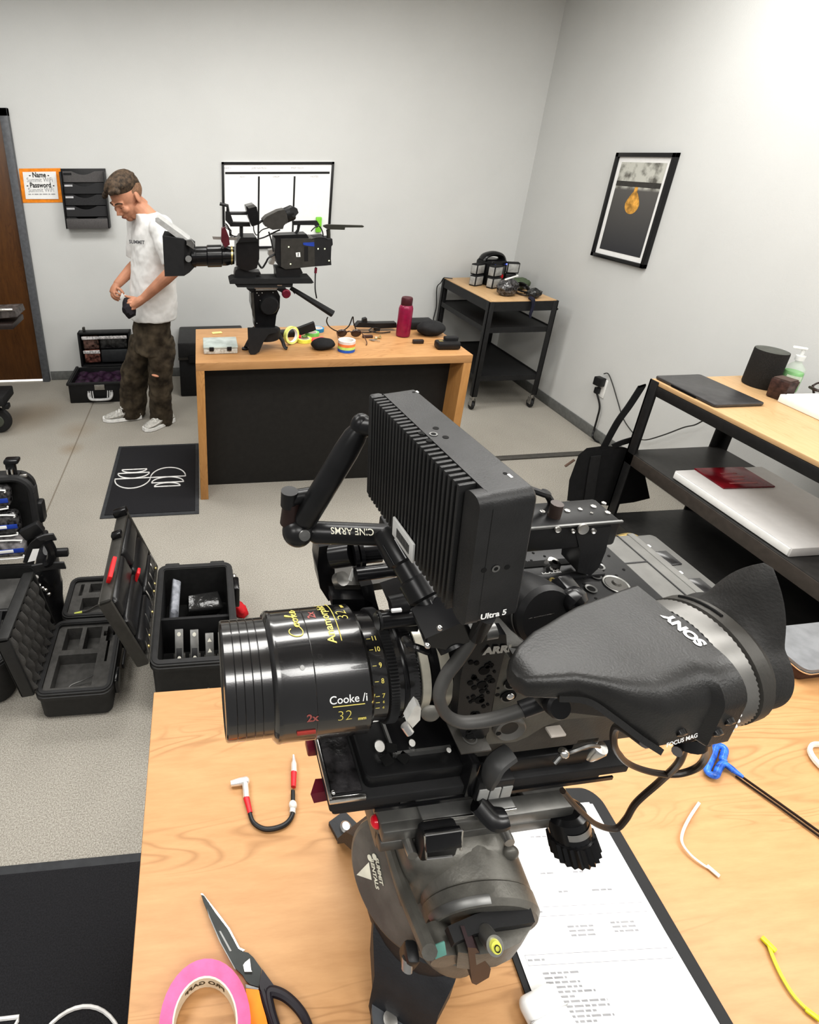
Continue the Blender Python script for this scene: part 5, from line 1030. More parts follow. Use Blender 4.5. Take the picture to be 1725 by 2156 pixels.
# hex keys
t = thing('hex_key', 'blue loop-handled hex key with long dark shaft on the near table', 'hex key', PT(1510, 1605))
h = [PT(u, v, .009) for u, v in ((1528, 1602), (1522, 1599), (1527, 1580), (1521, 1572), (1508, 1572), (1502, 1590), (1490, 1618), (1494, 1629), (1507, 1632), (1514, 1618), (1524, 1608), (1545, 1622))]
G().tube(h, .0055, n=12, k=5).build('loop_handle', mat('blue_rubber', (.03, .13, .55), .25, var=.5, scale=90), t)
g = G().tube([PT(1540, 1618, .008), PT(1565, 1636, .006)], .005, k=1, n=10, rs=[.0055, .003]); g.build('neck', mat('blue_rubber', (.03, .13, .55), .25), t)
G().tube([PT(1552, 1628, .006), PT(1640, 1690, .004), PT(1760, 1776, .004)], .0022, n=6, k=1).build('shaft', mat('bronze_steel', (.05, .032, .025), .3, metal=.7), t)
o = G().tube([PT(1549, 1634, .003), PT(1640, 1698, .003), PT(1760, 1786, .003)], .0018, n=6, k=1).build('steel_rod', mat('dark_bronze', (.04, .026, .02), .3, metal=.6)); tag(o, 'thin dark steel rod lying alongside the hex key shaft', 'rod')
o = G().lathe([(.032, .0), (.036, .004), (.036, .01), (.032, .014), (.030, .008), (.032, 0)], PT(1757, 1612), PT(1757, 1612)+V(0, 0, 1), 36, caps=False).build('white_ring', WH); tag(o, 'white plastic ring cut off by the right edge on near table', 'ring')
# grey tablet on a brown case
t = thing('grey_tablet', 'dark grey tablet with round emblem lying on brown sleeve at right edge', 'tablet', (1.36, .72, TZ))
M = T(1.37, .716, TZ) @ rot(0, 0, 2)
G(M).rbox((.0, 0, .035), (.36, .105, .008), .016, bev=.002).build('body', mat('tablet_grey', (.20, .205, .215), .35, metal=.2), t)
G(M).rbox((.0, -.0005, .0295), (.362, .108, .003), .016).build('bright_rim', SI, t)
G(M).lathe([(.014, 0), (.017, 0), (.017, .0006), (.014, .0006), (.014, 0)], (-.045, .005, .039), (-.045, .005, 1), 32, caps=False).build('emblem_ring', mat('emblem_grey', (.36, .36, .38), .4), t)
o = G(M).rbox((.002, .004, .0145), (.36, .098, .027), .012, bev=.003).build('brown_sleeve', mat('brown_sleeve', (.055, .026, .018), .6, bump=.3)); tag(o, 'thick dark brown leather sleeve under the grey tablet', 'sleeve')
# ================= the big camera in front =================
RM = T(0, .380, 1.353) @ rot(0, 0, 2)
def rl(x, y, z): return RM @ V(x, y, z)
# ---- hi-hat
t = thing('hi_hat_stand', 'dark grey three-legged hi-hat stand on the near oak table', 'stand', (.25, .36, TZ))
HM_ = mat('hihat_paint', (.022, .023, .026), .5, bump=.2, bscale=250)
hc = V(.262, .352, 0)
G().lathe([(.055, .935), (.072, .94), (.076, .962), (.074, .976), (.06, .981)], hc, hc+V(0, 0, 1), 32).build('bowl', HM_, t)
def hleg(foot, w0, w1, w2, ftz=TZ+.001):
    foot = Vector(foot); d = Vector((foot.x-hc.x, foot.y-hc.y, 0)); L = d.length; d.normalize(); s = Vector((-d.y, d.x, 0)); R = []
    for k, z, w, th in ((.045, .953, w0, .036), (L*.62, .935, w0*.92, .04), (L*.84, .905, w1, .03), (L*.93, ftz+.022, w1, .016), (L*.97, ftz+.009, w2, .009), (L+.022, ftz+.0045, w2*.8, .009)):
        c = V(hc.x, hc.y, 0)+d*k; R.append([c+s*w/2+V(0, 0, z+th/2), c-s*w/2+V(0, 0, z+th/2), c-s*w/2+V(0, 0, z-th/2), c+s*w/2+V(0, 0, z-th/2)])
    lg = G().loft(R).build('leg', HM_, t, ang=30)
    G().lathe([(0, .012), (.006, .012), (.009, .009), (.010, .001)], foot+V(0, 0, ftz+.008-foot.z), foot+V(0, 0, 1), 18, caps=False).build('foot_bolt', SD, lg); return lg
hleg((.201, .478, TZ), .06, .05, .040); fl = hleg((.209, .262, TZ), .105, .075, .066)
P = [onz(u, v, .878) for u, v in ((786, 2042), (800, 2070), (858, 2132), (858, 2175), (840, 2200), (792, 2200), (783, 2130))]; G().loft([P, [p+V(0, 0, -.008) for p in P]]).build('foot_plate', mat('plate_slate', (.075, .08, .088), .5), fl); q = onz(822, 2150, .879); G().lathe([(0, .004), (.004, .004), (.0085, .003), (.009, 0)], q, q+V(0, 0, 1), 18).build('plate_bolt', SD, fl); hleg((.372, .398, TZ), .055, .045, .034)
# ---- fluid head
t = thing('fluid_head', 'worn grey fluid head under the big camera on the near table', 'tripod head', (.27, .33, 1.0))
HG = mat('head_grey', (.150, .145, .130), .42, metal=.3, bump=.15, bscale=300, var=.25, scale=25)
G().lathe([(.045, .984), (.06, .992), (.06, 1.02), (.05, 1.03)], V(.258, .335, 0), V(.258, .335, 1), 32).build('pan_base', HG, t)
g = G().box((.258, .338, 1.09), (.115, .09, .15), bev=.018, seg=3); g.build('head_body', HG, t)
# side housing facing the lens end
c = V(.200, .320, 1.070); dn = V(-.814, -.47, .342).normalized()
G().lathe([(.0, .004), (.057, .004), (.061, .001), (.062, -.004), (.060, -.03), (.04, -.05)], c, c+dn, 48).build('side_housing', HG, t)
g = G().tube([onx(806, 1735, .197), onx(845, 1860, .197), onx(905, 2005, .197)], .01, n=10, rs=[(.006, .008), (.008, .009), (.008, .008)]); g.build('edge_spine', HG, t)
# sticker: pale triangle, two dots and words on the side housing
CREAM = mat('sticker_cream', (.75, .74, .62), .5)
def on_side(u, v, d=.0): 
    p0 = c+dn*(.0044+d); r_ = ray(u, v); return EYE+r_*((p0-EYE).dot(dn)/r_.dot(dn))
g = G(); g.poly([on_side(777, 1815), on_side(751, 1842), on_side(783, 1853)]); g.build('sticker_triangle', CREAM, t)
for u, v in ((779, 1806), (789, 1804)): g = G(); p = on_side(u, v, .0004); g.lathe([(0, 0), (.0033, 0), (.0033, .0006)], p, p+dn, 16); g.build('sticker_dot', CREAM, t)
for s, (u, v) in (('SUMMIT', (797.5, 1833)), ('RENTALS', (788, 1838))):
    g = G(); a, b = on_side(u-2.5, v-14, .0005), on_side(u+3.5, v+17, .0005); xd = (b-a).normalized(); text(g, s, .0072, plane_frame((a+b)/2, xd, dn.cross(xd)), .0003); g.build('lettering', CREAM, t)
# tilt drum and its cap
a, b = V(.280, .345, 1.108), V(.276, .264, 1.100)
G().lathe([(.057, .0), (.059, .004), (.0595, .058), (.0585, .060), (.0585, .0615), (.0603, .063), (.0603, .076), (.056, .081), (.0, .082)], a, b, 56).build('drag_drum', HG, t)
g = G().lathe([(.0606, .073), (.0606, .0755), (.058, .080)], a, b, 56, caps=False, a0=95, a1=170); g.build('worn_edge', MG, t)
P = [onz(u, v, 1.142) for u, v in ((943, 1950), (1000, 1925), (1060, 1908), (1108, 1893), (1119, 1915), (1127, 1941), (1090, 1948), (1050, 1953), (1000, 1966), (957, 1986))]
g = G(); g.loft([P, [p+V(0, 0.002, -.014) for p in P]]); g.build('drag_cap', KM, t)
P = [onz(u, v, 1.128) for u, v in ((957, 1950), (1108, 1925), (1120, 1952), (1095, 1985), (1060, 2002), (1010, 2010), (965, 2005))]
G().loft([P, [p*.9+(sum(P, V(0, 0, 0))/7)*.1+V(0, .0, -.035) for p in P]]).build('cap_base', HG, t)
G().lathe([(.030, -.01), (.042, -.004), (.044, .006), (.044, .03), (.04, .035)], V(.262, .300, 1.012), V(.262, .285, 2), 36).build('pan_housing', HG, t)
q = ony(935, 2005, .248); G().cyl(q+V(0, .02, 0), q+V(0, -.006, -.002), .016, n=20).build('side_knob', HG, t)
G().box(ony(926, 2000, .240), (.013, .002, .012), rot(-30, 0, 10), bev=.0008).build('teal_label', mat('teal_label', (.12, .28, .24), .5), t)
q = ony(1040, 1993, .234); g = G().cyl(q+V(0, .012, -.008), q+V(0, -.001, .004), .0085, n=24); bl = g.build('level_housing', SD, t)
G().lathe([(0, .004), (.005, .003), (.0056, 0)], q+V(0, -.001, .004), q+V(0, -.011, .014), 20).build('bubble_level', mat('level_yellow', (.62, .62, .12), .15), bl)
G().lathe([(.0022, .0045), (.003, .0045), (.003, .005), (.0022, .005), (.0022, .0045)], q+V(0, -.001, .004), q+V(0, -.011, .014), 20, caps=False).build('level_ring', K, bl)
P = [ony(u, v, .236) for u, v in ((985, 1995), (1003, 1996), (1034, 2040), (1030, 2058), (1003, 2074), (994, 2070))]
G().loft([P, [p+V(0, .016, 0) for p in P]]).build('brake_lever', mat('brown_lever', (.03, .014, .016), .35), t)
q = ony(862, 2012, .262); G().box(q, (.014, .018, .04), rot(10, 0, -5), bev=.004).build('tilt_brake', K, t); G().cyl(ony(858, 2018, .258), ony(857, 2043, .252), .0055, n=12).build('brake_pin', SD, t)
# sliding platform with clamp lever, knob and red button
PM = T(0, .380, 1.353) @ rot(0, 0, 2)
PLG = mat('platform_grey', (.15, .148, .14), .4, metal=.5, var=.25, scale=30)
g = G(PM).bx(.168, .385, -.068, .075, -.205, -.170, .003); g.build('platform', HG, t)
g = G(PM).bx(.168, .385, -.078, -.060, -.172, -.154, .002).bx(.168, .385, -.076, -.060, -.194, -.177, .002).bx(.168, .225, -.07, .07, -.170, -.1535, .002).bx(.335, .385, -.07, .07, -.170, -.155, .002); g.build('platform_rail', PLG, t)
g = G(PM).bx(.212, .318, -.0735, -.02, -.165, -.1495, .002); g.build('quick_release_plate', MG, t); G(PM).bx(.2125, .3175, -.0748, -.0733, -.155, -.1498, .0006).build('plate_edge', SI, t)
M = T(ony(925, 1772, .296)) @ rot(0, 0, 2)
G(M).box((0, .004, -.004), (.040, .018, .040), bev=.004).build('clamp_block', K, t); g = G(M).box((0, -.004, .013), (.038, .004, .020), rot(-25, 0, 0), bev=.001); g.build('clamp_plate', KG, t)
g = G(M)
for a, b in (((-.02, -.003, .022), (.02, -.003, .022)), ((-.02, -.003, .022), (-.016, -.008, -.010)), ((.02, -.003, .022), (.020, -.008, -.004)), ((-.016, -.008, -.010), (.012, -.008, -.012))): g.tube([a, b], .0011, n=6, k=1)
g.build('worn_edge', SI, t)
for u, v in ((866, 1792), (1069, 1765)): q = ony(u, v, .300); G().lathe([(.0025, .0045), (.0055, .0045), (.006, 0), (.006, -.012)], q, q+V(0, -1, .1), 16).build('platform_screw', SD, t)
for u, v in ((1075, 1795),): q = ony(u, v, .300); G().sph(q, (.009, .006, .009)).build('pivot_boss', HG, t)
q0, q1 = ony(1190, 1712, .322), ony(1211, 1787, .305); ax = (q1-q0).normalized()
G().lathe([(.017, -.006), (.022, -.002), (.022, .020), (.0235, .021)], q0, q1, 30).build('counterbalance_knob', KG, t)
L = (q1-q0).length; x_ = ax.orthogonal().normalized(); y_ = ax.cross(x_); rings = [[q0+ax*h+(x_*math.cos(2*PI*i/44)+y_*math.sin(2*PI*i/44))*(r*(1.0 if i % 2 else .90)) for i in range(44)] for h, r in ((.021, .0248), (L, .0262), (L+.002, .024))]
G().loft(rings).build('knob_grip', KG, t, ang=15); q = q0+ax*.006; G().lathe([(.0226, 0), (.0226, .007)], q, q1, 24, caps=False, a0=20, a1=150).build('knob_band', SD, t)
q = onx(793, 1730, .170); G().sph(q, .0068).build('red_button', mat('red_glow', (.7, .01, .03), .2, coat=.5), t)
# ---- the camera
t = thing('cinema_camera', 'big black cinema camera with anamorphic lens on the near table, viewfinder to the right', 'camera', (.25, .385, 1.2))
# dovetail and bridge plates
g = G(RM).bx(.112, .447, -.066, .066, -.128, -.113, .002).bx(.117, .424, -.060, .060, -.1475, -.127, .004); g.build('dovetail_plate', KM, t)
g = G(RM).bx(.160, .430, -.0675, -.0655, -.135, -.130).bx(.19, .28, -.0625, -.0595, -.1395, -.132); g.build('plate_groove', KG, t)
SCR = mat('scraped_black', (.018, .017, .018), .3, var=.9, scale=60, bump=.6, bscale=120)
G(RM).bx(.116, .148, -.058, .058, -.114, -.1105, .001).build('rubber_pad', SCR, t)
g = G(RM).bx(.111, .1145, -.064, .064, -.115, -.109, .0008).bx(.111, .150, -.066, -.0615, -.115, -.1095, .0008); g.build('plate_edge', SI, t); G(RM).sph((.117, -.058, -.1095), .0025, nu=8, nv=6).build('plate_rivet', SI, t)
G(RM).rbox((.207, -.001, -.104), (.112, .112, .018), .008, bev=.002).build('lens_platform', AN, t)
G(RM).rbox((.222, .006, -.0925), (.07, .09, .006), .006, bev=.0015).build('platform_pad', KG, t); g = G(RM).bx(.188, .250, -.041, -.038, -.0955, -.0885).bx(.186, .189, -.04, .04, -.0955, -.089); g.build('worn_edge', MG, t)
for u, v, r in ((800, 1572, .0065), (868, 1565, .0042), (945, 1580, .003)): q = onz(u, v, 1.266); G().lathe([(0, .004), (r*.8, .004), (r, .001), (r, -.006)], q, q+V(-.3, -.5, 1), 16, caps=False).build('plate_screw', SI, t)
for u, v, a in ((815, 1600, 20), (825, 1575, -15), (850, 1595, 40)): q = onz(u, v, 1.2635); G().box(q, (.012, .010, .002), rot(0, 0, a), bev=.0008).build('slot', mat('void_black', (.002, .002, .002), .9), t)
G(RM).rbox((.335, -.004, -.0975), (.130, .116, .022), .008, bev=.002).build('camera_platform', AN, t)
G(RM).bx(.256, .266, -.07, .066, -.128, -.072, .003).build('clamp_rib', KG, t)
cb = G(RM).bx(.266, .306, -.0735, -.056, -.130, -.098, .002).build('clamp_block', K, t)
for k in range(3): G(RM).bx(.2675+.0128*k, .2790+.0128*k, -.0748, -.0732, -.126, -.108, .0008).build('grey_label', mat('label_grey', (.30, .30, .29), .5), cb)
g = G(RM).tube([(.268, -.074, -.128), (.28, -.085, -.138), (.296, -.086, -.140)], .008, n=10, rs=[(.012, .008), (.012, .008), (.009, .006)]); g.build('clamp_lever', KG, t)
G().tube([ony(1075, 1585, .318), ony(1045, 1608, .312), ony(1030, 1640, .310), ony(1030, 1655, .310)], .006, n=10, rs=[(.009, .006), (.010, .006), (.005, .004)]).build('release_lever', mat('lever_grey', (.05, .05, .05), .45), t)
P = [onz(u, v, z) for u, v, z in ((664, 1640, 1.222), (688, 1638, 1.222), (690, 1665, 1.222), (654, 1672, 1.222))]
G().loft([P, [p+V(.004, -.002, -.013) for p in P]]).build('maroon_latch', MR, t); G().box(onz(656, 1570, 1.222), (.012, .016, .014), rot(0, 0, 2), bev=.002).build('maroon_stop', MR, t)
q = onz(1262, 1572, 1.268); G().lathe([(0, .003), (.008, .002), (.009, 0), (.009, -.02)], q, q+V(.2, -.3, 1), 18, caps=False).build('lock_screw', SI, t)
g = G(); g.tube([ony(1180, 1588, .322), ony(1205, 1582, .318), ony(1240, 1570, .320), ony(1262, 1572, .325)], .002, n=6); g.tube([ony(1167, 1607, .312), ony(1186, 1585, .316)], .0022, n=8, k=1); g.build('lock_lever', MG, t); G().sph(ony(1187, 1585, .314), .005).build('lever_tip', SI, t)
G(RM).bx(.372, .402, -.062, -.036, -.088, -.064, .003).build('rod_clamp', KG, t); G().box(ony(1170, 1540, .322), (.016, .010, .003), rot(0, 0, 2), bev=.0006).build('rating_plate', mat('pale_plate', (.6, .55, .5), .5), t)
for x, y in ((.36, -.055), (.405, -.055), (.42, -.03), (.33, -.056), (.385, -.057)): G(RM).bx(x-.009, x+.009, y-.003, y+.003, -.1125, -.110, .001).build('slot', mat('void_black', (.002, .002, .002), .9), t)
# lens
ln = G().lathe([(.050, .010), (.054, .0085), (.055, .010)]+[p for x in (.019, .027, .0355, .0435) for p in ((.055, x-.0006), (.0545, x), (.055, x+.0006))]+[(.055, .0535), (.0575, .0545), (.0605, .0575), (.061, .060), (.0605, .062), (.0605, .0932), (.0601, .0938), (.0605, .0944), (.0605, .146), (.058, .149), (.052, .151), (.052, .166), (.050, .167), (.050, .198), (.046, .199), (.044, .2005), (.040, .24)], rl(0, 0, 0), rl(1, 0, 0), 96).build('lens', mat('lens_black', (.012, .0115, .012), .22, spec=1.0, coat=.6, bump=.03, bscale=900), t, ang=28)
G().lathe([(0, .016), (.03, .014), (.05, .012)], rl(0, 0, 0), rl(1, 0, 0), 40).build('front_glass', mat('coated_glass', (.01, .012, .03), .05, spec=.9), ln)
def gear(x0, x1, r, n): 
    A = [RM @ V(x, -rr*math.sin(2*PI*i/(2*n)), rr*math.cos(2*PI*i/(2*n))) for x, k in ((x0, 1), (x1, 1)) for i in range(2*n) for rr in [r if i % 2 else r-.0022]]
    return G().loft([A[:2*n], A[2*n:]]).build('focus_gear', KR, ln, ang=10)
gear(.168, .177, .0545, 110); gear(.193, .199, .0505, 100)
G().lathe([(.0505, .183), (.0510, .184), (.0510, .187), (.0505, .188)], rl(0, 0, 0), rl(1, 0, 0), 64, caps=False).build('iris_ring', KG, ln)
def lens_text(s, size, x, th, r, up, m, bold=.0003, sx=1.0):
    vs, fs = textmesh(s, size, 4, bold); th = math.radians(th); g = G(RM); P = []
    for p in vs:
        if up: xx, a = x-p.y, th-p.x*sx/r
        else: xx, a = x+p.x*sx, th-p.y/r
        P.append((xx, -(r+.0003)*math.sin(a), (r+.0003)*math.cos(a)))
    g.add(P, fs); return g.build('lettering', m, ln)
GOLD = mat('gold_ink', (.78, .66, .18), .45, var=.05); ROSE = mat('rose_ink', (.33, .10, .09), .5, var=.05); R0 = .0605
def lens_curve(pts, x, th, r, m, w=.0006, k=8):      # script strokes: (along circumference, up) in metres
    P = []
    for a, b in spline([(p[0], p[1], 0) for p in pts], k) and [(q.x, q.y) for q in spline([(p[0], p[1], 0) for p in pts], k)]:
        an = math.radians(th)-a/r; P.append(rl(x-b, -(r+.0004)*math.sin(an), (r+.0004)*math.cos(an)))
    return P
g = G(); S = .001
script = [[(-14, 7), (-16, 9.5), (-19.5, 9), (-22.5, 3), (-22, -4), (-18, -6.5), (-13, -4), (-10.5, -1), (-9, 1.5), (-11.5, .5), (-12, -2.5), (-9.5, -4), (-7.5, -1.5), (-8.5, 1.3), (-6.5, .8), (-4, .5), (-2.5, 1.5), (-5, .5), (-5.3, -2.5), (-3, -4), (-1, -1.5), (-2, 1.3), (0, .5), (3, 3), (6, 8.5), (5, 10), (3.3, 5), (2.3, -4), (3.5, -.5), (6.5, 1.5), (6, -.5), (3.8, -.7), (7, -4), (9.5, -3), (12, -.5), (13.5, 1.5), (12, 2.2), (10.6, -.5), (11.5, -3.8), (14, -3.5), (17, -.5)]]
for st in script: g.tube(lens_curve([(a*S*1.02, b*S*.85) for a, b in st], .084, -14, R0, GOLD), .00055, n=6, k=1)
g.build('script_logo', GOLD, ln)
lens_text('2x', .0115, .1030, -17, R0, True, ROSE); lens_text('Anamorphic/i', .0118, .1165, -13, R0, True, GOLD, .0002); lens_text('32', .016, .1345, -13, R0, True, GOLD, -.0003); lens_text('mm', .0055, .1385, -30, R0, True, GOLD)
g = G(RM); N_ = 24; g.tube([(.1255, -(R0+.0003)*math.sin(math.radians(16-66*i/N_)), (R0+.0003)*math.cos(math.radians(16-66*i/N_))) for i in range(N_+1)], .0005, n=4, k=1); g.build('engraved_line', GOLD, ln)
lens_text('Cooke /i', .0105, .1235, 64, R0, False, PA, .0001); lens_text('32', .0155, .1195, 79.5, R0, False, GOLD, -.0003); lens_text('mm', .0052, .1365, 84, R0, False, GOLD); lens_text('2x', .011, .0885, 78, R0, False, ROSE)
g = G(RM); a = math.radians(69.5); g.tube([(.108, -(R0+.0003)*math.sin(a), (R0+.0003)*math.cos(a)), (.139, -(R0+.0003)*math.sin(a), (R0+.0003)*math.cos(a))], .0004, n=4, k=1); g.build('engraved_line', GOLD, ln)
for s, th in (('11', 13), ('10', 24.5), ('9', 40), ('8', 55), ('7', 70), ('6', 77), ('6', 84)):
    lens_text(s, .0062 if th < 75 else .004, .1605, th, .052, False, GOLD, .0001); a = math.radians(th); g = G(RM); g.tube([(.1525, -.0523*math.sin(a), .0523*math.cos(a)), (.1565, -.0523*math.sin(a), .0523*math.cos(a))], .0004, n=4, k=1); g.build('scale_mark', GOLD, ln)
a = math.radians(67); G(RM).tube([(.146, -.0608*math.sin(a+.04), .0608*math.cos(a+.04)), (.1515, -.0525*math.sin(a), .0525*math.cos(a))], .0005, n=4, k=1).build('index_mark', GOLD, ln)
a = math.radians(35); q = rl(.0825, -R0*math.sin(a), R0*math.cos(a)); G().lathe([(0, .0004), (.0022, .0004), (.0024, 0)], q, q+(q-rl(.0825, 0, 0)), 16).build('lens_screw', MG, ln)
a = math.radians(94); G().box(rl(.083, -R0*math.sin(a), R0*math.cos(a)), (.018, .003, .004), rot(0, 0, 2), bev=.0003).build('red_mark', mat('red_mark', (.38, .05, .04), .5), ln)
# mount
mt = G().lathe([(.043, .199), (.0445, .203), (.0445, .213), (.040, .214), (.040, .2165), (.046, .217), (.046, .222), (.043, .223), (.043, .250)], rl(0, 0, 0), rl(1, 0, 0), 64).build('lens_mount', KG, t)
NI = mat('nickel_warm', (.66, .63, .54), .3, metal=.35)
G().lathe([(.0455, .2025), (.0465, .203), (.0465, .2115), (.0455, .212)], rl(0, 0, 0), rl(1, 0, 0), 64).build('mount_ring', NI, mt); G().lathe([(.0455, .2225), (.0465, .223), (.0465, .2335), (.0455, .234)], rl(0, 0, 0), rl(1, 0, 0), 64).build('mount_ring', NI, mt)
P = [ony(u, v, .300) for u, v in ((878, 1484), (887, 1492), (885, 1516), (868, 1534), (856, 1520), (868, 1498))]; G().loft([P, [p+V(0, .008, 0) for p in P]]).build('mount_lever', mat('pale_steel', (.8, .8, .78), .3, metal=.5), mt)
G().cyl(ony(852, 1526, .296), ony(864, 1543, .292), .0042, n=14).build('lever_pin', SI, mt); G().sph(ony(907, 1502, .312), (.009, .005, .009)).build('grey_tab', mat('tab_grey', (.16, .155, .14), .45), mt)
# camera body
BG = mat('body_grey', (.062, .060, .054), .55, bump=.15, bscale=400)
bd = G(RM).bx(.262, .500, -.062, .066, -.078, .083, .006).bx(.245, .270, -.055, .058, -.07, .07, .008).build('camera_body', BG, t)
g = G(RM).bx(.442, .499, -.058, .064, .082, .0865, .002); g.build('top_cover', mat('cover_grey', (.13, .128, .12), .55, bump=.15, bscale=400), bd)
g = G(RM).bx(.449, .4505, -.058, .064, .0862, .0872).bx(.476, .4775, -.058, .064, .0862, .0872).bx(.45, .476, .02, .0215, .0862, .0872).bx(.45, .476, -.03, -.0285, .0862, .0872); g.build('cover_seam', K, bd)
G(RM).bx(.490, .499, -.06, .066, .083, .0875, .002).build('top_rib', mat('cover_grey', (.13, .128, .12), .55), bd)
rm = G(RM).bx(.503, .540, -.058, .078, -.07, .074, .006).build('rear_module', mat('module_grey', (.075, .074, .07), .5), t)
for y in (.035, -.008): G(RM).bx(.512, .527, y-.011, y+.011, .0735, .0755, .002).build('slot', KG, rm); G(RM).bx(.512, .516, y+.019, y+.023, .0735, .0750, .0006).build('white_mark', PA, rm)
G(RM).sph((.518, .078, .052), (.016, .014, .016)).build('corner_bump', KR, rm)
G().tube([ony(1300, 1135, .47), ony(1330, 1130, .475), ony(1358, 1148, .47), ony(1362, 1165, .455)], .0045, n=8).build('brass_cable', mat('brass_dark', (.25, .18, .06), .35, metal=.6), rm)
# left side of the body
def side(px, y, d, name, m, parent=bd): 
    P = [ony(u, v, y) for u, v in px]; return G().loft([P, [p+V(0, d, 0) for p in P]]).build(name, m, parent, ang=30)
side([(985, 1350), (1010, 1338), (1066, 1336), (1068, 1362), (1062, 1380), (1048, 1430), (1036, 1490), (1030, 1540), (1012, 1562), (975, 1552), (962, 1520), (970, 1430)], .308, .012, 'side_bracket', AN)
side([(1062, 1378), (1076, 1388), (1085, 1410), (1100, 1450), (1118, 1468), (1150, 1478), (1186, 1496), (1184, 1516), (1145, 1530), (1110, 1552), (1085, 1562), (1020, 1568), (1032, 1520), (1046, 1440)], .314, .010, 'side_plate', mat('plate_taupe', (.115, .112, .098), .45, metal=.3, bump=.1, bscale=400))
side([(1150, 1478), (1230, 1470), (1300, 1482), (1300, 1506), (1200, 1514), (1160, 1520)], .316, .014, 'lower_plate', mat('plate_taupe', (.115, .112, .098), .45))
VOID = mat('void_black', (.002, .002, .002), .9)
random.seed(11)
for u, v, r in [(random.uniform(985, 1050), random.uniform(1385, 1545), random.uniform(.0012, .0028)) for _ in range(46)]+[(1020, 1412, .005), (1015, 1442, .0045), (1010, 1474, .0045), (1003, 1505, .004), (990, 1550, .004)]:
    q = ony(u, v, .3078); G().lathe([(0, .0004), (r, .0004), (r, 0)], q, q+V(0, -1, 0), 12).build('thread_hole', VOID, bd)
for u, v in ((1077, 1438), (1070, 1465)): q = ony(u, v, .3138); G().lathe([(0, .001), (.0075, .001), (.0075, 0)], q, q+V(0, -1, 0), 20).build('screw_recess', VOID, bd); G().sph(q+V(.001, -.0015, .001), (.004, .002, .004)).build('plate_screw', SI, bd); G().lathe([(.0062, .0012), (.0076, .0012)], q, q+V(0, -1, 0), 20, caps=False, a0=180, a1=330).build('recess_edge', PLG, bd)
q = ony(1071, 1529, .313); G().lathe([(.0085, .002), (.0135, .005), (.0150, .004), (.0155, 0)], q, q+V(0, -1, 0), 32, caps=False).build('rosette_boss', mat('boss_grey', (.14, .135, .125), .4, metal=.3), bd); G().lathe([(0, .0018), (.0086, .002)], q, q+V(0, -1, 0), 24, caps=False).build('rosette_hole', mat('hole_brown', (.03, .026, .022), .6), bd)
q = ony(999, 1577, .300); G().box(q+V(0, .012, 0), (.03, .03, .002), rot(0, 0, 2), bev=.0005).build('grey_foot', DG, bd); g = G(); g.lathe([(.0055, .0002), (.007, .0002)], q+V(0, .01, .0015), q+V(0, .01, 1), 20, caps=False); g.lathe([(.0015, .0002), (.003, .0002)], q+V(0, .01, .0015), q+V(0, .01, 1), 16, caps=False); g.build('foot_emblem', PLG, bd)
g = G(); a, b = ony(1030, 1371, .307), ony(1066, 1367, .307); text(g, 'ARRI', .0115, plane_frame((a+b)/2, (1, .03, 0.02), (0, 0, 1)), .0007); g.build('lettering', mat('pale_print', (.55, .54, .5), .5), bd)
# top plate with threaded holes
tp = G(RM).bx(.285, .442, -.046, .066, .083, .0955, .002).build('top_plate', AN, t)
g = G(RM).bx(.270, .405, -.003, .004, .0955, .100, .001); g.build('plate_step', K, tp)
for i in range(60):
    x, y = random.uniform(.295, .435), random.uniform(-.042, .06); G(RM).lathe([(0, .0003), (.0014, .0003), (.0014, 0)], (x, y, .0956), (x, y, 1), 8).build('thread_hole', VOID, tp)
for u, v, r in ((1190, 1245, .0055), (1245, 1240, .0055), (1255, 1212, .0055), (1262, 1193, .0055), (1160, 1232, .005)): q = onz(u, v, 1.4495); G().lathe([(r*.7, .0003), (r, .0008), (r, 0)], q, q+V(0, 0, 1), 20, caps=False).build('thread_ring', MG, tp); G().lathe([(0, .0002), (r*.75, .0002)], q, q+V(0, 0, 1), 16, caps=False).build('thread_hole', VOID, tp)
q = onz(1298, 1230, 1.4495); G().lathe([(.0105, 0), (.0115, .001), (.0122, .0003)], q, q+V(0, 0, 1), 32, caps=False).build('white_dial_ring', mat('dial_white', (.42, .42, .40), .4, metal=.5), tp); G().lathe([(0, .003), (.003, .0028), (.0045, .001), (.0100, .0002)], q, q+V(0, 0, 1), 28, caps=False).build('dial_center', DG, tp)
q = onz(1163, 1190, 1.452); G().lathe([(.0028, .006), (.0065, .005), (.0075, .001), (.0075, -.004)], q, q+V(.1, -.25, 1), 20, caps=False).build('post_screw', SI, tp); G(RM).bx(.31, .40, .018, .026, .0955, .0965).build('slot', VOID, tp)
g = G(); text(g, 'III-I-0-I-I', .0065, plane_frame(onz(1163, 1207, 1.4500), (-1, -.03, 0), (0, -1, 0)), .0002); g.build('lettering', PA, tp)
q = onz(1164, 1226, 1.455); G().lathe([(.002, .003), (.004, .0025), (.004, -.006)], q, q+V(0, -.3, 1), 14, caps=False).build('lug_screw', GO, tp)
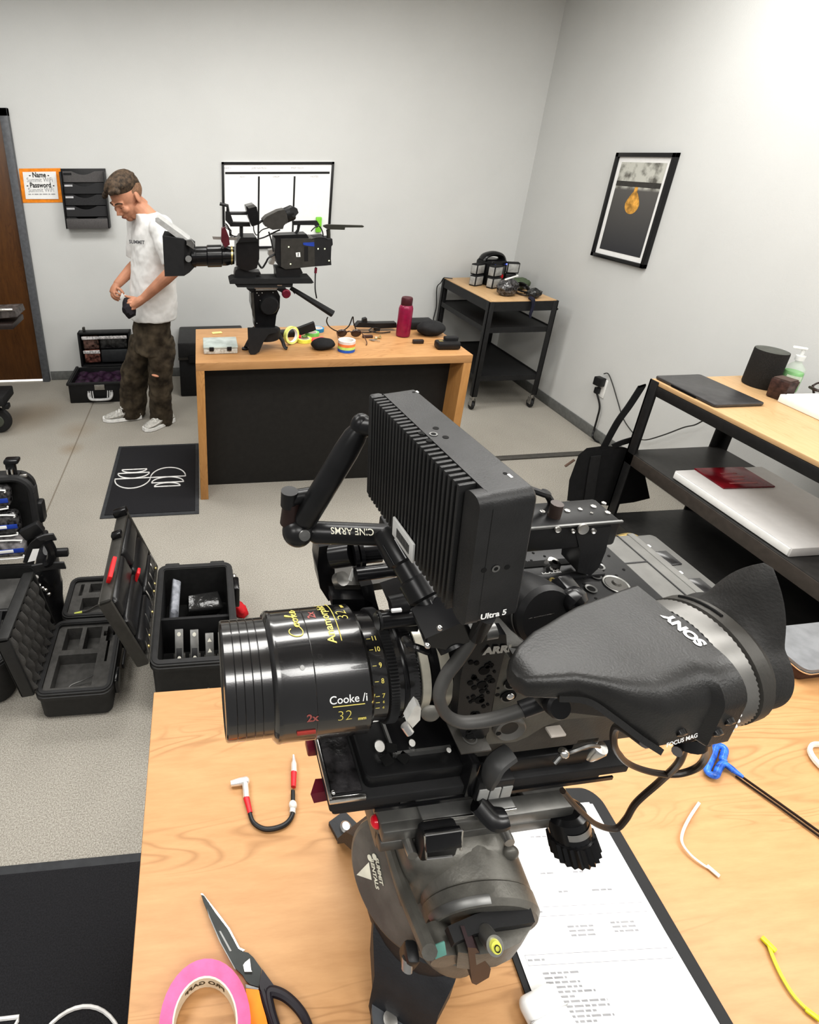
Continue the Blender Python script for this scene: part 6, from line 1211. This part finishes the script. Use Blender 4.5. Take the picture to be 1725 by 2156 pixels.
# viewfinder mount collar with LOCK mark
q = ony(1138, 1290, .312); cl = G().lathe([(.016, -.03), (.025, -.026), (.027, -.012), (.027, .006), (.024, .010)], q, q+V(.1, -1, .35), 32).build('mount_collar', K, t)
g = G(); text(g, 'LOCK', .0075, plane_frame(ony(1140, 1297, .288), (1, .05, .12), (0, -.55, .83)), .0002); g.build('lettering', PA, cl)
G().tube([ony(1195, 1275, .312), ony(1205, 1262, .310), ony(1218, 1255, .314)], .006, n=10, rs=[(.008, .008), (.010, .009), (.008, .008)]).build('lock_knob', KG, cl); G().box(ony(1180, 1250, .335), (.02, .02, .03), rot(20, 15, 20), bev=.003).build('lock_block', KG, cl)
g = G(); q = ony(1120, 1285, .295); g.lathe([(.0275, .0), (.0278, .001), (.0275, .002)], ony(1138, 1290, .312), ony(1138, 1290, .312)+V(.1, -1, .35), 24, caps=False, a0=150, a1=260); g.build('collar_edge', MG, cl)
# top handle
hb = G(RM).bx(.17, .402, -.004, .034, .137, .167, .003).build('top_handle', AN, t)
P = [ony(u, v, .388) for u, v in ((1212, 1120), (1288, 1108), (1276, 1160), (1262, 1195), (1244, 1212), (1216, 1204), (1222, 1160))]; G().loft([P, [p+V(0, .026, 0) for p in P]]).build('handle_post', K, hb)
for u, v, r in ((1143, 1077, .0034), (1166, 1074, .0018), (1195, 1075, .0036), (1222, 1072, .0028), (1250, 1066, .0036), (1272, 1059, .0030), (1280, 1079, .0034), (1246, 1080, .0018)): q = onz(u, v, 1.5205); G().lathe([(r*.3, .0002), (r*.5, .0009), (r*.75, .0005), (r*.8, -.001)], q, q+V(0, 0, 1), 18).build('handle_screw', SD, hb)
for u, v, r in ((1175, 1115, .003), (1228, 1114, .0055), (1207, 1118, .002), (1250, 1118, .0025)): q = ony(u, v, .385); G().lathe([(r*.5, .0), (r, .001), (r, -.001)], q, q+V(0, -1, .1), 16).build('handle_screw', SD, hb)
G(RM).bx(.3, .4025, -.0048, -.0025, .1655, .1675).build('handle_edge', MG, hb)
q = onz(1174, 1060, 1.535); G().tube([q, q-V(0, 0, .02)], .006, n=12, k=1).build('handle_pin', mat('brown_pin', (.05, .035, .03), .4), hb)
G().tube([rl(.165, .06, .25), ony(1122, 1032, .41), ony(1145, 1036, .42), ony(1160, 1055, .42), ony(1161, 1075, .42)], .0035, n=8).build('handle_cable', K, hb)
for i, w in enumerate((.0, .012)): G().tube([ony(1120, 1180-w*900, .44), ony(1160, 1168-w*500, .45), ony(1205, 1148, .46), ony(1215, 1143, .46)], .003, n=6).build('top_cable', DG, tp)
# lens rods, motor and arm parts above the lens
lr = G().lathe([(.0078, 0), (.0078, .03)], V(.156, .362, 1.440), rl(1, .03, .06), 24).build('support_rod', KG, t)
G().cyl(V(.157, .362, 1.440), V(.195, .365, 1.440), .0080, n=24).build('rod', KG, lr); G().cyl(V(.153, .424, 1.440), V(.205, .428, 1.440), .0072, n=24).build('rod', KG, lr)
G().cyl(V(.1575, .3625, 1.440), V(.1600, .3625, 1.440), .0092, n=24).build('rod_collar', K, lr)
mo = side([(672, 1152), (696, 1148), (705, 1200), (706, 1258), (692, 1266), (674, 1238), (668, 1195)], .47, .03, 'hand_unit', KG, t)
g = G().cyl(ony(700, 1172, .46), ony(742, 1166, .45), .013, n=20).cyl(ony(742, 1166, .45), ony(750, 1165, .45), .018, n=20).cyl(ony(754, 1165, .45), ony(762, 1164, .45), .017, n=20).cyl(ony(762, 1164, .45), ony(800, 1160, .45), .012, n=16); g.build('spindle', KG, mo)
side([(706, 1232), (770, 1232), (835, 1222), (838, 1236), (770, 1246), (706, 1248)], .455, .03, 'clamp_bar', DG, mo)
side([(735, 1222), (742, 1200), (748, 1198), (746, 1204), (744, 1206), (741, 1224)], .448, .002, 'pale_edge', PA, mo)
side([(760, 1235), (785, 1230), (792, 1262), (800, 1290), (765, 1288), (768, 1262)], .44, .03, 'motor_bracket', KG, mo); G().cyl(ony(712, 1221, .46), ony(722, 1218, .452), .008, n=14).build('thumb_screw', SD, mo)
G().cyl(ony(822, 1275, .37), ony(858, 1268, .37), .0085, n=18).build('motor_cap', K, mo); side([(820, 1275), (860, 1262), (890, 1290), (880, 1330), (840, 1330), (835, 1300)], .375, .03, 'motor_block', KG, mo)
G().box(ony(835, 1285, .36), (.010, .003, .003), rot(0, 0, 2), bev=.0005).build('white_mark', PA, mo)
side([(700, 1262), (770, 1262), (786, 1272), (770, 1290), (700, 1282)], .44, .02, 'motor_foot', KG, mo)
# articulated arm
MN0 = T(.1606, .3052, 1.6273) @ rot(0, 0, 5.92) @ rot(0, -3.96, 0) @ rot(-.83, 0, 0)
SLV = mat('arm_black', (.020, .020, .021), .3, metal=.3)
E0, E1, E2 = V(.083, .398, 1.522), V(.1335, .396, 1.633), V(.172, .398, 1.512)
am = G().sph(E0, .0145, nu=28, nv=18).build('arm_joint', SLV, t)
d = (E1-E0).normalized(); G().lathe([(.008, .008), (.0112, .016), (.0112, .095), (.010, .112), (.007, .122)], E0, E1, 28).build('arm_tube', SLV, am)
d2 = (E2-E0); G().lathe([(.007, .010), (.0105, .016), (.0105, .095)], E0, E2, 28).build('arm_tube', SLV, am)
q = E0+V(.004, -.0135, .006); G().lathe([(0, .0015), (.005, .001), (.0055, 0)], q, q+V(0, -1, .3), 18).build('hex_cap', MG, am)
G().sph(E1, (.0095, .009, .012)).build('ball_head', SLV, am); G().cyl(E1, MN0 @ V(-.004, .076, .012), .0085, n=18).build('arm_neck', SLV, am)
k = E0+V(-.006, .006, .03); G().tube([E0+V(-.006, .006, .006), k], .009, n=16, k=1, rs=[.010, .008]).build('lock_neck', mat('brown_black_metal', (.035, .022, .020), .3, metal=.3), am); G().tube([k+V(-.001, 0, .004), k+V(.032, .006, .004)], .0075, n=14, k=1).build('lock_handle', SLV, am); G().tube([k+V(-.002, 0, -.004), k+V(-.002, 0, .012)], .008, n=16, k=1).build('lock_cap', SLV, am)
d3 = d2.normalized(); u3 = V(0, -.62, .78).normalized(); u3 = (u3-d3*u3.dot(d3)).normalized(); n3 = d3.cross(u3)
vs, fs = textmesh('CINE ARMS', .0088, bold=.0001); g = G()
for sgn in (1,):
    g.add([E0+d3*(.050-p.x*.95)+(u3*math.cos(-p.y/.0105*-1)+(-n3 if n3.y > 0 else n3)*math.sin(p.y/.0105))*.0108 for p in vs], fs)
g.build('lettering', mat('cream_print', (.62, .60, .5), .5), am)
# thick knurled rod carrying the monitor
A0, A1 = V(.157, .372, 1.540), V(.192, .292, 1.487)
kr = G().lathe([(.012, 0), (.0135, .004), (.0135, .030), (.0115, .032), (.0115, .045), (.0145, .047), (.0145, .062), (.0115, .064), (.0115, .088), (.0125, .09), (.0125, .104)], A0, A1, 32).build('knurled_rod', SLV, t)
axd = (A1-A0).normalized()
for i in range(7):
    a = math.radians(20+25*i); x_ = axd.orthogonal().normalized(); y_ = axd.cross(x_); o_ = (x_*math.cos(a*2)+y_*math.sin(a*2))*.0114
    G().tube([A0+axd*.012+o_*1.18, A0+axd*.030+o_*1.18], .0011, n=6, k=1).build('grip_rib', KG, kr); G().tube([A0+axd*.066+o_, A0+axd*.086+o_], .0011, n=6, k=1).build('grip_rib', KG, kr)
P = [ony(u, v, .285) for u, v in ((896, 1345), (975, 1310), (990, 1322), (988, 1352), (940, 1368), (900, 1362))]; G().loft([P, [p+V(0, .03, .0) for p in P]]).build('rod_clamp', KG, kr)
G().sph(ony(926, 1322, .280), .0022).build('set_screw', SI, kr); G().sph(ony(900, 1359, .282), .0025).build('set_screw', SI, kr)
G().tube([ony(852, 1346, .31), ony(862, 1358, .30), ony(880, 1364, .295), ony(900, 1372, .295)], .003, n=8).build('clamp_finger', KG, kr)
# monitor
MN = T(.1606, .3052, 1.6273) @ rot(0, 0, 5.92) @ rot(0, -3.96, 0) @ rot(-.83, 0, 0)
def rr2(y0, y1, z0, z1, r, x, n=6):
    P = []
    for cy, cz, a0 in ((y1-r, z1-r, 0), (y0+r, z1-r, 90), (y0+r, z0+r, 180), (y1-r, z0+r, 270)):
        for i in range(n+1): a = math.radians(a0+90*i/n); P.append(V(x, cy+r*math.cos(a), cz+r*math.sin(a)))
    return P
MB = mat('monitor_black', (.030, .030, .0305), .42, metal=.3, bump=.12, bscale=900)
mn = G(MN).loft([rr2(-.075, .075, -.0478, .0478, .007, -.0085), rr2(-.075, .075, -.0478, .0478, .007, .0175), rr2(-.0735, .0735, -.0463, .0463, .006, .0193)]).build('monitor', MB, t)
G(MN).loft([rr2(-.075, -.060, -.0478, .0478, .006, -.0165), rr2(-.075, -.060, -.0478, .0478, .006, -.008)]).build('fin_end', MB, mn); G(MN).bx(-.0193, -.008, .0685, .075, -.0478, .0478, .003).build('fin_end', MB, mn)
for i in range(26):
    y = -.0585+.0050*i; G(MN).bx(-.0193, -.0083, y, y+.0027, -.0475, .0474, .0006).build('cooling_fin', MB, mn)
G(MN).bx(.0190, .0198, -.066, .066, -.040, .040).build('screen', KG, mn)
for x, y, r in ((-.0039, -.0007, .0028), (-.0106, .0035, .0021), (.0018, .0066, .0021), (.0016, -.0066, .0021), (-.0105, -.0072, .0021), (.0150, .0650, .0012), (.0118, -.055, .0012)): G(MN).lathe([(0, .0002), (r, .0002), (r, 0)], (x, y, .0478), (x, y, 1), 16).build('thread_hole', VOID, mn)
G(MN).lathe([(.0018, .0003), (.0028, .0003)], (-.0039, -.0007, .0479), (-.0039, -.0007, 1), 20, caps=False).build('thread_insert', MG, mn)
G(MN).bx(.012, .0135, -.060, -.0565, .0477, .0482).build('tally_lamp', WH, mn); G(MN).bx(.017, .0185, .063, .066, .0477, .0482).build('tally_lamp', WH, mn)
for x, z, r in ((-.0012, -.003, .0026), (-.0088, -.0026, .0018), (.0064, -.0038, .0018)): G(MN).lathe([(0, .0002), (r, .0002), (r, 0)], (x, -.075, z), (x, -1, z), 16).build('thread_hole', VOID, mn)
G(MN).lathe([(.0014, .0003), (.0026, .0003)], (-.0012, -.0751, -.003), (-.0012, -1, -.003), 20, caps=False).build('thread_insert', MG, mn)
g = G(MN); text(g, 'Ultra 5', .0062, plane_frame((.0020, -.0753, -.0402), (1, 0, 0), (0, 0, 1)), .0002); g.build('lettering', WH, mn)
G(MN).bx(-.0215, -.0195, -.0155, .0175, -.047, -.030, .0006).build('asset_label', mat('label_silver', (.5, .5, .49), .4), mn)
g = G(MN)
for k in range(12): g.bx(-.0218, -.0214, -.010+.0017*k, -.0091+.0017*k, -.043, -.035)
g.build('barcode', INKB, mn)
G(MN).cyl((-.004, .075, .012), (-.004, .083, .012), .010, n=20).build('arm_socket', SLV, mn)
G().cyl(MN @ V(.003, -.068, -.048), ony(1003, 1340, .285), .0055, n=16).build('cable_socket', KG, mn); G().cyl(ony(1018, 1330, .292), ony(1042, 1326, .292), .0065, n=16).build('socket_cap', MG, mn)
# thick grey loop cable
G().tube([ony(1000, 1322, .290), ony(990, 1350, .288), ony(965, 1388, .285), ony(938, 1425, .282), ony(925, 1465, .278), ony(938, 1502, .276), ony(970, 1520, .274), ony(1015, 1518, .272), ony(1060, 1508, .270), ony(1105, 1493, .268), ony(1135, 1481, .268)], .0050, n=14, k=8).build('loop_cable', mat('cable_grey', (.075, .073, .070), .5), t)
G().tube([ony(1098, 1494, .268), ony(1140, 1479, .268)], .0062, n=14, k=1).build('cable_boot', K, t)
# viewfinder
EV = T(.325, .235, 1.525) @ rot(0, 0, 10) @ rot(0, -3, 0)
def sec(x, y0, y1, z0, z1, pw, n=40):
    P = []
    for i in range(n):
        a = 2*PI*i/n; ca, sa = math.cos(a), math.sin(a); P.append(V(x, (y0+y1)/2+(y1-y0)/2*math.copysign(abs(ca)**(2/pw), ca), (z0+z1)/2+(z1-z0)/2*math.copysign(abs(sa)**(2/pw), sa)))
    return P
VFM = mat('viewfinder_black', (.021, .0205, .020), .38, bump=.12, bscale=700)
def sec2(x, yf, yn, zt, zb, rn):
    P = []
    for cy, cz, r, a0 in ((yf-.003, zt-.003, .003, 0), (yn+rn, zt-rn, rn, 90), (yn+.003, zb+.003, .003, 180), (yf-.003, zb+.003, .003, 270)):
        for k in range(9): a = math.radians(a0+90*k/8); P.append(V(x, cy+r*math.cos(a), cz+r*math.sin(a)))
    return P
vf = G(EV).loft([sec2(-.139, .010, .0, .036, .024, .004), sec2(-.136, .014, -.004, .0385, .024, .005), sec2(-.125, .020, -.008, .040, .024, .006), sec2(-.108, .026, -.0125, .0405, .023, .007), sec2(-.096, .028, -.020, .0408, .018, .008), sec2(-.082, .031, -.030, .041, .008, .013), sec2(-.066, .034, -.0365, .041, -.006, .018), sec2(-.035, .036, -.038, .0412, -.010, .020), sec2(-.031, .036, -.0425, .0415, -.012, .020), sec2(-.013, .037, -.0425, .0415, -.016, .022), sec2(-.0105, .036, -.040, .039, -.016, .022)]).build('viewfinder', VFM, t, ang=40)
G(EV).loft([[V(-.034, .039*math.cos(2*PI*i/48), .039*math.sin(2*PI*i/48)) for i in range(48)], [V(-.008, .0395*math.cos(2*PI*i/48), .0395*math.sin(2*PI*i/48)) for i in range(48)]]).build('optic_barrel', K, vf)
def ell2(x, r): return [V(x, r*math.cos(2*PI*i/48), r*math.sin(2*PI*i/48)) for i in range(48)]
KN = mat('knurled_steel', (.22, .215, .205), .4, metal=.7)
g = G(EV); rk = []
for j in range(13):
    x = -.008+.016*j/12; rk.append([V(x, (.0402-(.0008 if (i+j) % 2 else 0))*math.cos(2*PI*i/150), (.0402-(.0008 if (i+j) % 2 else 0))*math.sin(2*PI*i/150)) for i in range(150)])
g.loft(rk); g.build('diopter_ring', KN, vf, ang=8)
G(EV).loft([ell2(.008, .038), ell2(.009, .0375), ell2(.0105, .0405), ell2(.0205, .0405), ell2(.0225, .038), ell2(.028, .036)]).build('eyepiece', DG, vf)
a = math.radians(72); G(EV).tube([V(.0155, .0408*math.cos(a-.35+.7*i/6), .0408*math.sin(a-.35+.7*i/6)) for i in range(7)], .0012, n=6, k=1).build('eyepiece_slot', VOID, vf)
def cupring(x, r, ext, dx):
    P = []
    for i in range(96):
        th = 2*PI*i/96; w = max(0, 1-abs(math.degrees(th)-92)/42)**1.6; rr = r+ext*w; P.append(V(x+dx*w, rr*math.cos(th), rr*math.sin(th)))
    return P
G(EV).loft([cupring(.022, .035, 0, 0), cupring(.027, .0360, .006, -.001), cupring(.033, .0370, .020, -.003), cupring(.039, .0380, .044, -.004), cupring(.0402, .0380, .045, -.004), cupring(.038, .0355, .036, -.005), cupring(.032, .032, .010, .0), cupring(.028, .028, 0, 0)]).build('eyecup', mat('eyecup_rubber', (.028, .027, .026), .6, bump=.2, bscale=500), vf, ang=60)
g = G(EV); g.tube([V(-.0095, .0398*math.cos(math.radians(120+5*i)), .0398*math.sin(math.radians(120+5*i))) for i in range(20)], .0006, n=5, k=1); g.build('ring_edge', SI, vf)
vs, fs = textmesh('SONY', .0092, 4, .0005); g = G(EV)
for p in vs: p.x, p.y = -.0185-p.y, -.003+p.x
g.add([(p.x, p.y, (.0415 if p.y > -.0205 else .0195+.022*math.sqrt(max(0, 1-((p.y+.0205)/.022)**2)))+.0005) for p in vs], fs); g.build('lettering', WH, vf)
# hood skirt sweeping under the viewfinder
sk = [EV @ V(x, y, z) for x, y, z in ((-.118, -.009, .026), (-.104, -.015, .026), (-.092, -.024, .018), (-.078, -.033, .006), (-.064, -.0375, -.006))]
G().ribbon(sk, .004, .005, (.2, -1, .3), k=6).build('hood_skirt', VFM, vf)
q = ony(1172, 1484, .252); G().lathe([(.007, -.006), (.0095, -.003), (.0095, .003), (.008, .005), (0, .005)], q, q+V(0, -1, .5), 28).build('hinge_knob', K, vf)
side([(1093, 1398), (1108, 1400), (1128, 1440), (1150, 1462), (1185, 1462), (1196, 1484), (1180, 1506), (1150, 1500), (1120, 1465), (1098, 1425)], .255, .014, 'hinge_arm', VFM, vf)
side([(1185, 1462), (1230, 1456), (1280, 1470), (1330, 1500), (1300, 1512), (1240, 1505), (1196, 1500)], .262, .02, 'hood_base', K, vf)
for x, y, z in ((-.050, -.0372, .004), (-.028, -.0425, .002), (-.022, -.0425, .010)): q = EV @ V(x, y, z); G().lathe([(0, .003), (.003, .0025), (.0034, 0)], q+V(0, .001, 0), q+V(0, -1, -.3), 16).build('control_button', KG, vf)
for k in range(4): q = EV @ V(-.0095, .0405*math.cos(math.radians(170+7*k)), .0405*math.sin(math.radians(170+7*k))); G().sph(q, .0016, nu=8, nv=6).build('index_dot', WH, vf)
g = G(); text(g, 'FOCUS MAG', .0042, plane_frame(EV @ V(-.048, -.0384, -.003), (EV.to_3x3() @ V(1, -.02, 0)), (EV.to_3x3() @ V(0, .25, 1))), .0001); g.build('lettering', PA, vf)
# viewfinder cable looping to the head
G().tube([EV @ V(-.045, -.02, -.036), ony(1300, 1530, .27), ony(1294, 1570, .28), ony(1320, 1605, .29), ony(1370, 1625, .295), ony(1425, 1630, .295), ony(1470, 1615, .29), ony(1490, 1585, .275), EV @ V(-.005, -.03, -.037)], .0030, n=10, k=8).build('viewfinder_cable', mat('cable_brown', (.030, .022, .018), .4), t)
G().tube([EV @ V(-.03, -.03, -.036), ony(1444, 1560, .27), ony(1430, 1605, .285), ony(1390, 1645, .30), ony(1340, 1690, .305), ony(1318, 1725, .305), ony(1295, 1745, .305), ony(1255, 1735, .303), ony(1215, 1700, .298), ony(1185, 1665, .298)], .0030, n=10, k=8).build('viewfinder_cable', mat('cable_brown', (.030, .022, .018), .4), t)
G(EV).cyl((-.010, -.02, -.034), (-.010, -.022, -.044), .012, n=18).build('cable_outlet', K, vf)
# ================= camera and light =================
cam = bpy.data.cameras.new('camera'); co = bpy.data.objects.new('camera', cam); C.objects.link(co)
m = Matrix((RC[0], -RC[1], -RC[2])).transposed().to_4x4(); m.translation = EYE; co.matrix_world = m
cam.sensor_fit = 'HORIZONTAL'; cam.sensor_width = 36; cam.lens = FPX/1725*36
cam.shift_x = (862.5-PPX)/1725; cam.shift_y = -(1078-PPY)/1725; cam.clip_start = 0.02
bpy.context.scene.camera = co
def area(x, y, sx, sy, e, z=3.0, col=(1, 0.985, 0.95)):
    l = bpy.data.lights.new('ceiling_panel', 'AREA'); l.shape = 'RECTANGLE'; l.size = sx; l.size_y = sy; l.energy = e; l.color = col
    o = bpy.data.objects.new('ceiling_panel_light', l); o.location = (x, y, z); C.objects.link(o); return o
for x, y in ((-1.2, 3.0), (0.6, 3.0), (1.9, 2.3), (-1.2, 1.0), (0.6, 1.0), (1.9, .4), (.3, -.95), (-1.5, -.95), (2.1, -.95)): area(x, y, 1.2, .6, 27)
w = bpy.data.worlds.new('world'); bpy.context.scene.world = w; w.use_nodes = True
w.node_tree.nodes['Background'].inputs['Color'].default_value = (1.0, 0.99, 0.97, 1); w.node_tree.nodes['Background'].inputs['Strength'].default_value = 0.30
sc = bpy.context.scene; sc.view_settings.view_transform = 'Standard'; sc.view_settings.look = 'Medium High Contrast'; sc.view_settings.exposure = 0.0
